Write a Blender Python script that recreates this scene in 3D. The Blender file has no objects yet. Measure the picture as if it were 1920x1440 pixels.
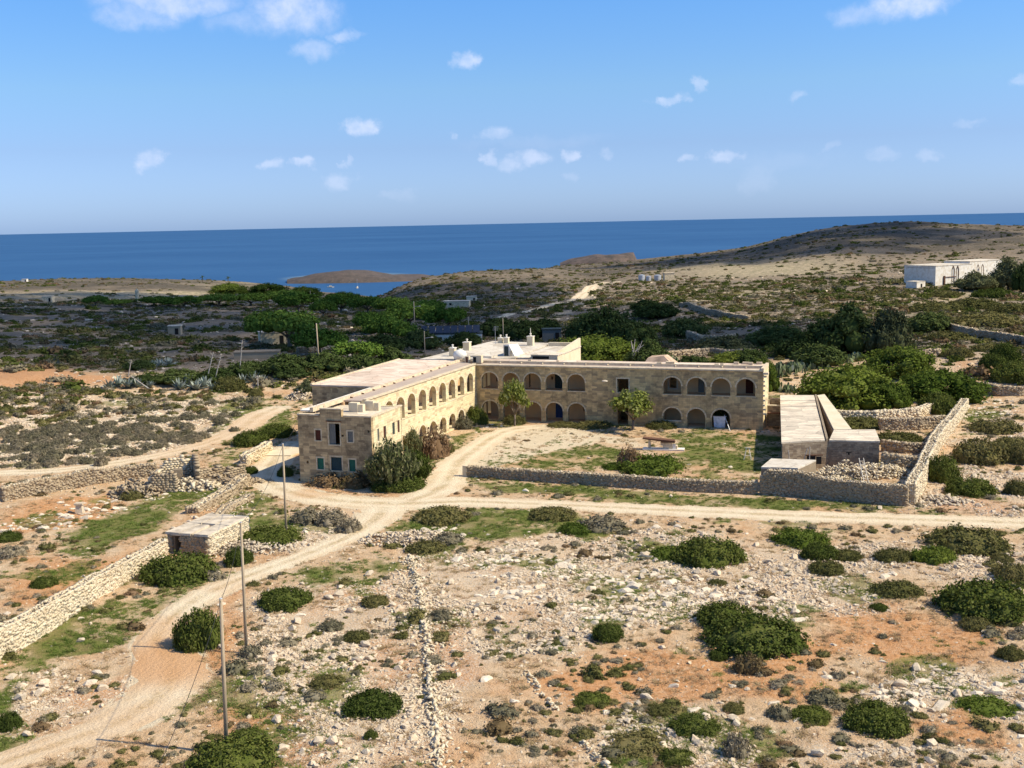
import bpy, bmesh, math, random
import numpy as np
from mathutils import Vector, Matrix
from mathutils.geometry import tessellate_polygon

# ------------------------------------------------------------------ camera, sky, sun, exposure
SC = bpy.context.scene
COL = SC.collection
F = 2150.0; CZ = 30.0
PITCH = math.atan((720 - 416.5) / F); ROLL = math.radians(1.223)
_f = np.array([0, math.cos(PITCH), -math.sin(PITCH)]); _r = np.array([1.0, 0, 0]); _u = np.cross(_r, _f)
CR = math.cos(ROLL) * _r - math.sin(ROLL) * _u
CU = math.sin(ROLL) * _r + math.cos(ROLL) * _u
cam_d = bpy.data.cameras.new('camera'); cam = bpy.data.objects.new('camera', cam_d); COL.objects.link(cam)
cam_d.sensor_width = 36.0; cam_d.lens = 36.0 * F / 1920.0; cam_d.clip_start = 0.5; cam_d.clip_end = 120000.0
M = Matrix(((CR[0], CU[0], -_f[0], 0), (CR[1], CU[1], -_f[1], 0), (CR[2], CU[2], -_f[2], CZ), (0, 0, 0, 1)))
cam.matrix_world = M
SC.camera = cam

SUN_EL = math.radians(47.0)
SUN_H = np.array([0.981, -0.194]); SUN_H /= np.linalg.norm(SUN_H)
SUN = np.array([SUN_H[0] * math.cos(SUN_EL), SUN_H[1] * math.cos(SUN_EL), math.sin(SUN_EL)])
sl = bpy.data.lights.new('sun', 'SUN'); sl.energy = 4.9; sl.angle = math.radians(0.55); sl.color = (1.0, 0.90, 0.70)
so = bpy.data.objects.new('sun', sl); COL.objects.link(so)
so.rotation_euler = Vector(SUN).to_track_quat('Z', 'Y').to_euler(); so.location = (60, -20, 90)

SC.view_settings.view_transform = 'Standard'
SC.view_settings.look = 'None'
SC.view_settings.exposure = 0.34
SC.view_settings.gamma = 1.0
try: SC.view_settings.use_curve_mapping = False
except Exception: pass
SC.cycles.max_bounces = 5; SC.cycles.diffuse_bounces = 3; SC.cycles.glossy_bounces = 2
SC.cycles.transparent_max_bounces = 8; SC.cycles.use_denoising = True

def px_dir(px, py):
    d = _f + (px - 960) / F * CR - (py - 720) / F * CU
    return d / np.linalg.norm(d)

wd = bpy.data.worlds.new('World'); SC.world = wd; wd.use_nodes = True
nt = wd.node_tree; nt.nodes.clear()
def N(nt, t, **kw):
    n = nt.nodes.new(t)
    for k, v in kw.items(): setattr(n, k, v)
    return n
def math_n(nt, op, a, b=None, c=None, clamp=False):
    n = N(nt, 'ShaderNodeMath', operation=op); n.use_clamp = clamp
    for i, v in enumerate((a, b, c)):
        if v is None: continue
        if isinstance(v, (int, float)): n.inputs[i].default_value = v
        else: nt.links.new(v, n.inputs[i])
    return n.outputs[0]
def vmath(nt, op, a, b=None):
    n = N(nt, 'ShaderNodeVectorMath', operation=op)
    for i, v in enumerate((a, b)):
        if v is None: continue
        if isinstance(v, (tuple, list)): n.inputs[i].default_value = v
        else: nt.links.new(v, n.inputs[i])
    return n
def mixc(nt, fac, a, b, blend='MIX'):
    n = N(nt, 'ShaderNodeMix', data_type='RGBA', blend_type=blend)
    for sock, v in ((n.inputs[0], fac), (n.inputs[6], a), (n.inputs[7], b)):
        if isinstance(v, (int, float)): sock.default_value = v
        elif isinstance(v, (tuple, list)): sock.default_value = tuple(v) + (1,) * (4 - len(v))
        else: nt.links.new(v, sock)
    return n.outputs[2]
def ramp(nt, fac, stops, interp='LINEAR'):
    n = N(nt, 'ShaderNodeValToRGB'); n.color_ramp.interpolation = interp
    el = n.color_ramp.elements
    while len(el) < len(stops): el.new(0.5)
    for e, (p, c) in zip(el, stops):
        e.position = p; e.color = (c, c, c, 1) if isinstance(c, (int, float)) else tuple(c) + (1,)
    nt.links.new(fac, n.inputs[0]); return n.outputs[0]
def noise(nt, vec, scale, detail=4, rough=0.55, out=0, dim='3D'):
    n = N(nt, 'ShaderNodeTexNoise', noise_dimensions=dim)
    n.inputs['Scale'].default_value = scale; n.inputs['Detail'].default_value = detail; n.inputs['Roughness'].default_value = rough
    if vec is not None: nt.links.new(vec, n.inputs['Vector'])
    return n.outputs[out]
def sstep(nt, v, a, b):
    n = N(nt, 'ShaderNodeMapRange', interpolation_type='SMOOTHSTEP')
    nt.links.new(v, n.inputs[0]); n.inputs[1].default_value = a; n.inputs[2].default_value = b
    return n.outputs[0]

tc = N(nt, 'ShaderNodeTexCoord')
sky = N(nt, 'ShaderNodeTexSky', sky_type='NISHITA')
sky.sun_disc = False; sky.sun_elevation = SUN_EL; sky.sun_rotation = math.atan2(SUN_H[0], SUN_H[1])
sky.altitude = 60; sky.air_density = 1.0; sky.dust_density = 0.6; sky.ozone_density = 2.0
sep = N(nt, 'ShaderNodeSeparateXYZ'); nt.links.new(tc.outputs['Generated'], sep.inputs[0])
az = math_n(nt, 'ARCTAN2', sep.outputs[0], sep.outputs[1])
el = math_n(nt, 'ARCSINE', sep.outputs[2])
cmb = N(nt, 'ShaderNodeCombineXYZ'); nt.links.new(az, cmb.inputs[0]); nt.links.new(el, cmb.inputs[1])
wn = noise(nt, cmb.outputs[0], 34.0, 6, 0.62, out=1)
wv = vmath(nt, 'SUBTRACT', wn, (0.5, 0.5, 0.5)).outputs[0]
wsc = vmath(nt, 'MULTIPLY', wv, (0.055, 0.026, 0.0)).outputs[0]
pv = vmath(nt, 'ADD', cmb.outputs[0], wsc).outputs[0]
# clouds seen in the photograph (centre, half width, half height in pixels, opacity)
CL = [(315,0,130,26,.8),(255,28,75,20,.5),(545,22,85,38,.85),(470,42,70,22,.4),(590,95,45,16,.5),(640,68,34,12,.6),
      (865,110,30,14,.8),(676,236,32,16,.95),(285,300,20,17,.7),(515,314,24,10,.6),(572,304,24,9,.65),(628,340,34,15,.45),
      (652,300,9,12,.4),(915,299,17,13,.6),(955,308,30,12,.5),(993,293,36,13,.65),(932,252,30,15,.5),(856,255,9,7,.35),
      (1072,288,22,10,.65),(1132,292,16,9,.3),(1248,190,28,9,.7),(1302,160,15,13,.5),(1295,293,20,8,.55),(1358,290,26,12,.6),
      (1512,182,20,8,.35),(1700,8,62,26,.95),(1620,28,50,18,.45),(1743,288,24,12,.4),(1665,288,28,9,.25),(1902,153,22,8,.45),
      (1415,330,26,30,.15),(1810,230,22,7,.25),(1070,328,20,8,.2),(745,362,30,9,.15),(1560,275,15,8,.2),(1000,265,140,12,.10),(1460,300,120,14,.08)]
rnd0 = random.Random(5)
for k in range(22):   # the same scattering of small clouds goes on round the rest of the sky
    CL.append(('w', rnd0.uniform(0.55, 5.7), rnd0.uniform(0.05, 0.5), rnd0.uniform(.02, .09), rnd0.uniform(.008, .03), rnd0.uniform(.3, .8)))
acc = None
for c in CL:
    if c[0] == 'w':
        a0, e0, wa, we, op = c[1:]
        if a0 > math.pi: a0 -= 2 * math.pi
    else:
        d = px_dir(c[0], c[1]); a0 = math.atan2(d[0], d[1]); e0 = math.asin(d[2]); wa = c[2] / F * 1.0; we = c[3] / F * 1.1; op = c[4] * .85
    dv = vmath(nt, 'SUBTRACT', pv, (a0, e0, 0)).outputs[0]
    dm = vmath(nt, 'MULTIPLY', dv, (1 / wa, 1 / we, 0)).outputs[0]
    ln = N(nt, 'ShaderNodeVectorMath', operation='LENGTH'); nt.links.new(dm, ln.inputs[0])
    mr = N(nt, 'ShaderNodeMapRange', interpolation_type='SMOOTHSTEP'); nt.links.new(ln.outputs['Value'], mr.inputs[0])
    mr.inputs[1].default_value = 1.28; mr.inputs[2].default_value = 0.32; mr.inputs[3].default_value = 0; mr.inputs[4].default_value = op
    acc = mr.outputs[0] if acc is None else math_n(nt, 'MAXIMUM', acc, mr.outputs[0])
soft = noise(nt, cmb.outputs[0], 60.0, 5, 0.6)
acc = math_n(nt, 'MULTIPLY', acc, ramp(nt, soft, [(0.25, 0.35), (0.6, 1.0)]))
# gain that turns the physical sky into the camera's rendering of it, stronger blue aloft, paler near the horizon
elr = ramp(nt, math_n(nt, 'MULTIPLY', el, 2.5), [(0.0, (0.54, 0.79, 1.52)), (0.06, (0.54, 0.75, 1.36)), (0.16, (0.54, 0.69, 1.11)), (0.28, (0.58, 0.79, 1.08)), (0.46, (0.50, 0.83, 1.22)), (1.0, (0.50, 0.80, 1.2))])
skyc = mixc(nt, 1.0, sky.outputs[0], elr, 'MULTIPLY')
CLOUDC = (5.4, 6.0, 7.6)
colr = mixc(nt, acc, skyc, CLOUDC)
bg = N(nt, 'ShaderNodeBackground'); nt.links.new(colr, bg.inputs[0]); bg.inputs[1].default_value = 0.115
wo = N(nt, 'ShaderNodeOutputWorld'); nt.links.new(bg.outputs[0], wo.inputs[0])

# ------------------------------------------------------------------ numpy noise and terrain
def _h(ix, iy, s):
    n = (ix.astype(np.int64) * 374761393 + iy.astype(np.int64) * 668265263 + s * 1442695041) & 0x7fffffff
    n = ((n ^ (n >> 13)) * 1274126177) & 0x7fffffff
    return ((n ^ (n >> 16)) & 0xffff) / 65535.0
def vn(x, y, s=0):
    x = np.asarray(x, float); y = np.asarray(y, float)
    ix = np.floor(x); iy = np.floor(y); fx = x - ix; fy = y - iy
    fx = fx * fx * (3 - 2 * fx); fy = fy * fy * (3 - 2 * fy)
    a = _h(ix, iy, s); b = _h(ix + 1, iy, s); c = _h(ix, iy + 1, s); d = _h(ix + 1, iy + 1, s)
    return (a * (1 - fx) + b * fx) * (1 - fy) + (c * (1 - fx) + d * fx) * fy
def fbm(x, y, s=0, o=4, g=0.5):
    t = 0; a = 1; n = 0
    for k in range(o):
        t = t + a * vn(x * 2 ** k + 17.3 * k, y * 2 ** k - 9.1 * k, s + k); n += a; a *= g
    return t / n
def ss(x, a, b):
    t = np.clip((x - a) / (b - a), 0, 1); return t * t * (3 - 2 * t)

def zD(px, py, D):
    d = px_dir(px, py); return CZ + d[2] / math.hypot(d[0], d[1]) * D
PROF = {   # column in the photograph: (row, distance) along the ground, nearest first
 -500: [(640,330),(580,520),(548,800),(535,1050),(530,1300)],
 0: [(700,238),(640,330),(580,520),(548,800),(535,1050),(527,1300)],
 150: [(700,238),(640,330),(580,520),(548,800),(535,1050),(521,1300)],
 300: [(700,236),(640,330),(580,520),(550,800),(535,1050),(522,1300)],
 450: [(700,232),(640,320),(585,480),(556,800),(540,1050),(527,1270)],
 540: [(690,232),(640,320),(590,470),(560,760),(546,1080),(536,1260)],
 620: [(690,232),(640,320),(592,460),(565,760),(551,1300)],
 700: [(690,232),(640,320),(592,460),(568,740),(552,1290)],
 745: [(690,232),(640,330),(592,470),(560,700),(537,900)],
 790: [(690,232),(640,330),(592,470),(560,660),(519,900)],
 880: [(680,232),(640,320),(592,450),(560,620),(507,950)],
 960: [(680,232),(640,310),(592,430),(560,600),(504,960)],
 1020: [(680,232),(640,310),(592,430),(555,600),(503,1000),(499,1300)],
 1100: [(680,232),(640,305),(592,410),(545,640),(512,1000),(492,1400)],
 1190: [(680,232),(640,300),(585,400),(540,620),(505,1000),(487,1400)],
 1300: [(680,232),(640,290),(585,390),(540,580),(500,900),(475,1400)],
 1400: [(680,232),(640,285),(585,380),(540,540),(500,850),(462,1350)],
 1480: [(675,232),(640,280),(585,370),(540,520),(500,800),(440,1300)],
 1560: [(675,232),(640,275),(585,350),(550,450),(500,780),(424,1270)],
 1640: [(672,232),(640,272),(585,350),(545,445),(500,780),(417,1260)],
 1720: [(670,232),(640,268),(585,345),(541,450),(500,760),(470,930),(412,1240)],
 1800: [(670,232),(640,268),(585,345),(541,450),(500,740),(470,920),(418,1240)],
 1920: [(665,232),(640,266),(585,340),(545,450),(500,740),(470,900),(421,1230)],
 2400: [(665,232),(585,340),(545,450),(500,740),(425,1230)],
}
LG = np.linspace(math.log(40), math.log(2400), 260)
_cols = sorted(PROF); _az = []; _tab = []
for c in _cols:
    kn = PROF[c]; d = px_dir(c, 520); _az.append(math.atan2(d[0], d[1]))
    D = [40, 150, 205]; Z = [0, 0, 0]
    for py, dd in kn: D.append(dd); Z.append(zD(c, py, dd))
    D += [D[-1] * 1.05, D[-1] * 1.2, D[-1] * 1.35]; Z += [Z[-1] - 3.0, Z[-1] - 22, -62]; D.append(2500); Z.append(-62)
    z = np.interp(LG, np.log(D), Z)
    k = np.exp(-0.5 * (np.arange(-6, 7) / 1.6) ** 2); k /= k.sum()
    z = np.convolve(np.pad(z, 6, 'edge'), k, 'valid')
    _tab.append(z)
_az = np.array(_az); _tab = np.array(_tab)
AZG = np.linspace(_az[0], _az[-1], 400)
TAB = np.array([np.interp(AZG, _az, _tab[:, j]) for j in range(len(LG))]).T
k = np.exp(-0.5 * (np.arange(-8, 9) / 3.0) ** 2); k /= k.sum()
TAB = np.array([np.convolve(np.pad(TAB[:, j], 8, 'edge'), k, 'valid') for j in range(len(LG))]).T
def zbase(x, y):
    x = np.asarray(x, float); y = np.asarray(y, float)
    D = np.maximum(np.hypot(x, y), 41); a = np.arctan2(x, y)
    fi = np.clip((a - AZG[0]) / (AZG[1] - AZG[0]), 0, len(AZG) - 1.001); fj = np.clip((np.log(D) - LG[0]) / (LG[1] - LG[0]), 0, len(LG) - 1.001)
    i = fi.astype(int); j = fj.astype(int); fi = fi - i; fj = fj - j
    return (TAB[i, j] * (1 - fi) + TAB[i + 1, j] * fi) * (1 - fj) + (TAB[i, j + 1] * (1 - fi) + TAB[i + 1, j + 1] * fi) * fj
def seg_dist(x, y, pts):
    """distance to a polyline and the interpolated third value"""
    best = np.full(np.shape(x), 1e9); val = np.zeros(np.shape(x))
    for p, q in zip(pts[:-1], pts[1:]):
        dx, dy = q[0] - p[0], q[1] - p[1]; L2 = dx * dx + dy * dy + 1e-9
        t = np.clip(((x - p[0]) * dx + (y - p[1]) * dy) / L2, 0, 1)
        d = np.hypot(x - p[0] - t * dx, y - p[1] - t * dy)
        m = d < best; best = np.where(m, d, best)
        if len(p) > 2: val = np.where(m, p[2] + t * (q[2] - p[2]), val)
    return best, val
def at(px, py, z=0.0):
    d = px_dir(px, py); t = (z - CZ) / d[2]; return np.array([0, 0, CZ]) + d * t
_DD = np.exp(np.linspace(math.log(45), math.log(2300), 3000))
def hit(px, py):
    d = px_dir(px, py); h = math.hypot(d[0], d[1]); x = d[0] / h * _DD; y = d[1] / h * _DD
    zr = CZ + d[2] / h * _DD; g = zt(x, y) - zr
    k = np.argmax(g >= 0)
    if g[k] < 0: k = np.argmax(g)
    if k > 0 and g[k] > 0:
        t = g[k] / (g[k] - g[k - 1] + 1e-9)
        return np.array([x[k] * (1 - t) + x[k - 1] * t, y[k] * (1 - t) + y[k - 1] * t, 0]) + np.array([0, 0, float(zt(x[k], y[k]))])
    return np.array([x[k], y[k], float(zt(x[k], y[k]))])

def PL(pts):  # pixel polyline (px,py,halfwidth m) -> world on the flat near ground
    return [(at(a, b)[0], at(a, b)[1], c) for a, b, c in pts]
ROADS = {
 'dirt_track': PL([(-120,1470,1.7),(0,1432,1.5),(120,1392,1.6),(240,1345,2.2),(315,1285,2.5),(318,1235,2.3),(292,1203,1.7),(320,1160,1.5),(380,1118,1.6),(450,1086,1.6),(520,1060,1.5),(600,1030,1.5),(660,1003,1.7),(705,972,2.4),(725,948,2.8)]),
 'gravel_road': PL([(545,832,1.6),(515,862,2.2),(500,893,2.4),(530,918,2.4),(600,935,2.4),(690,943,2.7),(780,944,2.7),(870,941,2.2),(1000,945,1.9),(1150,952,2.0),(1330,960,2.2),(1500,968,2.2),(1700,974,2.1),(1920,981,2.1),(2150,989,2.1)]),
 'courtyard_track': PL([(770,940,2.0),(822,918,2.6),(845,893,2.4),(860,868,2.6),(893,842,2.2),(925,820,2.0),(960,806,2.2),(1010,800,1.8)]),
 'field_track': PL([(-80,900,1.6),(0,887,1.6),(110,882,1.5),(220,868,1.7),(310,851,1.6),(390,830,1.6),(450,805,2.4),(480,782,2.8),(520,765,2.2)]),
}
def hitb(px, py):
    d = px_dir(px, py); h = math.hypot(d[0], d[1]); D = np.exp(np.linspace(math.log(150), math.log(1500), 900)); g = zbase(d[0] / h * D, d[1] / h * D) - (CZ + d[2] / h * D); k = int(np.argmax(g >= 0)); return (d[0] / h * D[k], d[1] / h * D[k])
ROADS['hillside_track'] = [(*hitb(a, b), c) for a, b, c in ((940,598,2.0),(985,586,2.4),(1030,576,2.8),(1074,564,3.2),(1096,549,3.6),(1112,537,3.8),(1135,530,3.6),(1165,528,2.5))]
BLD_C = (-5.49, 174.24)
def road_dist(x, y):
    m = np.full(np.shape(x), 1e9)
    for r in ROADS.values():
        d, w = seg_dist(x, y, r); m = np.minimum(m, d - w)
    return m
def zt(x, y):
    x = np.asarray(x, float); y = np.asarray(y, float); D = np.hypot(x, y)
    z = zbase(x, y)
    rd = road_dist(x, y)
    flat = ss(rd, 0.2, 3.0)
    ca, sa = math.cos(math.radians(-18.765)), math.sin(math.radians(-18.765))
    lu = (x - BLD_C[0]) * ca + (y - BLD_C[1]) * sa; lv = (x - BLD_C[0]) * sa - (y - BLD_C[1]) * ca
    bm = np.maximum(np.maximum(-15 - lu, lu - 62), np.maximum(-34 - lv, lv - 45))
    flat = flat * ss(bm, -1.0, 6.0) * ss(D, 40, 60)
    near = (fbm(x / 9, y / 9, 3, 3) - 0.5) * 0.7 + (fbm(x / 1.7, y / 1.7, 9, 3) - 0.5) * 0.22
    far = ss(D, 215, 520)
    mid = (fbm(x / 38, y / 38, 21, 4) - 0.5) * 3.2 * far * (1 - 0.5 * ss(D, 900, 1250)) + (fbm(x / 9, y / 9, 31, 3) - 0.5) * 0.9 * ss(D, 215, 300)
    return z + near * flat * ss(D, 45, 60) + mid

def in_poly(x, y, poly):
    inside = np.zeros(np.shape(x), bool); n = len(poly)
    for i in range(n):
        x0, y0 = poly[i][:2]; x1, y1 = poly[(i + 1) % n][:2]
        c = ((y0 > y) != (y1 > y)) & (x < (x1 - x0) * (y - y0) / (y1 - y0 + 1e-12) + x0)
        inside ^= c
    return inside
def pmask(x, y, polys, soft=1.2, warp=1.5):
    """soft mask of pixel-polygons, ragged edge"""
    D = np.hypot(x, y); wx = x + (fbm(x / 4, y / 4, 71, 3) - .5) * 2 * warp * (D / 110); wy = y + (fbm(x / 4, y / 4, 77, 3) - .5) * 4 * warp * (D / 110)
    out = np.zeros(np.shape(x))
    for P in polys:
        W = [hit(*p)[:2] for p in P]
        xs = [p[0] for p in W]; ys = [p[1] for p in W]; pad = 8 + soft * 3
        b = (wx > min(xs) - pad) & (wx < max(xs) + pad) & (wy > min(ys) - pad) & (wy < max(ys) + pad)
        if not b.any(): continue
        bx = wx[b]; by = wy[b]
        ins = in_poly(bx, by, W); d, _ = seg_dist(bx, by, W + W[:1])
        s = np.where(ins, d, -d); Dl = D[b] / 110
        out[b] = np.maximum(out[b], ss(s / Dl, -soft, soft))
    return out
GRASS = [
 [(875,898),(1000,903),(1160,918),(1400,932),(1700,952),(1690,962),(1400,957),(1120,938),(960,930),(890,920)],
 [(1240,812),(1330,808),(1470,812),(1475,870),(1400,897),(1330,870),(1270,850)],
 [(1000,850),(1100,838),(1200,845),(1240,870),(1120,880),(1000,875),(880,868),(930,856)],
 [(-40,1300),(30,1215),(120,1165),(210,1128),(300,1110),(430,1078),(340,1125),(262,1185),(240,1212),(120,1232),(60,1262)],
 [(530,1092),(590,1062),(690,1042),(750,1052),(760,1072),(690,1088),(600,1102)],
 [(730,1005),(790,955),(900,958),(1080,960),(1160,985),(1100,1010),(980,1000),(900,1020),(800,1035)],
 [(370,995),(440,945),(480,930),(560,965),(600,985),(500,1020),(430,1010)],
 [(140,985),(270,935),(400,905),(440,920),(330,960),(280,1000),(160,1050),(100,1040)],
 [(385,800),(400,765),(440,745),(500,748),(560,770),(555,800),(500,815),(440,825)],
 [(380,860),(440,830),(480,832),(470,860),(420,868)],
 [(800,875),(835,838),(890,800),(910,806),(880,832),(850,862)],
 [(1818,775),(1850,762),(1890,775),(1870,800),(1825,800)],
 [(1160,1050),(1220,1020),(1300,1030),(1280,1060)], [(1450,1025),(1500,990),(1550,1000),(1540,1028)],
 [(-20,1440),(-20,1240),(20,1230),(60,1260),(40,1330),(60,1380)],
 [(1780,1330),(1850,1320),(1900,1335),(1830,1350)], [(1840,1265),(1880,1262),(1890,1280),(1850,1285)],
 [(400,600),(470,560),(520,555),(420,575)],
]
ORANGE = [
 [(690,1210),(770,1180),(790,1260),(700,1290)], [(810,1190),(880,1180),(900,1280),(820,1280)],
 [(1030,1270),(1180,1230),(1330,1235),(1540,1180),(1620,1130),(1660,1180),(1500,1250),(1440,1300),(1280,1330),(1100,1330)],
 [(1560,1150),(1700,1140),(1880,1180),(1800,1240),(1640,1250),(1560,1200)],
 [(1330,1270),(1500,1265),(1580,1300),(1500,1330),(1350,1310)], [(1700,1350),(1850,1330),(1900,1400),(1760,1390)],
 [(0,960),(120,930),(240,930),(160,985),(40,1000)], [(0,1130),(60,1050),(160,1060),(280,1030),(240,1080),(60,1140)],
 [(430,1115),(455,1110),(450,1210),(410,1250),(330,1240),(380,1215),(420,1180)],
 [(-40,722),(-40,690),(100,690),(240,708),(160,724)], [(100,1290),(220,1270),(240,1320),(120,1340)],
 [(400,1330),(560,1330),(640,1400),(560,1440),(420,1430)], [(640,1100),(720,1090),(740,1130),(660,1140)],
 [(1850,720),(1790,690),(1850,680),(1900,700)], [(1760,900),(1840,930),(1920,960),(1760,960)],
 [(1700,560),(1760,545),(1800,560),(1740,590)], [(550,915),(620,925),(700,925),(640,935),(560,930)],
]
ROCKY = [
 [(470,1120),(640,1085),(760,1075),(860,1040),(1000,1010),(1150,1000),(1420,1010),(1650,1080),(1660,1140),(1500,1150),(1320,1160),(1180,1180),(1050,1220),(900,1250),(800,1440),(560,1440),(480,1330),(470,1200)],
 [(740,1000),(790,985),(860,1020),(780,1040)], [(1400,1030),(1700,1020),(1920,1030),(1920,1100),(1700,1090)],
 [(1590,1270),(1920,1230),(1920,1340),(1640,1330)], [(1180,1300),(1330,1320),(1450,1400),(1400,1440),(1100,1440)],
 [(1720,900),(1780,870),(1920,880),(1920,970),(1730,960)], [(1770,840),(1830,770),(1920,790),(1920,840)],
 [(0,740),(480,730),(460,800),(330,850),(0,880)], [(430,950),(500,985),(600,960),(690,985),(640,1010),(480,1040),(440,1060)],
 [(0,1240),(60,1270),(240,1280),(240,1330),(60,1390),(0,1400)],
 [(1740,690),(1830,700),(1920,650),(1920,600),(1760,610)], [(1500,1380),(1700,1400),(1920,1400),(1920,1440),(1500,1440)],
]

# ------------------------------------------------------------------ tagging helpers
def tag(o, label=None, cat=None, group=None, kind=None):
    if label: o['label'] = label
    if cat: o['category'] = cat
    if group: o['group'] = group
    if kind: o['kind'] = kind
    return o
def empty(name, loc=(0, 0, 0), rz=0.0, label=None, cat=None, group=None):
    o = bpy.data.objects.new(name, None); COL.objects.link(o); o.empty_display_size = 0.5
    o.location = loc; o.rotation_euler = (0, 0, rz)
    return tag(o, label, cat, group)
def link(name, me, parent=None, loc=None, rot=None, scale=None):
    o = bpy.data.objects.new(name, me); COL.objects.link(o)
    if parent: o.parent = parent
    if loc is not None: o.location = loc
    if rot is not None: o.rotation_euler = rot
    if scale is not None: o.scale = scale
    return o
def mesh_np(name, V, Fc, mat=None, smooth=False, uv=None):
    """V (n,3); Fc (m,k) ndarray or list of index tuples"""
    me = bpy.data.meshes.new(name)
    V = np.asarray(V, np.float32)
    if isinstance(Fc, np.ndarray):
        m, k = Fc.shape
        me.vertices.add(len(V)); me.vertices.foreach_set('co', V.ravel())
        me.loops.add(m * k); me.loops.foreach_set('vertex_index', Fc.astype(np.int32).ravel())
        me.polygons.add(m); me.polygons.foreach_set('loop_start', np.arange(0, m * k, k, dtype=np.int32))
        me.update(calc_edges=True)
    else:
        me.from_pydata([tuple(map(float, v)) for v in V], [], Fc); me.update()
    if smooth: me.polygons.foreach_set('use_smooth', np.ones(len(me.polygons), bool))
    if mat: me.materials.append(mat)
    return me
def set_attr(me, name, vals):
    a = me.attributes.new(name, 'FLOAT', 'POINT'); a.data.foreach_set('value', np.asarray(vals, np.float32).ravel())

class MB:
    def __init__(s): s.V = []; s.F = []
    def add(s, vs, fs):
        b = len(s.V); s.V += [tuple(v) for v in vs]; s.F += [tuple(i + b for i in f) for f in fs]; return s
    def box(s, x0, x1, y0, y1, z0, z1):
        v = [(x, y, z) for z in (z0, z1) for y in (y0, y1) for x in (x0, x1)]
        return s.add(v, [(0, 2, 3, 1), (4, 5, 7, 6), (0, 1, 5, 4), (2, 6, 7, 3), (0, 4, 6, 2), (1, 3, 7, 5)])
    def hexa(s, b, t):  # bottom 4 pts, top 4 pts, ccw
        return s.add(list(b) + list(t), [(3, 2, 1, 0), (4, 5, 6, 7), (0, 1, 5, 4), (1, 2, 6, 5), (2, 3, 7, 6), (3, 0, 4, 7)])
    def prism(s, poly, z0, z1):
        n = len(poly); v = [(p[0], p[1], z0) for p in poly] + [(p[0], p[1], z1) for p in poly]
        return s.add(v, [tuple(range(n))[::-1], tuple(range(n, 2 * n))] + [(i, (i + 1) % n, n + (i + 1) % n, n + i) for i in range(n)])
    def tube(s, p, q, r0, r1=None, n=8, cap=True):
        r1 = r0 if r1 is None else r1; p = Vector(p); q = Vector(q); d = (q - p).normalized()
        a = d.orthogonal().normalized(); b = d.cross(a); v = []
        for c, r in ((p, r0), (q, r1)):
            for i in range(n):
                t = 2 * math.pi * i / n; v.append(c + a * r * math.cos(t) + b * r * math.sin(t))
        f = [(i, (i + 1) % n, n + (i + 1) % n, n + i) for i in range(n)]
        if cap: f += [tuple(range(n))[::-1], tuple(range(n, 2 * n))]
        return s.add(v, f)
    def lathe(s, prof, n=12, c=(0, 0, 0)):
        v = []; f = []
        for r, z in prof:
            for i in range(n):
                t = 2 * math.pi * i / n; v.append((c[0] + r * math.cos(t), c[1] + r * math.sin(t), c[2] + z))
        for k in range(len(prof) - 1):
            for i in range(n): f.append((k * n + i, k * n + (i + 1) % n, (k + 1) * n + (i + 1) % n, (k + 1) * n + i))
        f.append(tuple(range(n))[::-1]); f.append(tuple(range((len(prof) - 1) * n, len(prof) * n)))
        return s.add(v, f)
    def mesh(s, name, mat, smooth=False):
        me = bpy.data.meshes.new(name); me.from_pydata([tuple(map(float, v)) for v in s.V], [], s.F); me.update()
        uvl = me.uv_layers.new(name='UVMap')
        for p in me.polygons:
            n = p.normal; p.use_smooth = smooth
            for li in p.loop_indices:
                c = me.vertices[me.loops[li].vertex_index].co
                if abs(n.z) > .7: uv = (c.x, c.y)
                elif abs(n.x) > abs(n.y): uv = (c.y, c.z)
                else: uv = (c.x, c.z)
                uvl.data[li].uv = uv
        if mat: me.materials.append(mat)
        return me
    def build(s, name, mat, parent=None, smooth=False, loc=None, rz=None):
        return link(name, s.mesh(name, mat, smooth), parent, loc, None if rz is None else (0, 0, rz))

# ------------------------------------------------------------------ materials
def new_mat(name):
    m = bpy.data.materials.new(name); m.use_nodes = True; nt = m.node_tree; nt.nodes.clear()
    o = N(nt, 'ShaderNodeOutputMaterial'); b = N(nt, 'ShaderNodeBsdfPrincipled'); nt.links.new(b.outputs[0], o.inputs[0])
    b.inputs['Roughness'].default_value = 0.9; b.inputs['Specular IOR Level'].default_value = 0.15
    return m, nt, b
def bump(nt, b, h, strength=0.5, dist=0.05):
    n = N(nt, 'ShaderNodeBump'); n.inputs['Strength'].default_value = strength; n.inputs['Distance'].default_value = dist
    nt.links.new(h, n.inputs['Height']); nt.links.new(n.outputs[0], b.inputs['Normal'])
def pos(nt): return N(nt, 'ShaderNodeNewGeometry').outputs['Position']
def attr(nt, name): 
    a = N(nt, 'ShaderNodeAttribute'); a.attribute_name = name; return a.outputs['Fac']
def setc(nt, b, c): nt.links.new(c, b.inputs['Base Color'])

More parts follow.
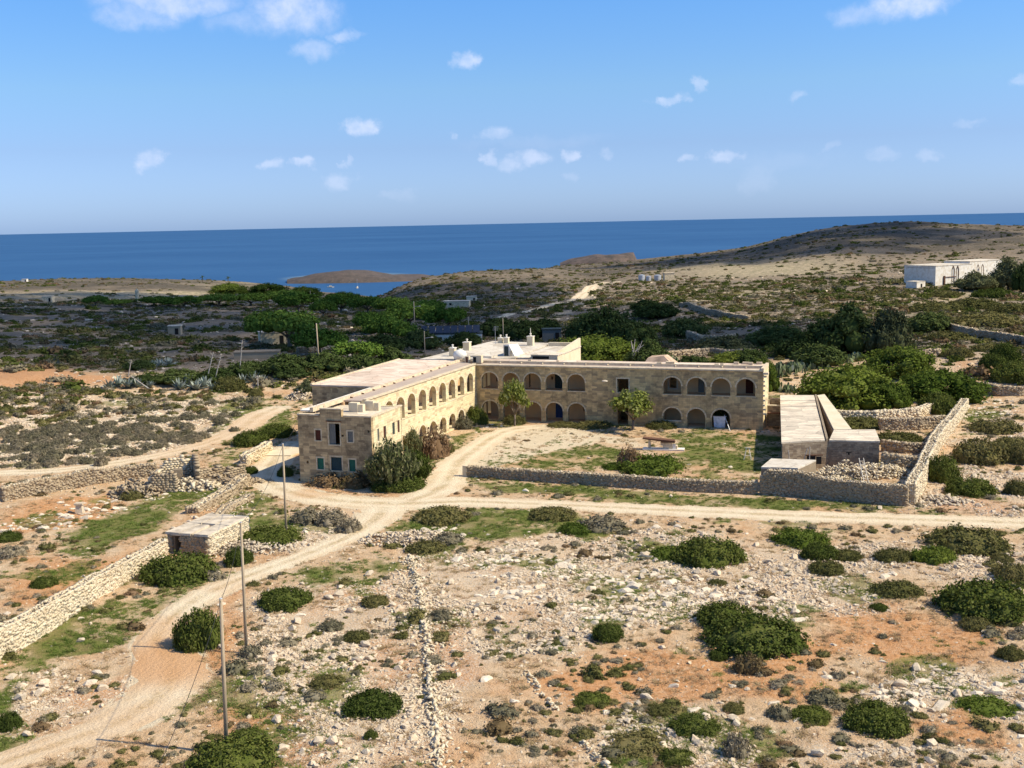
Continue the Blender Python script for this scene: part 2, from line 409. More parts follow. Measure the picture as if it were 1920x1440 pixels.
# ground
ORG = (0.58, 0.27, 0.105); TAN = (0.58, 0.385, 0.215); PALE = (0.66, 0.49, 0.31); GRS = (0.17, 0.20, 0.045); OLV = (0.27, 0.215, 0.085)
PATHC = (0.70, 0.585, 0.40); FARG = (0.20, 0.165, 0.12)
def ground_mat():
    m, nt, b = new_mat('ground_soil'); P = pos(nt)
    n1 = noise(nt, P, 0.11, 5, 0.6); n2 = noise(nt, P, 0.55, 6, 0.65); n3 = noise(nt, P, 2.6, 6, 0.7); n4 = noise(nt, P, 9.0, 3, 0.7)
    base = mixc(nt, ramp(nt, n2, [(0.40, 0.0), (0.62, 1.0)]), TAN, PALE)
    o_f = math_n(nt, 'ADD', attr(nt, 'orange'), math_n(nt, 'MULTIPLY', sstep(nt, n1, 0.49, 0.64), 0.5), clamp=True)
    o_f = math_n(nt, 'MULTIPLY', o_f, ramp(nt, n3, [(0.36, 0.35), (0.6, 1.0)]))
    base = mixc(nt, o_f, base, ORG)
    # dry litter and tiny plants
    base = mixc(nt, ramp(nt, n3, [(0.53, 0.0), (0.66, 0.6)]), base, (0.21, 0.155, 0.085))
    rk = math_n(nt, 'MULTIPLY', attr(nt, 'rocky'), ramp(nt, n4, [(0.47, 0.0), (0.58, 0.75)]))
    base = mixc(nt, rk, base, (0.66, 0.57, 0.44))
    g = math_n(nt, 'ADD', attr(nt, 'grass'), math_n(nt, 'MULTIPLY', math_n(nt, 'SUBTRACT', n3, 0.5), 1.3), clamp=True)
    g = math_n(nt, 'MULTIPLY', sstep(nt, g, 0.25, 0.75), attr(nt, 'grass'))
    gc = mixc(nt, ramp(nt, n2, [(0.38, 0.0), (0.62, 1.0)]), GRS, OLV)
    gc = mixc(nt, ramp(nt, n4, [(0.45, 0.0), (0.7, 0.6)]), gc, (0.05, 0.085, 0.018))
    base = mixc(nt, g, base, gc)
    # distant garrigue: dark low scrub with pale rock and earth between
    fr = attr(nt, 'far'); nf = noise(nt, vmath(nt, 'MULTIPLY', P, (1, 1, 3)).outputs[0], 0.09, 8, 0.68); nf2 = noise(nt, P, 0.35, 5, 0.7)
    sc = math_n(nt, 'ADD', math_n(nt, 'MULTIPLY', nf, 0.6), math_n(nt, 'MULTIPLY', nf2, 0.4))
    farc = mixc(nt, ramp(nt, sc, [(0.43, 0.0), (0.54, 1.0)]), FARG, (0.25, 0.19, 0.128))
    farc = mixc(nt, ramp(nt, nf2, [(0.58, 0.0), (0.68, 0.8)]), farc, (0.42, 0.34, 0.25))
    farc = mixc(nt, math_n(nt, 'MULTIPLY', attr(nt, 'orange'), 0.75), farc, (0.46, 0.24, 0.12))
    farc = mixc(nt, attr(nt, 'pale'), farc, mixc(nt, ramp(nt, nf2, [(0.42, 0.0), (0.6, 1.0)]), (0.24, 0.21, 0.12), (0.46, 0.36, 0.24)))
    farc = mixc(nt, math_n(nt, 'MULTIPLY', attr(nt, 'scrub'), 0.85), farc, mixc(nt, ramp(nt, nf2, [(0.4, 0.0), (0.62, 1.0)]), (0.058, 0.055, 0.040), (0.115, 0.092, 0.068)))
    base = mixc(nt, fr, base, farc)
    pc = mixc(nt, ramp(nt, n2, [(0.35, 0.0), (0.7, 0.5)]), PATHC, (0.60, 0.44, 0.26))
    pf = math_n(nt, 'ADD', attr(nt, 'path'), math_n(nt, 'MULTIPLY', math_n(nt, 'SUBTRACT', n3, 0.5), 0.9))
    base = mixc(nt, sstep(nt, pf, 0.45, 0.75), base, pc)
    setc(nt, b, base); b.inputs['Roughness'].default_value = 1.0; b.inputs['Specular IOR Level'].default_value = 0.05
    hh = math_n(nt, 'ADD', math_n(nt, 'MULTIPLY', n3, 0.6), math_n(nt, 'MULTIPLY', n4, 0.4))
    bump(nt, b, hh, 1.0, 0.35)
    return m
def path_mat():
    m, nt, b = new_mat('packed_gravel'); P = pos(nt)
    n2 = noise(nt, P, 0.4, 6, 0.6); n3 = noise(nt, P, 3.0, 6, 0.7)
    c = mixc(nt, ramp(nt, n2, [(0.36, 0.0), (0.64, 0.75)]), PATHC, (0.62, 0.45, 0.27))
    c = mixc(nt, ramp(nt, n3, [(0.56, 0.0), (0.72, 0.4)]), c, (0.40, 0.28, 0.16))
    # wheel tracks: packed paler either side of a browner middle strip
    at_ = attr(nt, 'across'); tr = math_n(nt, 'ABSOLUTE', math_n(nt, 'SUBTRACT', math_n(nt, 'ABSOLUTE', at_), 0.45))
    c = mixc(nt, math_n(nt, 'MULTIPLY', ramp(nt, tr, [(0.0, 0.55), (0.30, 0.0)]), 1.0), c, (0.80, 0.68, 0.48))
    c = mixc(nt, math_n(nt, 'MULTIPLY', math_n(nt, 'MULTIPLY', ramp(nt, math_n(nt, 'ABSOLUTE', at_), [(0.05, 0.8), (0.28, 0.0)]), ramp(nt, n3, [(0.42, 0.0), (0.56, 1.0)])), ramp(nt, n2, [(0.40, 0.2), (0.55, 1.0)])), c, (0.40, 0.31, 0.16))
    c = mixc(nt, attr(nt, 'red'), c, (0.55, 0.30, 0.14))
    c = mixc(nt, ramp(nt, noise(nt, P, 11.0, 3, 0.7), [(0.55, 0.0), (0.7, 0.5)]), c, (0.38, 0.28, 0.17))
    setc(nt, b, c); bump(nt, b, n3, 1.0, 0.2); b.inputs['Specular IOR Level'].default_value = 0.05
    return m
def rock_mat(name, c1, c2, c3, sc=2.0, rnd='obj'):
    m, nt, b = new_mat(name); P = pos(nt)
    n = noise(nt, P, sc, 6, 0.65); n2 = noise(nt, P, sc * 5, 4, 0.7)
    r = N(nt, 'ShaderNodeObjectInfo').outputs['Random'] if rnd == 'obj' else N(nt, 'ShaderNodeNewGeometry').outputs['Random Per Island']
    c = mixc(nt, ramp(nt, n, [(0.4, 0.0), (0.62, 1.0)]), c1, c2)
    c = mixc(nt, ramp(nt, r, [(0.0, 0.0), (1.0, 0.8)]), c, c3)
    c = mixc(nt, ramp(nt, n2, [(0.56, 0.0), (0.7, 0.55)]), c, (0.22, 0.19, 0.15))
    setc(nt, b, c); bump(nt, b, n2, 0.8, 0.08); return m
M_ROCK = rock_mat('limestone', (0.72, 0.59, 0.42), (0.58, 0.44, 0.29), (0.52, 0.43, 0.31), 2.0)
M_LEDGE = rock_mat('pale_ledge_limestone', (0.80, 0.69, 0.52), (0.66, 0.53, 0.37), (0.60, 0.50, 0.37), 1.5)
M_STONE = rock_mat('wall_limestone', (0.37, 0.28, 0.175), (0.29, 0.21, 0.13), (0.46, 0.37, 0.25), 0.8, 'isl')  # brown wall stone, darkened so the colour carries the shade on wall faces
M_STONEP = rock_mat('pale_wall_limestone', (0.64, 0.53, 0.35), (0.52, 0.40, 0.25), (0.72, 0.62, 0.45), 0.8, 'isl')  # same stone made paler, sunlight on tops and bright walls put into the colour
M_CORE = rock_mat('wall_rubble_core', (0.34, 0.26, 0.17), (0.25, 0.19, 0.12), (0.28, 0.22, 0.15), 1.5)
def ashlar_mat(name, ca, cb, dirt=0.5, bw=0.62, rh=0.29, patch=(0.30, 0.25, 0.19), bs=0.5):
    m, nt, b = new_mat(name)
    uv = N(nt, 'ShaderNodeUVMap').outputs[0]; P = pos(nt)
    br = N(nt, 'ShaderNodeTexBrick'); br.offset = 0.5; br.squash = 1.0
    nt.links.new(uv, br.inputs['Vector'])
    for k, v in (('Color1', ca + (1,)), ('Color2', cb + (1,)), ('Mortar', tuple(x * 0.55 for x in ca) + (1,)), ('Scale', 1.0), ('Mortar Size', 0.012), ('Mortar Smooth', 0.3), ('Bias', 0.0), ('Brick Width', bw), ('Row Height', rh)):
        br.inputs[k].default_value = v
    # blocks of odd tone
    vr = N(nt, 'ShaderNodeTexVoronoi'); vr.inputs['Scale'].default_value = 1.0
    sc = vmath(nt, 'MULTIPLY', uv, (1 / bw / 1.3, 1 / rh / 1.1, 1)).outputs[0]; nt.links.new(sc, vr.inputs['Vector']); vr.inputs['Randomness'].default_value = 0.35
    sp = N(nt, 'ShaderNodeSeparateColor'); nt.links.new(vr.outputs['Color'], sp.inputs[0])
    n1 = noise(nt, P, 0.16, 5, 0.6); n2 = noise(nt, P, 0.9, 6, 0.7); n3 = noise(nt, P, 7.0, 4, 0.7)
    c = mixc(nt, ramp(nt, sp.outputs[0], [(0.0, 0.0), (0.66, 0.15), (0.74, 0.7), (1.0, 0.85)]), br.outputs[0], patch)
    c = mixc(nt, ramp(nt, sp.outputs[1], [(0.7, 0.0), (0.9, 0.4)]), c, tuple(min(1, x * 1.25) for x in ca))
    df = math_n(nt, 'MULTIPLY', math_n(nt, 'MULTIPLY', sstep(nt, n1, 0.42, 0.58), ramp(nt, n2, [(0.36, 0.0), (0.62, 1.0)])), dirt)
    c = mixc(nt, df, c, tuple(x * 0.55 for x in patch))
    sx = vmath(nt, 'MULTIPLY', uv, (2.2, 0.16, 1)).outputs[0]; st = noise(nt, sx, 1.0, 4, 0.65)
    c = mixc(nt, math_n(nt, 'MULTIPLY', ramp(nt, st, [(0.56, 0.0), (0.72, 0.8)]), dirt), c, tuple(x * 0.7 for x in patch))
    c = mixc(nt, ramp(nt, n3, [(0.45, 0.0), (0.75, 0.3)]), c, tuple(x * 0.6 for x in ca))
    setc(nt, b, c)
    h = math_n(nt, 'ADD', math_n(nt, 'MULTIPLY', br.outputs['Fac'], -1.0), math_n(nt, 'MULTIPLY', n3, 0.5)); bump(nt, b, h, bs, 0.04)
    return m
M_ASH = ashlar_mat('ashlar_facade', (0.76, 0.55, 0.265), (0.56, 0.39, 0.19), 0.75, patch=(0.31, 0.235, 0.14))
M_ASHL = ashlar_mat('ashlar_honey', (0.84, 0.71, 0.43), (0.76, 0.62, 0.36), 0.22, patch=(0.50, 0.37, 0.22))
M_ASHB = ashlar_mat('ashlar_block', (0.68, 0.50, 0.265), (0.50, 0.355, 0.19), 0.8, patch=(0.25, 0.18, 0.105))
M_ASHR = ashlar_mat('rough_ashlar', (0.50, 0.39, 0.26), (0.33, 0.24, 0.155), 0.7, 0.38, 0.22, patch=(0.24, 0.175, 0.12), bs=1.0)
def plain(name, c, var=0.25, sc=1.2, rough=0.85, spec=0.2, c2=None, metal=0.0, stretch=None, bs=0.3, joints=0):
    m, nt, b = new_mat(name); P = pos(nt) if stretch is None else vmath(nt, 'MULTIPLY', N(nt, 'ShaderNodeTexCoord').outputs['Object'], stretch).outputs[0]
    n = noise(nt, P, sc, 6, 0.65); c2 = c2 or tuple(x * (1 - var) * 0.7 for x in c)
    cc = mixc(nt, ramp(nt, n, [(0.42, 0.0), (0.68, 0.9)]), c, c2)
    if joints:   # screed laid in patches: fine cracks and odd toned repairs
        PP = N(nt, 'ShaderNodeTexCoord').outputs['Object']; vo = N(nt, 'ShaderNodeTexVoronoi', feature='DISTANCE_TO_EDGE'); vo.inputs['Scale'].default_value = joints; vo2 = N(nt, 'ShaderNodeTexVoronoi'); vo2.inputs['Scale'].default_value = joints
        for q in (vo, vo2): nt.links.new(PP, q.inputs['Vector'])
        sp = N(nt, 'ShaderNodeSeparateColor'); nt.links.new(vo2.outputs['Color'], sp.inputs[0])
        cc = mixc(nt, ramp(nt, sp.outputs[0], [(0.35, 0.0), (1.0, 0.55)]), cc, tuple(x * .68 for x in c2)); cc = mixc(nt, ramp(nt, vo.outputs[0], [(0.0, 0.4), (0.03, 0.0)]), cc, tuple(x * .4 for x in c2))
        cc = mixc(nt, ramp(nt, noise(nt, PP, 1.7, 6, 0.75), [(0.56, 0.0), (0.66, 0.6)]), cc, tuple(x * .5 for x in c2))
    setc(nt, b, cc); b.inputs['Roughness'].default_value = rough
    b.inputs['Specular IOR Level'].default_value = spec; b.inputs['Metallic'].default_value = metal
    if bs: bump(nt, b, noise(nt, P, sc * 4, 4, 0.7), bs, 0.03)
    return m
M_PLASTER = plain('gallery_plaster', (0.72, 0.47, 0.25), 0.3, 0.7, c2=(0.58, 0.40, 0.24))
M_WPLAST = plain('pale_plaster', (0.62, 0.54, 0.42), 0.3, 0.7, c2=(0.45, 0.36, 0.25))
M_TRIM = plain('cut_stone_trim', (0.70, 0.57, 0.37), 0.25, 1.5)
M_CORN = plain('cornice_stone', (0.68, 0.56, 0.38), 0.25, 1.5, c2=(0.44, 0.33, 0.21))
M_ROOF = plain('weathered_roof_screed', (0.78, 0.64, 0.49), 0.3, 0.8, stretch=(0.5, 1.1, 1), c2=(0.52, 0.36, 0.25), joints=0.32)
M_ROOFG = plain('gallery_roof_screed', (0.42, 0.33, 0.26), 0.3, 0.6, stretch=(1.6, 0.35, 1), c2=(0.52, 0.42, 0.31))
M_ROOFW = plain('whitewashed_roof', (0.69, 0.62, 0.50), 0.1, 0.9, c2=(0.50, 0.41, 0.30), joints=0.3)
M_ROOFA = plain('annex_roof_screed', (0.76, 0.65, 0.48), 0.3, 0.9, stretch=(0.35, 1.5, 1), c2=(0.45, 0.37, 0.28), joints=0.45)
M_WHITE = plain('white_render', (0.78, 0.73, 0.63), 0.15, 0.9, c2=(0.60, 0.50, 0.36))
M_CREAM = plain('cream_render', (0.70, 0.60, 0.42), 0.15, 0.5, c2=(0.6, 0.48, 0.3))
M_TANK = plain('white_tank_plastic', (0.78, 0.74, 0.64), 0.1, 1.0, rough=0.5)
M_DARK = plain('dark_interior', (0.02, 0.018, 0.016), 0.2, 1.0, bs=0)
M_GREEN = plain('green_paint', (0.010, 0.13, 0.085), 0.3, 6, rough=0.6, spec=0.3)
M_TEAL = plain('dark_teal_paint', (0.012, 0.045, 0.055), 0.3, 6, rough=0.6, spec=0.3)
M_BLUE = plain('blue_paint', (0.015, 0.05, 0.17), 0.3, 6, rough=0.6, spec=0.3)
M_RED = plain('red_brown_paint', (0.10, 0.030, 0.018), 0.3, 6, rough=0.7)
M_GREY = plain('grey_weathered_boards', (0.20, 0.20, 0.18), 0.3, 3, stretch=(6, 6, .5))
M_DGREY = plain('dark_grey_green_paint', (0.045, 0.060, 0.055), 0.3, 4)
M_POLE = plain('weathered_pole_wood', (0.42, 0.33, 0.22), 0.3, 3, stretch=(4, 4, .4), c2=(0.30, 0.23, 0.15))
M_METAL = plain('galvanised_metal', (0.50, 0.51, 0.52), 0.2, 2, rough=0.45, spec=0.5, metal=0.3)
M_RUST = plain('rusty_brown_metal', (0.16, 0.08, 0.045), 0.3, 6)
M_SOLAR = plain('solar_glass', (0.03, 0.035, 0.05), 0.2, 1, rough=0.45, spec=0.3, bs=0)
M_CLOTH = plain('white_sheet', (0.72, 0.73, 0.76), 0.15, 2)
M_WIRE = plain('black_cable', (0.03, 0.03, 0.03), 0.1, 2, bs=0)
M_BARK = plain('grey_bark', (0.20, 0.16, 0.12), 0.3, 8, c2=(0.10, 0.08, 0.055))
M_DEAD = plain('bleached_dead_wood', (0.48, 0.43, 0.37), 0.3, 5)
M_TANSC = plain('tan_screed', (0.60, 0.42, 0.28), .3, .6)
M_REDT = plain('red_tile_roof', (0.42, 0.20, 0.12), 0.3, 2)
M_CLOUD, _nt, _b = new_mat('cloud_white'); _b.inputs['Base Color'].default_value = (0.9, 0.9, 0.92, 1)
_nt.nodes.remove(_b); _o = [n for n in _nt.nodes if n.type == 'OUTPUT_MATERIAL'][0]; _m = N(_nt, 'ShaderNodeMixShader'); _m.inputs[0].default_value = 0.42
_nt.links.new(N(_nt, 'ShaderNodeBsdfTransparent').outputs[0], _m.inputs[1]); _nt.links.new(N(_nt, 'ShaderNodeBsdfTranslucent').outputs[0], _m.inputs[2]); _nt.links.new(_m.outputs[0], _o.inputs[0])
def leaf_mat(name, c1, c2, c3, sc=0.9, tr=0.18):
    m, nt, b = new_mat(name); nt.nodes.remove(b); out = [n for n in nt.nodes if n.type == 'OUTPUT_MATERIAL'][0]
    P = pos(nt); n = noise(nt, P, sc, 4, 0.6); r = N(nt, 'ShaderNodeNewGeometry').outputs['Random Per Island']; ro = N(nt, 'ShaderNodeObjectInfo').outputs['Random']
    c = mixc(nt, ramp(nt, n, [(0.38, 0.0), (0.64, 1.0)]), c1, c2)
    c = mixc(nt, ramp(nt, r, [(0.55, 0.0), (1.0, 0.8)]), c, c3)
    hs = N(nt, 'ShaderNodeHueSaturation'); nt.links.new(c, hs.inputs['Color'])
    nt.links.new(math_n(nt, 'ADD', math_n(nt, 'MULTIPLY', ro, 0.55), 0.75), hs.inputs['Value']); nt.links.new(math_n(nt, 'ADD', math_n(nt, 'MULTIPLY', ro, -0.03), 0.515), hs.inputs['Hue'])
    d = N(nt, 'ShaderNodeBsdfDiffuse'); t = N(nt, 'ShaderNodeBsdfTranslucent'); nt.links.new(hs.outputs[0], d.inputs[0]); nt.links.new(hs.outputs[0], t.inputs[0])
    mx = N(nt, 'ShaderNodeMixShader'); mx.inputs[0].default_value = tr; nt.links.new(d.outputs[0], mx.inputs[1]); nt.links.new(t.outputs[0], mx.inputs[2]); nt.links.new(mx.outputs[0], out.inputs[0])
    return m
L_DARK = leaf_mat('lentisk_leaves', (0.060, 0.082, 0.017), (0.090, 0.110, 0.024), (0.14, 0.15, 0.045))
L_OLIVE = leaf_mat('olive_brown_leaves', (0.105, 0.105, 0.034), (0.145, 0.132, 0.045), (0.19, 0.165, 0.07))
L_GREY = leaf_mat('grey_heath_leaves', (0.165, 0.145, 0.090), (0.22, 0.19, 0.12), (0.29, 0.25, 0.17))
L_BROWN = leaf_mat('dry_brown_twigs', (0.13, 0.088, 0.042), (0.18, 0.125, 0.065), (0.26, 0.19, 0.11))
L_PINE = leaf_mat('pine_needles', (0.085, 0.120, 0.018), (0.125, 0.160, 0.028), (0.17, 0.20, 0.05), tr=0.25)
L_TREE = leaf_mat('dark_tree_leaves', (0.045, 0.068, 0.020), (0.070, 0.095, 0.028), (0.10, 0.12, 0.045))
L_PINED = leaf_mat('umbrella_pine_needles', (0.075, 0.135, 0.022), (0.11, 0.175, 0.03), (0.14, 0.20, 0.04))
L_YEL = leaf_mat('yellow_green_leaves', (0.16, 0.19, 0.035), (0.24, 0.26, 0.06), (0.36, 0.36, 0.14), tr=0.3)
L_GRASS = leaf_mat('grass_blades', (0.10, 0.165, 0.028), (0.15, 0.19, 0.045), (0.24, 0.23, 0.08), sc=0.25)
L_DRY = leaf_mat('dry_grass', (0.40, 0.28, 0.15), (0.30, 0.21, 0.11), (0.50, 0.38, 0.22), sc=0.3)
L_CACT = leaf_mat('cactus_pads', (0.13, 0.165, 0.075), (0.20, 0.23, 0.12), (0.50, 0.49, 0.33), tr=0.0)
L_AGAVE = leaf_mat('agave_leaves', (0.20, 0.24, 0.20), (0.28, 0.31, 0.26), (0.42, 0.42, 0.34), tr=0.0)

# ------------------------------------------------------------------ ground, sea, tracks
def make_ground():
    d2r = math.radians
    a = np.concatenate([np.linspace(d2r(-62), d2r(-30), 60, endpoint=False), np.linspace(d2r(-30), d2r(30), 800, endpoint=False), np.linspace(d2r(30), d2r(62), 60)])
    D = np.concatenate([np.linspace(6, 52, 24, endpoint=False), np.exp(np.linspace(math.log(52), math.log(250), 330, endpoint=False)), np.exp(np.linspace(math.log(250), math.log(2200), 300))])
    A, DD = np.meshgrid(a, D); x = (np.sin(A) * DD).ravel(); y = (np.cos(A) * DD).ravel(); z = zt(x, y)
    n, m = len(D), len(a); i = np.arange(n - 1)[:, None] * m + np.arange(m - 1)[None]; i = i.ravel()
    Fc = np.stack([i, i + 1, i + m + 1, i + m], 1)
    me = mesh_np('ground', np.stack([x, y, z], 1), Fc[:, ::-1].copy(), ground_mat(), True)
    dist = np.hypot(x, y)
    rd = road_dist(x, y)
    path = ss(rd, 1.4, -0.6) * ss(fbm(x / 1.6, y / 1.6, 5, 3) - 0.06 * rd, 0.2, 0.55)
    yard = pmask(x, y, [[(880,842),(900,812),(930,798),(1100,800),(1180,815),(1230,835),(1150,838),(1060,850),(960,872),(900,880),(840,890)]], 2.0, 2.0)
    path = np.maximum(path, yard * 0.78)
    path = np.maximum(path, pmask(x, y, [[(1078,575),(1100,545),(1105,525),(1145,528),(1125,545),(1100,572),(1040,600),(980,618),(985,608),(1040,590)]], 4, 1) * ss(dist, 220, 300))
    g = np.maximum(pmask(x, y, GRASS, 1.3, 1.8), 0)
    g = g * (0.50 + 0.50 * ss(fbm(x / 3.5, y / 3.5, 43, 4), 0.36, 0.56))
    g = np.maximum(g, 0.75 * ss(fbm(x / 7, y / 7, 41, 4), 0.60, 0.70) * ss(dist, 250, 200))
    set_attr(me, 'path', path); set_attr(me, 'grass', g * (1 - ss(path, .3, .8)))
    o = pmask(x, y, ORANGE, 1.6, 2.0)
    set_attr(me, 'orange', o); set_attr(me, 'rocky', pmask(x, y, ROCKY, 2.0, 2.0))
    set_attr(me, 'far', ss(dist, 214, 262))
    pale = pmask(x, y, [[(0,548),(300,546),(480,545),(540,548),(400,562),(150,566),(0,562)], [(380,532),(520,533),(500,542),(400,541)], [(1240,500),(1330,493),(1460,488),(1580,495),(1560,512),(1400,520),(1290,518)], [(1690,560),(1760,545),(1880,545),(1800,575),(1700,590)], [(1250,545),(1420,535),(1440,552),(1290,570)]], 6, 2)
    set_attr(me, 'pale', pale)
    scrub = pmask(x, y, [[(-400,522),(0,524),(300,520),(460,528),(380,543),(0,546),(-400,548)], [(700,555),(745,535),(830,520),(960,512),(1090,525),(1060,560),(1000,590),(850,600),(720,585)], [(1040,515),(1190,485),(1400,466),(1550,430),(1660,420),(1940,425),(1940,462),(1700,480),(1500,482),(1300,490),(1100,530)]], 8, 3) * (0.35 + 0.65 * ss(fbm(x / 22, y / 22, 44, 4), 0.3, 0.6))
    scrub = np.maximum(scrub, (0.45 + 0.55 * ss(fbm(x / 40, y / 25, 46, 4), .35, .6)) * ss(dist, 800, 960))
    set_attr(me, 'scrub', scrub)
    tag(link('ground', me), kind='structure')
make_ground()

def sea():
    m, nt, b = new_mat('sea_water'); P = pos(nt)
    n1 = noise(nt, vmath(nt, 'MULTIPLY', P, (0.5, 0.8, 1)).outputs[0], 0.0012, 9, 0.72); n2 = noise(nt, P, 0.12, 6, 0.65); 
    bay = hit(652, 541); dd = vmath(nt, 'DISTANCE', vmath(nt, 'MULTIPLY', P, (1, .75, 1)).outputs[0], (float(bay[0]), float(bay[1]) * .75, -45.0)).outputs['Value']
    c = mixc(nt, ramp(nt, n1, [(0.35, 0.0), (0.7, 1.0)]), (0.024, 0.080, 0.185), (0.040, 0.115, 0.235))
    c = mixc(nt, math_n(nt, 'SUBTRACT', 1.0, sstep(nt, dd, 75.0, 105.0)), c, (0.10, 0.17, 0.24))
    setc(nt, b, c); b.inputs['Roughness'].default_value = 0.55; b.inputs['IOR'].default_value = 1.33; b.inputs['Specular IOR Level'].default_value = 0.12
    bump(nt, b, n2, 0.8, 0.5)
    V = []; Fc = []; R = [300, 900, 1600, 3000, 8000, 20000, 60000]; n = 96
    for r in R:
        for k in range(n): t = 2 * math.pi * k / n; V.append((r * math.sin(t), r * math.cos(t), -45.0))
    for j in range(len(R) - 1):
        for k in range(n): Fc.append((j * n + k, (j) * n + (k + 1) % n, (j + 1) * n + (k + 1) % n, (j + 1) * n + k))
    Fc.append(tuple(range(n)))
    tag(link('sea', mesh_np('sea', V, [f[::-1] for f in Fc], m)), kind='structure')
sea()

def make_road(name, pts, mat, red=None):
    P = [np.array(p) for p in pts]; S = []
    # smooth resample
    c = []
    for i in range(len(P) - 1):
        p0, p1, p2, p3 = P[max(i - 1, 0)], P[i], P[i + 1], P[min(i + 2, len(P) - 1)]
        n = max(2, int(np.hypot(*(p2 - p1)[:2]) / 0.5))
        for k in range(n):
            t = k / n; c.append(0.5 * (2 * p1 + (p2 - p0) * t + (2 * p0 - 5 * p1 + 4 * p2 - p3) * t * t + (3 * p1 - p0 - 3 * p2 + p3) * t ** 3))
    c.append(P[-1]); c = np.array(c); d = np.gradient(c[:, :2], axis=0); d /= np.linalg.norm(d, axis=1)[:, None] + 1e-9
    nrm = np.stack([-d[:, 1], d[:, 0]], 1); K = 13; V = []; ac = []
    s = np.cumsum(np.r_[0, np.hypot(*np.diff(c[:, :2], axis=0).T)])
    wl = c[:, 2] * (0.72 + 0.5 * fbm(s / 1.6, s * 0, 11, 4)); wr = c[:, 2] * (0.72 + 0.5 * fbm(s / 1.6, s * 0 + 9, 19, 4))
    for k in range(K):
        t = -1 + 2 * k / (K - 1); w = np.where(t < 0, wl, wr); xy = c[:, :2] + nrm * (t * w)[:, None]; V.append(xy); ac.append(np.full(len(c), t))
    V = np.stack(V, 1).reshape(-1, 2); ac = np.stack(ac, 1).ravel()
    z = zt(V[:, 0], V[:, 1]) + 0.035 * (1.02 - ac ** 4) 
    n = len(c); i = (np.arange(n - 1)[:, None] * K + np.arange(K - 1)[None]).ravel()
    me = mesh_np(name, np.c_[V, z], np.stack([i, i + K, i + K + 1, i + 1], 1)[:, ::-1].copy(), mat, True)
    set_attr(me, 'across', ac)
    r = np.zeros(len(V))
    if red:
        for q in red: w = at(q[0], q[1]); r = np.maximum(r, q[3] * ss(np.hypot(V[:, 0] - w[0], V[:, 1] - w[1]), q[2], q[2] * .3))
    set_attr(me, 'red', r)
    tag(link(name, me), kind='structure')
M_PATH = path_mat()
for i_, (k_, v_) in enumerate(ROADS.items()):
    v2 = v_
    make_road(k_, v2, M_PATH, {'dirt_track': [(330,1235,8,.85),(300,1185,5,.5),(250,1360,6,.35),(100,1400,6,.3),(420,1100,3,.2)], 'gravel_road': [(590,925,4,.45)], 'field_track': [(450,810,30,.35)]}.get(k_))
    for ob in [bpy.data.objects[k_]]: ob.location.z = 0.004 * i_

# ------------------------------------------------------------------ the old hospital
HO = (-5.49, 174.24, 0.0); HR = math.radians(-18.765)
_ca, _sa = math.cos(HR), math.sin(HR)
def hw(u, v, z=0.0): return (HO[0] + u * _ca + v * _sa, HO[1] + u * _sa - v * _ca, z)   # u along the right wing, v towards the viewer
def hl(u, v, z=0.0): return (u, -v, z)
hosp = empty('hospital_building', HO, HR, 'long two-storey L-shaped honey stone building with arched galleries round the courtyard', 'building')

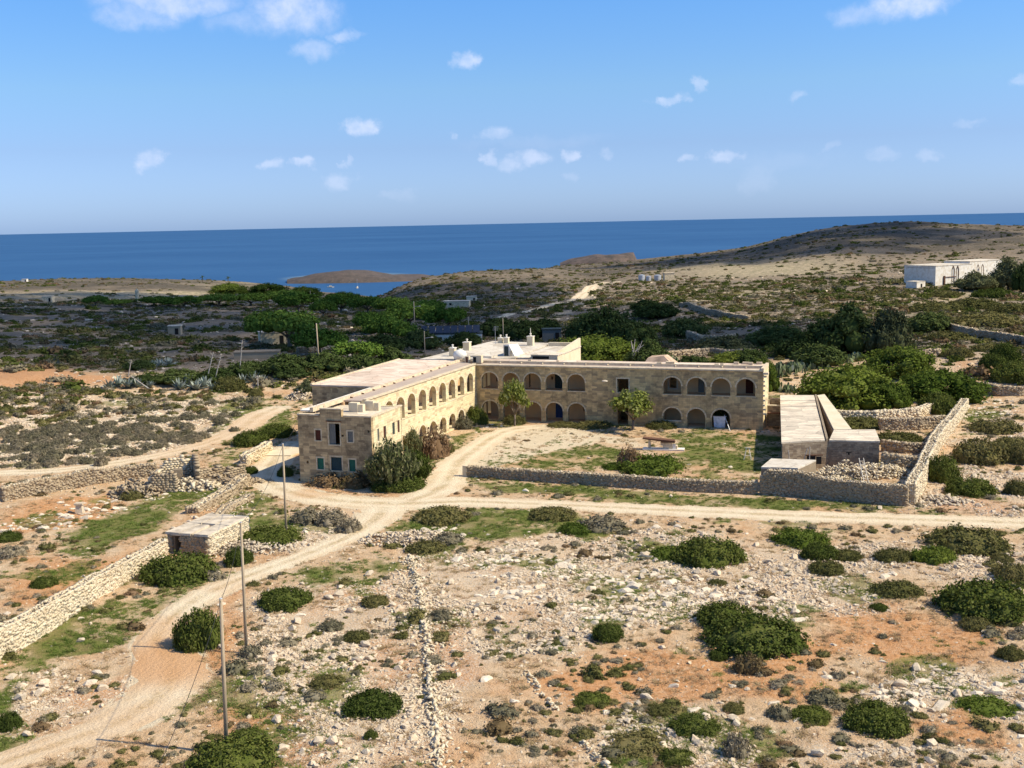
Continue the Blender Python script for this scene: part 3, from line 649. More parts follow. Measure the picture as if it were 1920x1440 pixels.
def opening_loop(op, n=10):
    if op[0] == 'rect':
        _, a, b, z0, z1 = op; return [(a, z0), (b, z0), (b, z1), (a, z1)]
    _, c, w, z0, z1 = op; r = w / 2; zs = z1 - r * 0.96
    L = [(c - r, z0), (c + r, z0)]
    for k in range(n + 1):
        t = math.pi * k / n; L.append((c + r * math.cos(t), zs + r * 0.96 * math.sin(t)))
    return L
def panel(name, p0, p1, z0, z1, ops, thick, mat, parent, top=None):
    """wall between plan points p0,p1 (u,v); thickness goes to the left of p0->p1 ... in local space; ops in (s,z)"""
    a = Vector((p0[0], -p0[1])); b = Vector((p1[0], -p1[1])); L = (b - a).length; d = (b - a) / L; nr = Vector((-d.y, d.x)) * thick
    loops = [top if top else [(0, z0), (L, z0), (L, z1), (0, z1)]] + [opening_loop(o) for o in ops]
    tess = tessellate_polygon([[Vector((x, y, 0)) for x, y in l] for l in loops])
    pts = [p for l in loops for p in l]; n = len(pts)
    V = [(a.x + d.x * s, a.y + d.y * s, z) for s, z in pts] + [(a.x + d.x * s + nr.x, a.y + d.y * s + nr.y, z) for s, z in pts]
    UV = [(s, z) for s, z in pts]; Fc = []; fu = []
    for t in tess:
        q0, q1, q2 = [pts[i] for i in t]
        if (q1[0] - q0[0]) * (q2[1] - q0[1]) - (q2[0] - q0[0]) * (q1[1] - q0[1]) < 0: t = t[::-1]
        Fc.append(tuple(t)); fu.append([UV[i] for i in t]); Fc.append(tuple(i + n for i in t[::-1])); fu.append([UV[i] for i in t[::-1]])
    base = 0
    for li, l in enumerate(loops):
        m = len(l)
        for i in range(m):
            j = (i + 1) % m; A, B = base + i, base + j
            f = (A, A + n, B + n, B) if li == 0 else (A, B, B + n, A + n)
            Fc.append(f); pa, pb = pts[A], pts[B]; hor = abs(pa[0] - pb[0]) > abs(pa[1] - pb[1])
            uvm = {A: (pa[0] if hor else 0, 0 if hor else pa[1]), B: (pb[0] if hor else 0, 0 if hor else pb[1])}
            uvm[A + n] = (uvm[A][0] + (0 if hor else thick), uvm[A][1] + (thick if hor else 0)); uvm[B + n] = (uvm[B][0] + (0 if hor else thick), uvm[B][1] + (thick if hor else 0))
            fu.append([uvm[q] for q in f])
        base += m
    me = bpy.data.meshes.new(name); me.from_pydata(V, [], Fc); me.update()
    uvl = me.uv_layers.new(name='UVMap'); k = 0
    for p, us in zip(me.polygons, fu):
        for li, u_ in zip(p.loop_indices, us): uvl.data[li].uv = u_
    bm = bmesh.new(); bm.from_mesh(me); bmesh.ops.recalc_face_normals(bm, faces=bm.faces); bm.to_mesh(me); bm.free()
    me.materials.append(mat); return link(name, me, parent)
def ubox(u0, u1, v0, v1, z0, z1): # local box spec from uv ranges
    return (u0, u1, -v1, -v0, z0, z1)
def arch_trim(parent, p0, p1, op, proud=0.04, wid=0.22, mat=None, name='arch_ring'):
    """ring of cut voussoirs round an opening, each stone its own small block, joined per arch"""
    a = Vector((p0[0], -p0[1])); b = Vector((p1[0], -p1[1])); d = (b - a).normalized(); nr = Vector((-d.y, d.x))
    _, c, w, z0, z1 = op; r = w / 2; zs = z1 - r * 0.96; mb = MB(); n = 11
    def P(s, z, o): q = a + d * s + nr * o; return (q.x, q.y, z)
    for k in range(n):
        t0 = math.pi * (k + .04) / n; t1 = math.pi * (k + .96) / n; pr = proud + 0.012 * ((k * 7) % 3 - 1)
        q = [(c + R * math.cos(t), zs + R * math.sin(t) * .97) for R, t in ((r + .005, t0), (r + wid, t0), (r + wid, t1), (r + .005, t1))]
        mb.hexa([P(s, z, 0.05) for s, z in q], [P(s, z, -pr) for s, z in q])
    mb.build(name, mat or M_TRIM, parent)
def sbox(parent, p0, p1, s0, s1, o0, o1, z0, z1, name, mat):
    """box given along a wall line: s range, o range (0 = outer face, + = inwards)"""
    a = Vector((p0[0], -p0[1])); b = Vector((p1[0], -p1[1])); d = (b - a).normalized(); nr = Vector((-d.y, d.x))
    def P(s, o): q = a + d * s + nr * o; return (q.x, q.y)
    q = [P(s0, o0), P(s1, o0), P(s1, o1), P(s0, o1)]
    return MB().hexa([(x, y, z0) for x, y in q], [(x, y, z1) for x, y in q]).build(name, mat, parent)

# right wing -------------------------------------------------
RW0, RW1 = (0.0, 0.0), (43.3, 0.0)
up = [('arch', c, 2.65, 4.86, 7.36) for c in (2.2, 5.62, 9.05, 12.43, 15.9)] + [('arch', c, 2.65, 4.78, 7.26) for c in (30.3, 33.8, 37.35, 40.85)]
lo = [('arch', c, 2.65, 0.03, 2.98) for c in (2.2, 5.62, 9.05, 12.43, 15.9)] + [('arch', 30.3, 2.6, 0.95, 2.78), ('arch', 33.8, 2.6, 0.03, 2.76), ('arch', 37.35, 2.6, 0.03, 2.74)]
rops = up + lo + [('rect', 22.15, 23.85, 4.86, 6.86), ('rect', 22.15, 23.75, 0.03, 2.55)]
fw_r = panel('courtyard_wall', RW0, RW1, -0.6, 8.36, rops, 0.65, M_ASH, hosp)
for op in up + lo: arch_trim(fw_r, RW0, RW1, op)
for op in up: sbox(fw_r, RW0, RW1, op[1] - 1.42, op[1] + 1.42, -0.05, 0.5, op[3] - 0.13, op[3] - 0.003, 'window_sill', M_TRIM)
sbox(fw_r, RW0, RW1, 28.95, 31.65, -0.04, 0.5, 0.82, 0.947, 'window_sill', M_WPLAST)
for s0, s1, z0, z1 in ((21.95, 22.147, 4.7, 7.06), (23.853, 24.05, 4.7, 7.06), (22.147, 23.853, 6.863, 7.06), (22.147, 23.853, 4.7, 4.857)):
    sbox(fw_r, RW0, RW1, s0, s1, -0.03, 0.3, z0, z1, 'window_frame', M_TRIM)
# inner gallery wall, 2.9 m behind, with its doorways
IW0, IW1 = (0.3, -3.45), (42.9, -3.45)
iops = [('rect', 0.15, 0.75, 4.66, 7.2), ('rect', 1.75, 2.3, 5.5, 6.9), ('rect', 5.4, 6.3, 4.66, 7.0), ('rect', 7.1, 7.35, 4.7, 7.2), ('rect', 10.7, 11.0, 6.0, 6.5), ('rect', 11.25, 12.5, 4.66, 7.1),
        ('rect', 28.95, 30.0, 5.2, 7.25), ('rect', 33.2, 34.1, 4.66, 7.0), ('rect', 40.1, 41.2, 4.66, 7.25),
        ('rect', 0.15, 0.75, 0.1, 2.9), ('rect', 11.3, 12.6, 0.1, 2.9), ('rect', 15.7, 16.3, 1.3, 2.5), ('rect', 36.1, 37.6, 0.1, 2.9), ('rect', 21.5, 22.8, 0.1, 2.6), ('rect', 21.3, 22.9, 4.7, 6.9)]
iw = panel('gallery_wall', IW0, IW1, -0.2, 8.1, iops, 0.3, M_PLASTER, hosp)
def door_in(s0, s1, z0, z1, mat, name='door', fr=True, p0=IW0, p1=IW1, par=None, o=0.12):
    par = par or iw
    d = sbox(par, p0, p1, s0 + .003, s1 - .003, o, o + 0.06, z0 + .003, z1 - .003, name, mat)
    n = max(2, int((s1 - s0) / 0.22))
    return d
door_in(5.4, 6.3, 4.66, 7.0, M_RED); door_in(11.25, 12.5, 4.66, 7.1, M_DGREY); door_in(33.2, 34.1, 4.66, 7.0, M_GREY); door_in(40.1, 41.2, 4.66, 7.25, M_RED)
door_in(11.3, 12.6, 0.1, 2.9, M_BLUE); door_in(1.75, 2.3, 5.5, 6.9, M_RED, 'shutter')
for s0, s1, z0, z1 in ((28.7, 28.947, 5.0, 7.45), (30.003, 30.25, 5.0, 7.45), (28.947, 30.003, 5.0, 5.197)):
    sbox(iw, IW0, IW1, s0, s1, -0.04, 0.2, z0, z1, 'window_frame', M_WPLAST)
MB().box(*ubox(0.35, 42.9, -3.7, -0.66, 4.28, 4.62)).build('gallery_floor', M_PLASTER, hosp)
MB().box(*ubox(0.35, 42.9, -3.44, -0.66, -0.5, 0.02)).build('gallery_floor', M_PLASTER, hosp)
for s in (17.6, 20.9, 24.9, 28.5): MB().box(*ubox(s, s + .3, -3.44, -0.66, 0.03, 4.27)).build('cross_wall', M_PLASTER, hosp)
for s in (17.6, 28.5): MB().box(*ubox(s, s + .3, -3.44, -0.66, 4.63, 8.08)).build('cross_wall', M_PLASTER, hosp)
MB().box(*ubox(0.35, 42.9, -6.4, -3.76, 4.3, 4.6)).build('room_floor', M_PLASTER, hosp)
# right end wall with the remains of a stair and toothed stones, back wall
ew = panel('end_wall', (43.3, -0.655), (43.3, -6.75), -0.6, 8.36, [], 0.5, M_ASHL, hosp)
bw = panel('rear_wall', (42.79, -6.75), (0.2, -6.75), -0.6, 8.4, [('rect', s, s + 1.1, 5.2, 7.0) for s in (4, 9, 14, 19, 24, 29, 34, 39)], 0.45, M_ASH, hosp)
ew_st = [(0.35, 7.6, .5), (0.35, 6.9, .28), (0.3, 6.3, .33), (0.32, 5.6, .28), (.3, 4.9, .3), (.3, 4.2, .34), (.3, 3.5, .3), (.35, 2.9, .4), (.35, 2.3, .55)]
for k, (v_, z_, l_) in enumerate(ew_st):
    MB().box(43.305, 43.3 + l_, -0.66 + .12 * (k % 2), -0.25, z_, z_ + .24).build('tooth_stone', M_CORN, ew)
MB().box(43.305, 44.0, -0.62, 0.5, 8.0, 8.3).build('tooth_stone', M_CORN, ew)
# roofs
MB().box(*ubox(-0.6, 43.25, -0.45, 0.16, 8.363, 8.56)).build('cornice', M_CORN, hosp)
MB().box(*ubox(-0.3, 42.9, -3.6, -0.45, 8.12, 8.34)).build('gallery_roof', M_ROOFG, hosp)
MB().box(*ubox(-4.0, 42.95, -3.95, -3.603, 8.12, 8.72)).build('roof_kerb', M_CORN, hosp)
MB().box(*ubox(-2.2, 43.25, -6.7, -3.953, 8.403, 8.62)).build('main_roof', M_ROOF, hosp)
MB().box(*ubox(42.953, 43.35, -6.4, 0.2, 8.365, 8.86)).build('parapet', M_CORN, hosp)
rs = random.Random(3)
for k in range(12):
    u_ = 2.8 + k * 3.42
    MB().tube((u_, 3.55, 8.50), (u_, 3.2, 8.44), .09, .08, 6).build('roof_spout', M_CORN, hosp)
for u_, v_, w_, h_ in ((38.4, -5.4, .7, .35), (39.6, -5.9, .9, .3), (40.6, -5.0, .6, .4), (41.6, -6.0, .8, .32), (28.6, -3.9, 1.3, .3), (27.3, -3.7, .7, .22), (36.6, -4.1, .5, .3), (35.8, -4.0, .6, .25), (7.0, -4.4, .5, .25), (11.5, -4.6, .4, .2)):
    b_ = MB().box(u_, u_ + w_, -v_, -v_ + w_ * .6, 8.72 if v_ > -3.95 else 8.622, 8.622 + h_ + (.1 if v_ > -3.95 else 0)).build('loose_roof_stone', M_CORN, hosp)
# facade lamp
fl_ = empty('wall_lamp', hw(20.5, 0.0, 6.55), HR, 'white dish lamp on the courtyard facade left of the square upper window', 'lamp')
MB().tube((0, 0, 0), (0, -0.75, .12), .035, n=6).build('lamp_arm', M_METAL, fl_)
MB().lathe([(.06, .12), (.42, 0.0), (.45, -.1), (.2, -.14)], 14, (0, -.9, .1)).build('lamp_shade', M_ROOFW, fl_)

# left wing ---------------------------------------------------
LW0, LW1 = (-0.92, 36.6), (0.0, 0.0)      # from near end to the inner corner
_L = math.hypot(0.92, 36.6)
def sv(v): return (36.6 - v) / 36.6 * _L
lup = [('arch', sv(v), 2.45, 4.55, 7.5) for v in (2.5, 6.1, 9.5, 12.95, 16.4, 19.85, 23.4, 26.8, 30.2)]
llo = [('arch', sv(2.6), 2.4, .35, 2.45), ('arch', sv(6.3), 2.4, .35, 2.5), ('arch', sv(9.7), 2.4, .2, 2.5), ('arch', sv(13.1), 2.4, .1, 2.5), ('arch', sv(16.6), 2.4, .5, 2.55), ('arch', sv(20.1), 2.4, .1, 2.6), ('arch', sv(23.6), 2.4, .1, 2.6), ('arch', sv(27.1), 2.4, .1, 2.6)]
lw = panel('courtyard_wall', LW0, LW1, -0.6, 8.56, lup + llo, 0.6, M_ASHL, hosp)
for op in lup + llo: arch_trim(lw, LW0, LW1, op, mat=M_CREAM)
for op in lup: sbox(lw, LW0, LW1, op[1] - 1.3, op[1] + 1.3, -0.05, 0.5, op[3] - 0.12, op[3] - .003, 'window_sill', M_CREAM)
LI0, LI1 = (-3.9, 36.6), (-3.35, -3.1)
liops = [('rect', sv(v) - .55, sv(v) + .55, 4.7, 6.9) for v in (5.0, 12.0, 19.0, 26.0)] + [('rect', sv(v) - .55, sv(v) + .55, 0.15, 2.3) for v in (8.0, 15.0, 22.0)]
li = panel('gallery_wall', LI0, LI1, -0.3, 8.3, liops, 0.3, M_PLASTER, hosp)
for op in liops: door_in(op[1], op[2], op[3], op[4], M_RED if op[3] > 4 else M_DGREY, 'door', p0=LI0, p1=LI1, par=li)
def quadbox(q, z0, z1): return MB().hexa([(u, -v, z0) for u, v in q], [(u, -v, z1) for u, v in q])
quadbox([(-3.85, 36.2), (-1.55, 36.2), (-0.62, 0.1), (-3.6, 0.1)], 4.2, 4.5).build('gallery_floor', M_CREAM, hosp)
quadbox([(-3.85, 36.2), (-1.55, 36.2), (-0.62, 0.1), (-3.6, 0.1)], -.4, .05).build('gallery_floor', M_CREAM, hosp)
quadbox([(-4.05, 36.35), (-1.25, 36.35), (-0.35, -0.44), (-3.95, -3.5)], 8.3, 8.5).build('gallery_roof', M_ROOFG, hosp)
quadbox([(-1.3, 36.6), (-0.78, 36.6), (0.14, 0.2), (-0.38, 0.2)], 8.563, 8.74).build('cornice', M_CORN, hosp)
quadbox([(-4.5, 44.2), (-4.05, 44.2), (-3.95, -3.5), (-4.4, -3.5)], 8.3, 8.80).build('roof_kerb', M_CORN, hosp)
for k in range(11):
    v_ = 2.0 + k * 3.25; MB().tube((-4.1, -v_, 8.62), (-3.7, -v_, 8.56), .10, .09, 6).build('roof_spout', M_RUST, hosp)
# the big hall behind the left wing, flat pinkish roof
MB().box(*ubox(-14.6, -4.52, -4.0, 25.0, -0.6, 8.40)).build('hall_walls', M_ASHB, hosp)
MB().box(*ubox(-14.75, -4.51, -4.15, 25.15, 8.403, 8.60)).build('hall_roof', M_ROOF, hosp)
MB().box(*ubox(-14.78, -14.5, -4.2, 25.2, 8.603, 8.72)).build('roof_edge', M_CORN, hosp)
MB().box(*ubox(-5.75, -4.06, 25.2, 36.3, -0.6, 8.30)).build('rear_range_walls', M_ASHB, hosp)
MB().box(*ubox(-5.85, -4.52, 25.22, 44.0, 8.303, 8.45)).build('low_roof', M_WHITE, hosp)

# front block -------------------------------------------------
FB0, FB1 = (-5.75, 44.95), (3.8, 44.95)
topline = [(0, -0.6), (9.55, -0.6), (9.55, 8.0), (5.75, 8.0), (5.75, 8.12), (5.75, 8.8), (2.95, 8.8), (2.95, 8.12), (2.95, 8.0), (0, 8.0)]
def fb_s(px): # facade abscissa from a photo column measured on the block's front
    return (px - 557.5) / (697.5 - 557.5) * 9.55
fops = [('rect', fb_s(617), fb_s(637.5), 4.65, 7.15), ('rect', fb_s(590.5), fb_s(601), 5.05, 6.3), ('rect', fb_s(652.5), fb_s(662.5), 5.05, 6.3),
        ('rect', fb_s(618.5), fb_s(639), 1.55, 3.15), ('rect', fb_s(592), fb_s(604.5), 1.6, 2.95), ('rect', fb_s(653), fb_s(665), 1.55, 2.95),
        ('rect', fb_s(571), fb_s(575), 2.2, 2.55), ('rect', fb_s(639.5), fb_s(645), 5.62, 5.88), ('rect', fb_s(690), fb_s(694), 6.2, 6.5)]
fb = panel('front_wall', FB0, FB1, -0.6, 8.0, fops, 0.55, M_ASHB, hosp, top=topline)
def fill(op, mat, name, o=.12, par=None, p0=FB0, p1=FB1): return sbox(par or fb, p0, p1, op[1] + .003, op[2] - .003, o, o + .05, op[3] + .003, op[4] - .003, name, mat)
hb = (fops[0][1] + fops[0][2]) / 2 + .06
sbox(fb, FB0, FB1, fops[0][1] + .003, hb, .15, .2, 4.653, 7.147, 'door_leaf', M_GREY)
fill(fops[1], M_RED, 'shutter'); fill(fops[2], M_GREY, 'shutter')
d_ = fill(fops[3], M_TEAL, 'door'); d_['label'] = 'dark teal wide shutter in the middle of the ground floor'
for op in (fops[4], fops[5]):
    s_ = fill(op, M_GREEN, 'shutter'); s_['label'] = 'bright green wooden shutter'
for op in fops[:6]:
    sbox(fb, FB0, FB1, op[1] - .16, op[2] + .16, -.03, .2, op[4] + .003, op[4] + .17, 'lintel', M_TRIM)
    sbox(fb, FB0, FB1, op[1] - .12, op[2] + .12, -.05, .2, op[3] - .12, op[3] - .003, 'window_sill', M_TRIM)
    for a_, b_ in ((op[1] - .15, op[1] - .003), (op[2] + .003, op[2] + .15)): sbox(fb, FB0, FB1, a_, b_, -.02, .2, op[3], op[4], 'window_frame', M_TRIM)
sbox(fb, FB0, FB1, fops[0][1] - .25, fops[0][2] + .25, -.2, .1, 7.38, 7.5, 'hood_stone', M_RUST)
# pale plastered band low on the facade
rops2 = [('rect', 1.0, 1.5, 4.9, 6.4), ('rect', 2.7, 3.4, 4.9, 6.4), ('rect', 5.2, 5.9, 4.9, 6.4), ('rect', 6.7, 7.3, 4.9, 6.4)]
FR0, FR1 = (3.8, 44.4), (3.8, 36.3)
fr = panel('side_wall', FR0, FR1, -0.6, 8.0, rops2, 0.5, M_ASHL, hosp)
for k_, op in enumerate(rops2): fill(op, [M_GREY, M_RED, M_DGREY, M_RED][k_], 'shutter', par=fr, p0=FR0, p1=FR1)
for op in rops2: sbox(fr, FR0, FR1, op[1] - .08, op[2] + .08, -.04, .2, op[3] - .12, op[3] - .003, 'window_sill', M_CREAM)
panel('side_wall', (-5.75, 25.3), (-5.75, 44.4), -0.6, 8.0, [('rect', 14, 15, 5, 6.4)], .5, M_ASHB, hosp)
panel('back_wall', (3.8, 36.28), (-0.3, 36.28), -0.6, 8.0, [], .4, M_ASHL, hosp)
MB().box(*ubox(-5.7, 3.75, 36.3, 44.39, 7.7, 7.92)).build('block_roof', M_ROOFA, hosp)
for q, z1 in (([(-5.8, 45.0), (-2.95, 45.0), (-2.95, 44.3), (-5.8, 44.3)], 8.16), ([(0.2, 45.0), (3.86, 45.0), (3.86, 44.3), (0.2, 44.3)], 8.16), ([(3.42, 44.297), (3.86, 44.297), (3.86, 36.2), (3.42, 36.2)], 8.14), ([(-2.8, 45.0), (0.0, 45.0), (0.0, 44.4), (-2.8, 44.4)], 8.92)):
    quadbox(q, z1 - .155 if z1 < 8.5 else 8.803, z1).build('coping', M_CORN, hosp)
# chimney shafts on the block roof
for u_, v_, w_, h_ in ((-0.9, 41.2, .8, 1.1), (0.55, 39.9, .8, 1.15)):
    MB().box(u_, u_ + w_ + .35, -v_, -v_ + .8, 7.923, 7.92 + h_).box(u_ + w_ + .36, u_ + w_ + 1.0, -v_ + .1, -v_ + .8, 7.923, 7.92 + h_ * .82).build('chimney', M_CREAM, hosp)
for u_, v_ in ((-4.3, 43.2), (-4.9, 41.8), (-3.6, 42.4)): MB().tube((u_, -v_, 7.9), (u_, -v_, 8.75), .06, n=6).build('vent_pipe', M_CORN, hosp)

# rear block with whitewashed roofs ----------------------------
rear = empty('rear_block', hw(0, 0), HR, 'whitewashed flat-roofed rear block joined behind the inner corner of the stone building', 'building')
MB().prism([hl(-11.0, -4.25)[:2], hl(0.9, -7.1)[:2], hl(3.2, -9.5)[:2], hl(3.0, -30)[:2], hl(-8.6, -32)[:2]], -1, 8.45).build('walls', M_CREAM, rear)
MB().prism([hl(-11.15, -4.2)[:2], hl(0.9, -7.0)[:2], hl(3.3, -9.5)[:2], hl(3.1, -30.1)[:2], hl(-8.7, -32.1)[:2]], 8.453, 8.68).build('roof', M_ROOFW, rear)
quadbox([(3.35, -9.9), (9.0, -9.9), (9.0, -28.0), (3.35, -28.0)], -1, 8.3).build('walls', M_CREAM, rear)
quadbox([(3.35, -9.9), (9.1, -9.9), (9.1, -28.0), (3.35, -28.0)], 8.303, 8.5).build('roof', M_ROOFW, rear)
# sloping cream side wall of the roof terrace
MB().hexa([(8.7, 10.2, 8.503), (9.05, 10.2, 8.503), (9.05, 27.8, 8.503), (8.7, 27.8, 8.503)], [(8.7, 10.2, 8.7), (9.05, 10.2, 8.7), (9.05, 27.8, 9.9), (8.7, 27.8, 9.9)]).build('parapet', M_CREAM, rear)
MB().box(3.4, 8.69, 27.2, 27.8, 8.503, 9.1).build('parapet', M_CREAM, rear)
MB().hexa([(1.1, 9.9, 8.683), (3.0, 9.9, 8.683), (3.0, 14.5, 8.683), (1.1, 14.5, 8.683)], [(1.1, 9.9, 10.55), (2.0, 9.9, 10.6), (2.0, 14.5, 10.2), (1.1, 14.5, 10.2)]).build('stair_head', M_WHITE, rear)
MB().box(1.25, 1.95, 9.84, 9.897, 8.75, 10.3).build('door', M_DGREY, rear)
MB().box(2.15, 2.6, 9.85, 9.898, 8.75, 9.6).build('door_jamb', M_TRIM, rear)
MB().box(6.0, 10.4, 9.0, 12.5, 7.0, 9.0).build('low_annexe', M_CREAM, rear)
MB().box(5.95, 10.5, 8.95, 12.6, 9.003, 9.12).build('annexe_roof', M_ROOFA, rear)
MB().box(6.3, 9.0, 8.93, 8.997, 8.45, 8.9).build('window', M_DARK, rear)
quadbox([(-5.5, -8.0), (0.0, -7.2), (0.4, -9.0), (-5.5, -9.4)], 8.683, 8.95).build('roof_step', M_ROOFW, rear)
def stack(u_, v_, w_, h_, mat=M_CREAM, pot=True, pole=False, par=rear, z=8.68, d=None):
    c = MB().box(u_ - w_ / 2, u_ + w_ / 2, -v_ - (d or w_) / 2, -v_ + (d or w_) / 2, z + .003, z + h_); 
    o = c.build('chimney', mat, par)
    MB().box(u_ - w_ / 2 - .07, u_ + w_ / 2 + .07, -v_ - w_ / 2 - .07, -v_ + w_ / 2 + .07, z + h_ + .003, z + h_ + .12).build('chimney_cap', M_WHITE, o)
    if pot: MB().lathe([(.16, 0), (.13, .3), (.2, .38), (.17, .5)], 8, (u_, -v_, z + h_ + .123)).build('chimney_pot', M_WHITE, o)
    if pole: MB().tube((u_, -v_, z + h_ + .12), (u_, -v_, z + h_ + 1.5), .07, .05, 6).build('mast', M_WHITE, o)
stack(-7.3, -9.0, .95, 1.25); stack(-8.0, -17.4, 1.1, 1.3); stack(-6.2, -29.5, .8, .8, pot=True); stack(-5.0, -29.3, .8, .9); stack(0.5, -26.2, 1.05, 1.5, pole=True)
sh = MB().box(-1.3, 0.1, 2.2, 3.1, 8.5, 9.65).build('stair_cabin', M_CREAM, hosp)
MB().box(-2.6, -1.95, 2.2, 2.9, 8.5, 9.5).build('chimney', M_CREAM, hosp)
MB().box(-2.45, -2.1, 2.14, 2.197, 8.55, 9.4).build('chimney_door', M_RUST, hosp)
MB().box(-1.2, -0.75, 2.14, 2.197, 8.6, 9.4).build('cabin_door', M_DARK, hosp)
tk = empty('water_tank', hw(-4.35, -4.6, 8.6), HR, 'round cream water tank on the roof by the inner corner chimneys', 'tank')
MB().lathe([(.55, .0), (.9, .2), (1.08, .6), (1.08, .95), (.9, 1.35), (.4, 1.62), (.15, 1.66)], 18).build('tank_body', M_TANK, tk, smooth=True)
MB().lathe([(.22, 1.655), (.22, 1.75), (.05, 1.8)], 10).build('tank_lid', M_WHITE, tk)
MB().box(-.5, .5, -.5, .5, -.0, .06).build('tank_base', M_CORN, tk)
ap = empty('roof_aerial', hw(-6.3, -27.0, 8.68), HR, 'thin television aerial standing on the far edge of the white roof', 'aerial')
MB().tube((0, 0, 0), (0, 0, 3.2), .04, .03, 5).build('mast', M_METAL, ap)
m_ = MB()
for k in range(4): m_.tube((-.5 + .03 * k, .15 * k, 2.5 + .2 * k), (.5, .15 * k, 2.5 + .2 * k), .02, n=4)
m_.build('crossbars', M_METAL, ap)

# ------------------------------------------------------------------ drystone walls
def gz(x, y): return float(zt(x, y))
UNIT = np.array([[-1, -1, -1], [1, -1, -1], [1, 1, -1], [-1, 1, -1], [-1, -1, 1], [1, -1, 1], [1, 1, 1], [-1, 1, 1]], float) * .5
UF = np.array([[3, 2, 1, 0], [4, 5, 6, 7], [0, 1, 5, 4], [1, 2, 6, 5], [2, 3, 7, 6], [3, 0, 4, 7]])
def stones_mesh(name, C, S, A, mat, rng, jit=0.30):
    """C centres (n,3), S sizes (n,3), A headings -> one mesh of irregular blocks"""
    n = len(C); v = np.repeat(UNIT[None], n, 0) + rng.uniform(-jit, jit, (n, 8, 3)) * .55
    v = v * S[:, None]; tl = rng.uniform(-.22, .22, n)[:, None]; z = v[..., 2] + v[..., 0] * tl
    ca, sa = np.cos(A)[:, None], np.sin(A)[:, None]; x = v[..., 0] * ca - v[..., 1] * sa; y = v[..., 0] * sa + v[..., 1] * ca
    V = np.stack([x, y, z], -1) + C[:, None]
    Fc = (UF[None] + 8 * np.arange(n)[:, None, None]).reshape(-1, 4)
    return mesh_np(name, V.reshape(-1, 3), Fc, mat)
_RP = []
def _rocks():
    for k in range(10):
        rg = np.random.default_rng(900 + k); bm = bmesh.new(); v = rg.normal(size=(11, 3)); v /= np.linalg.norm(v, axis=1)[:, None]
        for p in v * rg.uniform(.8, 1.15, (11, 1)) * np.array([.52, .46, .40]): bm.verts.new(p)
        r = bmesh.ops.convex_hull(bm, input=bm.verts); bmesh.ops.delete(bm, geom=list({e for e in r['geom_interior'] + r['geom_unused'] if isinstance(e, bmesh.types.BMVert)}), context='VERTS')
        bmesh.ops.triangulate(bm, faces=bm.faces); bm.verts.index_update(); bm.verts.ensure_lookup_table()
        _RP.append((np.array([v.co[:] for v in bm.verts]), np.array([[v.index for v in f.verts] for f in bm.faces]))); bm.free()
_rocks()
def rocks_mesh(name, C, S, A, mat, rng):
    V = []; Fc = []; b = 0; ids = rng.integers(0, len(_RP), len(C)); tl = rng.normal(0, .35, (len(C), 2))
    for k, (v, f) in enumerate(_RP):
        m = np.where(ids == k)[0]
        if not len(m): continue
        q = v[None] * S[m][:, None]; z = q[..., 2] + q[..., 0] * tl[m, 0][:, None] + q[..., 1] * tl[m, 1][:, None] * .5; ca, sa = np.cos(A[m])[:, None], np.sin(A[m])[:, None]
        P = np.stack([q[..., 0] * ca - q[..., 1] * sa, q[..., 0] * sa + q[..., 1] * ca, z], -1) + C[m][:, None]
        V.append(P.reshape(-1, 3)); Fc.append((f[None] + b + len(v) * np.arange(len(m))[:, None, None]).reshape(-1, 3)); b += len(m) * len(v)
    return mesh_np(name, np.concatenate(V), np.concatenate(Fc), mat)
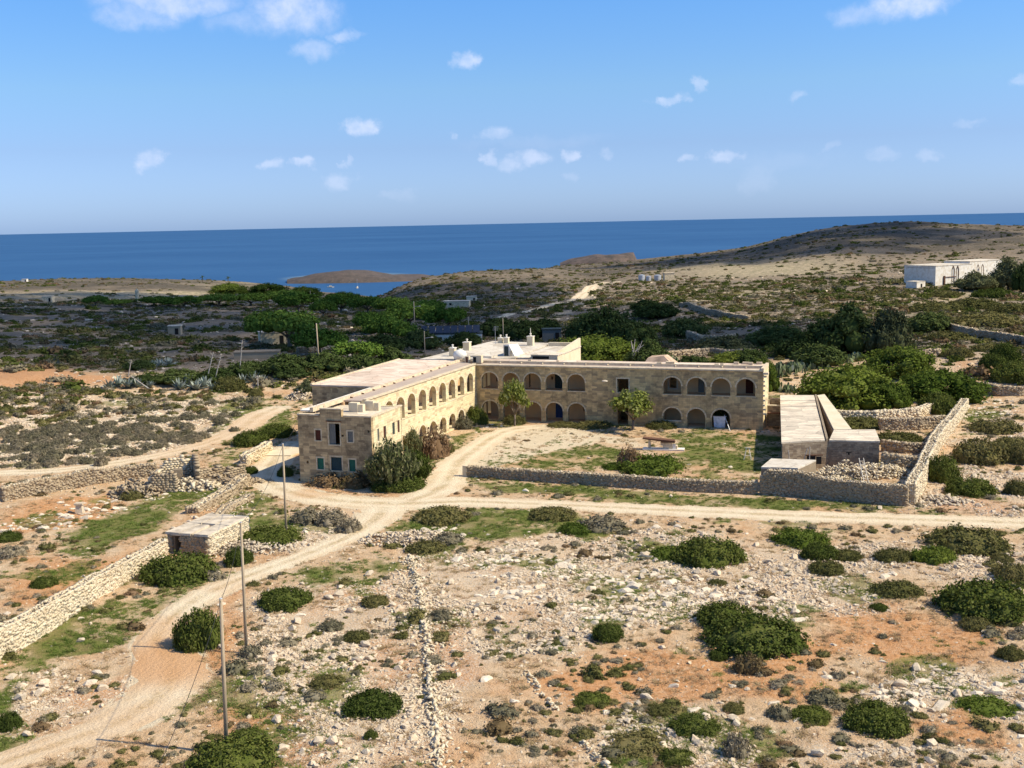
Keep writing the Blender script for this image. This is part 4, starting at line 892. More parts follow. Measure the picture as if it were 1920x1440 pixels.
def drystone(label, pts, thick=0.7, mat=None, size=0.27, group='dry stone field walls', tumble=0.25, seed=0, zfun=None, cat='wall', name='dry_stone_wall', loose=0.5, quoins=()):
    """pts: (x, y, height). Core strip plus stones on both faces and on top, and fallen stones at the foot"""
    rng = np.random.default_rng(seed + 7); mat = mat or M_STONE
    root = empty(name, (pts[0][0], pts[0][1], gz(*pts[0][:2])), 0, label, cat, group); o = np.array(root.location)
    C = []; S = []; A = []; C2 = []; S2 = []; A2 = []; core = MB()
    # resample
    P = []
    for p, q in zip(pts[:-1], pts[1:]):
        L = math.hypot(q[0] - p[0], q[1] - p[1]); n = max(1, int(L / 1.0))
        for k in range(n): t = k / n; P.append((p[0] + (q[0] - p[0]) * t, p[1] + (q[1] - p[1]) * t, p[2] + (q[2] - p[2]) * t))
    P.append(pts[-1]); s = 0
    Q = []
    for i, p in enumerate(P):
        a = P[max(i - 1, 0)]; b = P[min(i + 1, len(P) - 1)]; d = np.array([b[0] - a[0], b[1] - a[1]]); d /= np.linalg.norm(d) + 1e-9
        Q.append((p[0], p[1], p[2] * (1 + tumble * (float(vn(i * .45, seed + .5, seed)) - .5)), d[0], d[1], gz(p[0], p[1])))
    low = max(p[2] for p in pts) < .5
    for i in range(len(Q) - 1):
        a, b = Q[i], Q[i + 1]; bt = []; tp = []
        for (x, y, h, dx, dy, z), sg in ((a, -1), (b, -1), (b, 1), (a, 1)):
            w = thick / 2 * .8; bt.append((x - dy * w * sg - o[0], y + dx * w * sg - o[1], z - .4 - o[2])); w *= .85; tp.append((x - dy * w * sg - o[0], y + dx * w * sg - o[1], z + h * .93 - o[2]))
        if not low: core.hexa(bt, tp)
        L = math.hypot(b[0] - a[0], b[1] - a[1]); hm = (a[2] + b[2]) / 2; ang = math.atan2(b[1] - a[1], b[0] - a[0])
        rows = max(1, int(hm / (size * .72)))
        for sd in (() if low else (-1, 1)):
            for r in range(rows + 1):
                n = max(1, int(L / (size * 1.15)) + 1)
                t = (np.arange(n) + rng.uniform(.1, .9, n)) / n
                hh = a[2] + (b[2] - a[2]) * t; zz = a[5] + (b[5] - a[5]) * t
                f = (r + .45 + rng.uniform(-.12, .12, n)) / (rows + .6); w = thick / 2 * (1 - .15 * f) + rng.uniform(-.05, .03, n)
                x = a[0] + (b[0] - a[0]) * t - a[4] * w * sd; y = a[1] + (b[1] - a[1]) * t + a[3] * w * sd
                C.append(np.stack([x, y, zz + f * hh], 1)); sc = rng.uniform(.75, 1.35, n) * size
                S.append(np.stack([sc * 1.25, sc * .9, sc * .8], 1)); A.append(ang + rng.uniform(-.25, .25, n))
        n = max(2, int(L * thick / (size * size * 1.1))); n = int(n * 2.2) if low else n; t = rng.random(n); w = (rng.normal(0, .42, n) if low else rng.uniform(-.5, .5, n)) * thick
        x = a[0] + (b[0] - a[0]) * t - a[4] * w; y = a[1] + (b[1] - a[1]) * t + a[3] * w
        C2.append(np.stack([x, y, a[5] + (b[5] - a[5]) * t + (a[2] + (b[2] - a[2]) * t) * (rng.uniform(.1, 1.0, n) * np.exp(-(w / thick) ** 2 * 3) if low else rng.uniform(.93, 1.06, n))], 1)); sc = rng.uniform(.6, 1.6, n) * size
        S2.append(np.stack([sc * 1.1, sc, sc * .7], 1)); A2.append(rng.uniform(0, 3.1, n))
        n = int(L * loose * 2); t = rng.random(n); w = (thick / 2 + np.abs(rng.normal(0, .7, n)) + .1) * rng.choice([-1, 1], n)
        x = a[0] + (b[0] - a[0]) * t - a[4] * w; y = a[1] + (b[1] - a[1]) * t + a[3] * w
        if n: 
            C2.append(np.stack([x, y, zt(x, y) + .05], 1)); sc = rng.uniform(.5, 1.2, n) * size; S2.append(np.stack([sc * 1.1, sc, sc * .8], 1)); A2.append(rng.uniform(0, 3.1, n))
    if not low:
        for e, sg in ((Q[0], -1), (Q[-1], 1)):
            rows = int(e[2] / (size * .72)); n = max(2, int(thick / size))
            for r in range(rows + 1):
                w = (np.arange(n) + .5) / n * thick - thick / 2; g = .04 * sg + rng.uniform(-.03, .03, n)
                C.append(np.stack([e[0] - e[4] * w + e[3] * g, e[1] + e[3] * w + e[4] * g, np.full(n, e[5] + (r + .5) / (rows + .6) * e[2])], 1)); sc = rng.uniform(.85, 1.3, n) * size; S.append(np.stack([sc, sc * .95, sc * .8], 1)); A.append(math.atan2(e[4], e[3]) + rng.uniform(-.3, .3, n))
        core.build('wall_core', M_CORE, root); C = np.concatenate(C) - o; S = np.concatenate(S); A = np.concatenate(A)
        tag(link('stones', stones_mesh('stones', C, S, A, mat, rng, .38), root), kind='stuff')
    C2 = np.concatenate(C2) - o; S2 = np.concatenate(S2); A2 = np.concatenate(A2)
    tag(link('cap_stones', rocks_mesh('cap_stones', C2, S2 * 1.15, A2, M_STONEP, rng), root), kind='stuff')  # tops take the sunlit tone of the stone used on the faces
    return root
def WP(pts): # pixel feet with heights
    r = []
    for a, b, h in pts: w = hit(a, b); r.append((w[0], w[1], h))
    return r
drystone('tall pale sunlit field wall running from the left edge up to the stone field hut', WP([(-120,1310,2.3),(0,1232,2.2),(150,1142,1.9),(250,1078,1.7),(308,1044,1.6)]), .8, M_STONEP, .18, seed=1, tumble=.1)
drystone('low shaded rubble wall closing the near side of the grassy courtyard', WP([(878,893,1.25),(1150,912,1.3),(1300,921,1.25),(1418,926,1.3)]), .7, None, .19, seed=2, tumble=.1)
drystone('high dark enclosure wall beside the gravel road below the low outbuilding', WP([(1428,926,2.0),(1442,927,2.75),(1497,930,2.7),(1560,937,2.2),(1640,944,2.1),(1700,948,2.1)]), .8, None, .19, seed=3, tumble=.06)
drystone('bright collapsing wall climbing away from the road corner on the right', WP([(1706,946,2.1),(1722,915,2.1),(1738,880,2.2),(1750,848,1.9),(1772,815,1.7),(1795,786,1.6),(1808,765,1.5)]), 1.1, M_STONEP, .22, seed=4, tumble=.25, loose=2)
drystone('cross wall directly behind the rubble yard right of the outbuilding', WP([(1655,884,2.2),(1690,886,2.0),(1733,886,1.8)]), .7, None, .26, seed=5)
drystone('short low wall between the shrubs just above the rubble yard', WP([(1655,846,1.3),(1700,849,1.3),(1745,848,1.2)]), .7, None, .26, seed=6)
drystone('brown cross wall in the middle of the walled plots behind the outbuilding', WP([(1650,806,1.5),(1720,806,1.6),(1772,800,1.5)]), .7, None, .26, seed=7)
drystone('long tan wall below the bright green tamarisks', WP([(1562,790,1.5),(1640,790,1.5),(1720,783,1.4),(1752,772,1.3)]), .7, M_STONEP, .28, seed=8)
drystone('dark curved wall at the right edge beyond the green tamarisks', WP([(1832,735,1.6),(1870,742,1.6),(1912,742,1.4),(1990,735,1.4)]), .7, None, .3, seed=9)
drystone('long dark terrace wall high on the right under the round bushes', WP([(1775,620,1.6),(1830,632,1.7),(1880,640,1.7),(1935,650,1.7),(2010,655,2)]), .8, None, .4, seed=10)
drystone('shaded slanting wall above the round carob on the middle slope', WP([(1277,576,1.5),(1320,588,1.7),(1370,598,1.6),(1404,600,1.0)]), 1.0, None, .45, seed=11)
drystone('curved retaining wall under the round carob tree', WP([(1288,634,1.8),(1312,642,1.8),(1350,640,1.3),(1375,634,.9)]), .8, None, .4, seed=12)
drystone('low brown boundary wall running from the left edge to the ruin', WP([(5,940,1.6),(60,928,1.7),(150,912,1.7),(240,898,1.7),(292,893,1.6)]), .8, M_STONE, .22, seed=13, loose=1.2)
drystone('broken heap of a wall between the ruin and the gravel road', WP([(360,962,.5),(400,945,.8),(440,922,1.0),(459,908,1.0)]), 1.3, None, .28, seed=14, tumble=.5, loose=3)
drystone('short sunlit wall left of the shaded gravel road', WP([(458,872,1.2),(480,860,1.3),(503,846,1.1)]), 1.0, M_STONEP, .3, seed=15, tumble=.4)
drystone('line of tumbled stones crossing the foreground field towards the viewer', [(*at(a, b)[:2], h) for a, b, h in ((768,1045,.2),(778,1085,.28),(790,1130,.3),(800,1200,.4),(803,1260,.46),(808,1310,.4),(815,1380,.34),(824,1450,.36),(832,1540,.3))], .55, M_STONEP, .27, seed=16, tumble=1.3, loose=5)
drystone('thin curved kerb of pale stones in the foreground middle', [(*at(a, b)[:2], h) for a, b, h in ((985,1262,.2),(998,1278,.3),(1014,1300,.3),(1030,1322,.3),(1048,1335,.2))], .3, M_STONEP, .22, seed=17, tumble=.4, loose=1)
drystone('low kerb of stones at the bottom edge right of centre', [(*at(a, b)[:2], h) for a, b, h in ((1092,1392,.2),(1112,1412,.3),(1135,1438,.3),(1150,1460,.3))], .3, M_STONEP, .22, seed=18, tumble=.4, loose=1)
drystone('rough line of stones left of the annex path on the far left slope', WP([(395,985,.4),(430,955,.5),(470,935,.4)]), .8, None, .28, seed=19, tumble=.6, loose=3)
# mid distance walls
drystone('low field wall crossing the dark plain below the farm building', WP([(560,662,1.2),(640,655,1.2),(720,650,1.2)]), .8, None, .5, seed=20, loose=.2)
drystone('pale wall beside the hillside track', WP([(1250,672,1.2),(1330,664,1.2),(1420,668,1.2)]), .8, None, .45, seed=21, loose=.2)
drystone('short wall behind the shaded scrub right of the big trees', WP([(1700,672,1.3),(1760,668,1.3)]), .8, None, .4, seed=22, loose=.4)

# gate post stone at the courtyard wall's end
w_ = hit(873, 893); gp = MB().hexa([(-.3, -.3, -.3), (.3, -.3, -.3), (.3, .3, -.3), (-.3, .3, -.3)], [(-.27, -.27, 1.35), (.25, -.27, 1.3), (.27, .25, 1.33), (-.25, .27, 1.36)]).build('gate_post', M_CORN, None, loc=tuple(w_), rz=HR)
tag(gp, 'squared stone post ending the courtyard wall at the track', 'post')

# ------------------------------------------------------------------ low outbuilding right of the hospital
AZ_ = 3.6
def ap_(px, py, z=AZ_): return at(px, py, z)
aFL = ap_(1467, 829); aFM = ap_(1553, 824); aFR = ap_(1649, 826); aLR = ap_(1641, 804); aLM = ap_(1562, 805); aBL = ap_(1464, 741); aBR = ap_(1546, 739); aBM = ap_(1531, 741)
annex = empty('stone_outbuilding', (aFL[0], aFL[1], 0), 0, 'long low L-shaped stone outbuilding with pale cement roof right of the courtyard', 'building')
def rel(p, o): return (p[0] - o[0], p[1] - o[1])
ao = annex.location
A4 = [rel(aFL, ao), rel(aFM, ao), rel(aBM, ao), rel(aBL, ao)]
MB().prism(A4, -1.0, AZ_ - .2).build('walls', M_ASHR, annex)
MB().prism([rel(aFM + np.array([.02, .0, 0]), ao), rel(aFR, ao), rel(aLR, ao), rel(aLM + np.array([.02, 0, 0]), ao)], -1.0, AZ_ - .25).build('walls', M_ASHR, annex)
MB().prism([rel(aLM + np.array([.02, .02, 0]), ao), rel(aLM + np.array([2.2, .02, 0]), ao), rel(aBR, ao), rel(aBM + np.array([.02, 0, 0]), ao)], -1.0, AZ_ - .22).build('walls', M_ASHR, annex)
def lerp(a, b, t): return (a[0] + (b[0] - a[0]) * t, a[1] + (b[1] - a[1]) * t)
# roof in seven cast bays, each a slab of its own with a slight step
nb = 7; rr = random.Random(4)
for k in range(nb):
    t0, t1 = k / nb + .0015, (k + 1) / nb - .0015; st = rr.uniform(-.03, .05)
    q = [lerp(A4[0], A4[3], t0), lerp(A4[1], A4[2], t0), lerp(A4[1], A4[2], t1), lerp(A4[0], A4[3], t1)]
    q = [lerp(q[0], q[1], -.02), lerp(q[0], q[1], .93), lerp(q[3], q[2], .93), lerp(q[3], q[2], -.02)]
    MB().prism(q, AZ_ - .197, AZ_ - .02 + st).build('roof_slab', M_ROOFA, annex)
w0 = lerp(A4[0], A4[1], .95); w1 = lerp(A4[3], A4[2], .95); w2 = lerp(A4[3], A4[2], 1.0); w3 = lerp(A4[0], A4[1], 1.0)
MB().prism([w0, w3, w2, w1], AZ_ - .18, AZ_ + .12).build('roof_kerb', M_CORE, annex)
B4 = [rel(aLM + np.array([.1, .0, 0]), ao), rel(aLM + np.array([2.3, 0, 0]), ao), rel(aBR, ao), rel(aBM + np.array([.1, 0, 0]), ao)]
MB().prism(B4, AZ_ - .21, AZ_ + .0).build('roof_strip', M_CREAM, annex)
C4 = [rel(aFM + np.array([.1, -.05, 0]), ao), rel(aFR + np.array([.06, -.05, 0]), ao), rel(aLR, ao), rel(aLM + np.array([.1, -.02, 0]), ao)]
MB().prism(C4, AZ_ - .24, AZ_ - .06).build('front_roof', M_ROOFA, annex)
d_ = np.array(rel(aFR, aFL)); L_ = np.linalg.norm(d_); aang = math.atan2(d_[1], d_[0])
def abox(s0, s1, o0, o1, z0, z1, name, mat):
    o = MB().box(s0, s1, o0, o1, z0, z1).build(name, mat, annex); o.rotation_euler = (0, 0, aang); return o
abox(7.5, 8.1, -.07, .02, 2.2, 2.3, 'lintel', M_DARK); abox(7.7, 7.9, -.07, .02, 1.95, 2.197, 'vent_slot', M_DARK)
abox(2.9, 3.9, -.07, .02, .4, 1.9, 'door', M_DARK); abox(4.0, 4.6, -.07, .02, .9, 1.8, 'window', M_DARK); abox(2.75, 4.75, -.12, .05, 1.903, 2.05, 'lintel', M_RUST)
# gap yard between wing and outbuilding: low cross wall and brown shelf
gy = empty('yard_wall', hw(43.4, -3.5), HR, 'low rendered wall filling the gap between the wing end and the outbuilding', 'wall')
MB().box(0.1, 4.6, 0, .35, -.3, 2.9).build('wall_panel', M_ASHR, gy); MB().box(0.1, 4.6, -.1, .45, 2.903, 3.05).build('coping', M_CREAM, gy)
MB().box(0.2, 4.5, -1.3, -.2, 2.0, 2.12).build('shelf', M_RUST, gy); MB().box(0.1, 4.6, 3.0, 3.4, -.3, 3.6).build('wall_panel', M_ASHR, gy)
# stone platform at the wall corner
pA, pB, pC, pD = at(1427, 876, 2.75), at(1496, 878, 2.75), at(1530, 866, 2.55), at(1446, 860, 2.75)
pf = empty('stone_platform', (pA[0], pA[1], 0), 0, 'whitened solid stone platform above the corner of the dark enclosure wall', 'platform')
po = pf.location
MB().prism([rel(pA, po), rel(pB, po), rel(pC, po), rel(pD, po)], -.3, 2.6).build('body', M_CORE, pf)
MB().prism([rel(pA, po), rel(pB, po), rel(pC, po), rel(pD, po)], 2.603, 2.78).build('top', M_ROOFW, pf)
# rubble bank in the yard between platform and cross wall
rng = np.random.default_rng(11)
def heap(label, cpx, cpy, rx, ry, h, n, size, mat, seed, name='rubble_heap'):
    w = hit(cpx, cpy); rg = np.random.default_rng(seed); r = np.sqrt(rg.random(n)); t = rg.random(n) * 6.283
    x = r * np.cos(t) * rx; y = r * np.sin(t) * ry; hh = h * np.clip(1 - r ** 1.6, 0, 1) * (0.5 + fbm(x / 1.1 + seed, y / 1.1, seed, 3))
    z = zt(w[0] + x, w[1] + y) + hh * rg.uniform(.6, 1, n) - w[2]
    s = rg.uniform(.6, 1.6, n) * size; C = np.stack([x, y, z], 1); S = np.stack([s * 1.2, s, s * .8], 1)
    root = empty(name, tuple(w), 0, label, 'rubble'); mb = MB()
    ring = [(rx * .75 * math.cos(a_), ry * .75 * math.sin(a_)) for a_ in np.linspace(0, 6.283, 13)[:-1]]
    mb.add([(p[0], p[1], -.3) for p in ring] + [(p[0] * .45, p[1] * .45, h * .55) for p in ring], [(i, (i + 1) % 12, 12 + (i + 1) % 12, 12 + i) for i in range(12)] + [tuple(range(12, 24))])
    mb.build('earth_core', M_CORE, root)
    tag(link('stones', rocks_mesh('stones', C, S, rg.uniform(0, 3, n), mat, rg), root), kind='stuff')
    return root
heap('bank of loose pale stones inside the dark enclosure wall', 1600, 893, 8.5, 2.2, 1.6, 900, .32, M_STONEP, 31)
heap('round pile of stones right of the rubble bank by the bright wall', 1672, 890, 2.6, 1.6, 1.3, 220, .36, M_STONEP, 32)
heap('heap of big tumbled blocks at the left end of the ruin', 258, 925, 3.4, 2.4, 1.7, 300, .42, M_STONE, 33)
heap('stones spilled over the ruin between its two standing corners', 352, 915, 4.5, 1.6, 1.4, 260, .42, M_STONEP, 34)
heap('long collapse of rubble along the right half of the ruin', 410, 905, 6.5, 2.0, 1.0, 420, .38, M_STONE, 39)
heap('low spill of white stones beside the stone field hut', 455, 1030, 5.0, 2.6, .7, 320, .34, M_ROCK, 35)
heap('pile of pale stones above the dirt track in the centre', 770, 1012, 5.0, 3.0, .7, 420, .32, M_ROCK, 36)
heap('stone pile in front of the hall by the scrub', 568, 745, 3.2, 3, 1.5, 160, .5, M_ROCK, 37)
heap('white stones at the foot of the bright wall near the road', 1745, 940, 4.5, 2.0, .5, 240, .4, M_ROCK, 38)
# ruin with standing pieces
rw = hit(285, 922); ruin = empty('ruined_farmhouse', tuple(rw), 0, 'roofless ruin of squared stones with two broken upright corners left of the gravel road', 'ruin')
def rel3(px, py, z=0): p = hit(px, py); return np.array([p[0] - rw[0], p[1] - rw[1], z])
def blockwall(a, b, h0, h1, th, parent, name='standing_wall', bl=.42, bh=.27, seed=0, mat=None):
    """individually laid squared stones: each its own object while few"""
    rg = np.random.default_rng(seed); a = np.array(a[:2]); b = np.array(b[:2]); L = np.linalg.norm(b - a); d = (b - a) / L; ang = math.atan2(d[1], d[0]); C = []; S = []
    for r in range(int(max(h0, h1) / bh) + 1):
        off = (r % 2) * bl / 2; x = -off
        while x < L:
            l = bl * rg.uniform(.8, 1.25); c = x + l / 2; top = h0 + (h1 - h0) * c / L + .25 * math.sin(c * 3 + seed)
            if 0 <= c <= L and r * bh < top: C.append((a[0] + d[0] * c, a[1] + d[1] * c, r * bh + bh / 2)); S.append((l - .03, th * rg.uniform(.94, 1.04), bh - .025))
            x += l
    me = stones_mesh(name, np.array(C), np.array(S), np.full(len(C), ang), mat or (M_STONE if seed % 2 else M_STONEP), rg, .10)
    o = tag(link('laid_stones', me, parent), kind='stuff'); return o
blockwall(rel3(285, 924), rel3(334, 922), 2.3, 1.9, .7, ruin, seed=1)
blockwall(rel3(284, 923), rel3(300, 905), 1.6, 1.6, .6, ruin, seed=6)
blockwall(rel3(345, 903), rel3(368, 898), 2.3, 3.0, .7, ruin, seed=2)
blockwall(rel3(368, 899), rel3(372, 912), 3.2, 2.4, .6, ruin, seed=3)
blockwall(rel3(300, 898), rel3(345, 892), 1.7, 2.6, .7, ruin, seed=4)
blockwall(rel3(372, 905), rel3(425, 893), 1.5, 1.1, .7, ruin, seed=5)
blockwall(rel3(425, 900), rel3(458, 893), 1.3, 1.4, .7, ruin, seed=7)
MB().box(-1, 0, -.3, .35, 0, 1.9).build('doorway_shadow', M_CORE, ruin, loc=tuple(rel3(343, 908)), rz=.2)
# field hut
M_HUTR = plain('lichened_slab', (0.64, 0.54, 0.40), .3, 1.1, c2=(0.30, 0.245, 0.18))
hA, hB = at(318, 1037), at(390, 1043); hC = at(434, 1003); hu = hB - hA; hu /= np.linalg.norm(hu); hLn = np.linalg.norm((hB - hA)[:2]); hv = (hC - hB); hv -= hu * (hv @ hu); hW = np.linalg.norm(hv[:2])
hut = empty('stone_field_hut', tuple(hA), math.atan2(hu[1], hu[0]), 'small flat-roofed rubble stone hut with a doorway at the end of the tall pale wall', 'hut')
HH = 1.95
def hutstones(a, b, th, seed, mat, hole=None, size=.25):
    rg = np.random.default_rng(seed); a = np.array(a, float); b = np.array(b, float); L = np.linalg.norm(b - a); d = (b - a) / L; C = []; S = []
    for r in range(int(HH / (size * .78))):
        n = int(L / (size * 1.1)); t = (np.arange(n) + rg.uniform(.2, .8, n)) / n
        for q in t:
            s = q * L; z = (r + .5) * size * .78
            if hole and hole[0] < s < hole[1] and z < hole[2]: continue
            C.append((a[0] + d[0] * s, a[1] + d[1] * s, z)); k = rg.uniform(.8, 1.3) * size; S.append((k * 1.2, th, k * .85))
    return stones_mesh('stones', np.array(C), np.array(S), np.full(len(C), math.atan2(d[1], d[0])), mat, rg, .3)
MB().box(1.45, hLn, .25, hW, 0, HH - .1).box(0, .5, .25, hW, 0, HH - .1).box(.5, 1.45, 1.6, hW, 0, HH - .1).build('core', M_CORE, hut)
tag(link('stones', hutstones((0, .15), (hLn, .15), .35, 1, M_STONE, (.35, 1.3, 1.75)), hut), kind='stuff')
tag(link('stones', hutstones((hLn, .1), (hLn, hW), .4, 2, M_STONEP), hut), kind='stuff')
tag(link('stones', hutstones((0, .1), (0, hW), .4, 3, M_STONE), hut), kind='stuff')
MB().box(.3, 1.4, -.08, .3, 1.76, 1.93).build('lintel', M_CORN, hut)
rg = random.Random(8)
for k in range(3):
    for j in range(2):
        x0 = -.25 + (hLn + .5) / 3 * k; y0 = -.15 + (hW + .3) / 2 * j; g = .06 + .1 * rg.random() + (.25 if (j == 0 and k == 1) else 0)
        MB().hexa([(x0, y0, HH - .1), (x0 + (hLn + .5) / 3 - g, y0 + .05, HH - .1), (x0 + (hLn + .5) / 3 - g, y0 + (hW + .3) / 2 - g, HH - .1), (x0 + .05, y0 + (hW + .3) / 2 - g, HH - .1)],
                  [(x0 + .03, y0, HH + .08 + .05 * rg.random()), (x0 + (hLn + .5) / 3 - g, y0 + .08, HH + .1), (x0 + (hLn + .5) / 3 - g - .05, y0 + (hW + .3) / 2 - g, HH + .14 * rg.random() + .04), (x0 + .05, y0 + (hW + .3) / 2 - g, HH + .1)]).build('roof_slab', M_HUTR, hut)

# ------------------------------------------------------------------ poles, cables, courtyard things
def pole(name, px, py, h, label, lean=(0, 0), r=.12, lamp=False, group='utility poles', mat=None, r2=None):
    w = hit(px, py); t = empty(name, tuple(w), 0, label, 'pole', group)
    MB().tube((0, 0, -.4), (lean[0], lean[1], h), r, r2 or r * .72, 10).build('shaft', mat or M_POLE, t, smooth=True)
    MB().tube((lean[0], lean[1], h), (lean[0], lean[1], h + .06), r * .8, r * .3, 8).build('pole_cap', M_METAL, t)
    if lamp:
        MB().tube((lean[0], lean[1], h - 1.6), (1.5, 0, h - 1.4), .05, n=6).build('lamp_arm', M_METAL, t)
        MB().lathe([(.1, .1), (.35, .0), (.3, -.12)], 10, (1.7, 0, h - 1.4)).build('lamp_head', M_ROOFW, t)
    return w, h, lean
p1 = pole('utility_pole', 425, 1410, 9.25, 'nearest bare wooden pole rising from the bush at bottom left', (.18, 0), .13)
p2 = pole('utility_pole', 462, 1225, 9.6, 'second bare wooden pole beside the orange bend of the track', (.12, 0), .12)
p3 = pole('utility_pole', 537, 1008, 9.3, 'farthest of the three near bare poles, left of the front block', (.1, 0), .12)
pole('utility_pole', 599, 696, 9.5, 'tall pole standing among dark trees behind the big hall roof', (-.2, 0), .16)
pole('street_lamp', 583, 577, 8.5, 'distant lamp pole in the umbrella pines near the bay', lamp=True, group='lamp poles', r=.16)
pole('street_lamp', 778, 630, 10.5, 'lamp pole at the right end of the umbrella pine belt', lamp=True, group='lamp poles', r=.18)
pole('street_lamp', 797, 672, 6.2, 'short lamp pole just behind the left edge of the white roof', lamp=True, group='lamp poles', r=.12)
pole('utility_pole', 944, 650, 7.0, 'thin pole behind the stair head on the white roof', r=.13)
pole('utility_pole', 879, 628, 5.5, 'thin pole behind the solar panel house', r=.15)
def cable(a, b, sag, label, r=.016):
    n = 18; mb = MB(); P = [Vector(a).lerp(Vector(b), k / n) - Vector((0, 0, sag * 4 * (k / n) * (1 - k / n))) for k in range(n + 1)]
    for p, q in zip(P[:-1], P[1:]): mb.tube(p, q, r, n=4, cap=False)
    tag(mb.build('overhead_cable', M_WIRE), label, 'cable', 'overhead cables')
def top(p, dz=0): return (p[0][0] + p[2][0], p[0][1] + p[2][1], p[0][2] + p[1] - .1 + dz)
cable(top(p1), top(p2), .5, 'thin cable sagging between the nearest and second poles')
cable(top(p2), top(p3), .9, 'thin cable between the second and third poles')
cable((-14.2, 38, 8.6), top(p1), .8, 'thin cable running from the nearest pole towards the viewer')
cable(top(p3), hw(-5.6, 44.8, 8.3), .6, 'thin cable from the third pole to the front block roof corner')
# stone bench with dark capstone
w = hit(1243, 843); tb = empty('stone_trough', tuple(w), HR + .1, 'dark tilted slab on a stepped pale stone plinth in the middle of the courtyard', 'trough')
MB().box(-2.6, 2.8, -.7, .7, -.1, .18).build('base_slab', M_WHITE, tb)
MB().box(.0, 1.9, -.35, .45, .183, .62).build('step', M_CORN, tb); MB().box(-.3, 1.2, -.33, .43, .623, 1.0).build('step', M_CORN, tb); MB().box(1.3, 1.7, -.4, -.36, .183, .9).build('leg', M_WHITE, tb)
MB().hexa([(-2.6, -.6, 1.45), (1.6, -.6, 1.01), (1.6, .6, 1.01), (-2.6, .6, 1.45)], [(-2.6, -.6, 1.62), (1.6, -.6, 1.3), (1.5, .6, 1.3), (-2.6, .6, 1.62)]).build('dark_slab', M_RUST, tb)
MB().box(-1.9, -1.6, -.2, .2, .183, 1.40).build('leg', M_CORN, tb)
# small white frame in the shade
w = hit(1402, 862); fr_ = empty('white_trestle', tuple(w), HR, 'little white trestle standing in the shade beside the outbuilding', 'trestle')
for s in (-1, 1):
    MB().tube((s * .45, -.3, 0), (s * .15, 0, 1.5), .04, n=6).build('leg', M_WHITE, fr_); MB().tube((s * .45, .3, 0), (s * .15, 0, 1.5), .04, n=6).build('leg', M_WHITE, fr_)
MB().tube((-.35, -.2, .6), (.35, -.2, .6), .03, n=6).build('rung', M_WHITE, fr_); MB().tube((-.4, 0, 1.5), (.4, 0, 1.5), .05, n=6).build('top_rail', M_WHITE, fr_)
# sheet hung in the last lower arch and a leaning pole
sheet = empty('hanging_sheet', hw(37.2, -.2, 0), HR, 'white sheet sagging across the last ground floor arch', 'sheet')
V = []; n_ = 14
for j in range(n_):
    for i in range(n_):
        s, t = i / (n_ - 1), j / (n_ - 1); x = -.95 + 1.75 * s; z = .12 + (1.65 - .0 * s) * t; y = .12 * math.sin(s * 9) * (1 - t) + .25 * math.sin(3.1 * s) * (1 - t); V.append((x * (1 - .12 * (1 - t)), y, z - .08 * math.sin(3.14 * s)))
idx = np.array([(j * n_ + i, j * n_ + i + 1, (j + 1) * n_ + i + 1, (j + 1) * n_ + i) for j in range(n_ - 1) for i in range(n_ - 1)])
link('cloth', mesh_np('cloth', V, idx, M_CLOTH, True), sheet)
MB().tube((-1.0, 0, 1.72), (1.0, -.2, 1.76), .03, n=6).build('line_pole', M_METAL, sheet)
w = hw(38.9, 1.7, 0); lp = MB().tube((0, 0, 0), (-.95, .9, 2.1), .05, .04, 6).build('leaning_pole', M_METAL, None, loc=w, rz=HR); tag(lp, 'pale pole leaning outside the last ground floor arch', 'pole')
# ladder against the outbuilding
w = at(1624, 893, .6); ld = empty('ladder', (w[0], w[1], gz(w[0], w[1])), aang, 'short white wooden ladder leaning on the front of the low outbuilding', 'ladder')
for s in (-.25, .25): MB().tube((s, 0, 0), (s - .3, 1.1, 2.5), .045, n=6).build('side_rail', M_WHITE, ld)
for k in range(6): f = (k + .7) / 6.6; MB().tube((-.25 - .3 * f, 1.1 * f, 2.5 * f), (.25 - .3 * f, 1.1 * f, 2.5 * f), .035, n=5).build('rung', M_WHITE, ld)
for k, (px, py, dx, h) in enumerate(((1483, 868, -.3, 1.5), (1500, 866, .9, 1.6), (1517, 868, .1, 1.9))):
    w = at(px, py, 1.2); b = MB().tube((0, 0, -1.2), (dx, .1, h), .06, .05, 6).build('timber_stake', M_DEAD, None, loc=(w[0], w[1], 1.2)); tag(b, ['leaning pale stake nearest the shaded courtyard by the outbuilding door', 'strongly slanting pale stake left of the outbuilding door', 'upright pale stake in front of the outbuilding door'][k], 'stake', 'pale stakes by the outbuilding door')
w = hit(150, 963); cn = MB().hexa([(-.45, -.4, -.2), (.45, -.4, -.2), (.4, .4, -.2), (-.4, .4, -.2)], [(-.3, -.3, 1.0), (.3, -.25, .9), (.3, .3, .95), (-.3, .3, 1.05)]).box(-.45, .45, -.4, .4, 1.0, 1.2).build('stone_cairn', M_ROCK, None, loc=tuple(w)); tag(cn, 'upright boulder with a flat cap alone in the left field', 'boulder')
# white parked board near the shaded road, concrete slab
w = hit(530, 850); sl_ = MB().prism([(-4, -1.5), (1.5, -2.2), (3.5, 2.2), (-1.0, 2.4)], 0, .16).build('concrete_slab', M_CREAM, None, loc=tuple(w), rz=0); tag(sl_, 'pale concrete slab beside the shaded lane left of the front block', 'slab')

# ------------------------------------------------------------------ distant buildings
def far_box(root, x0, x1, y0, y1, z0, z1, name='walls', mat=None): return MB().box(x0, x1, y0, y1, z0, z1).build(name, mat or M_WHITE, root)
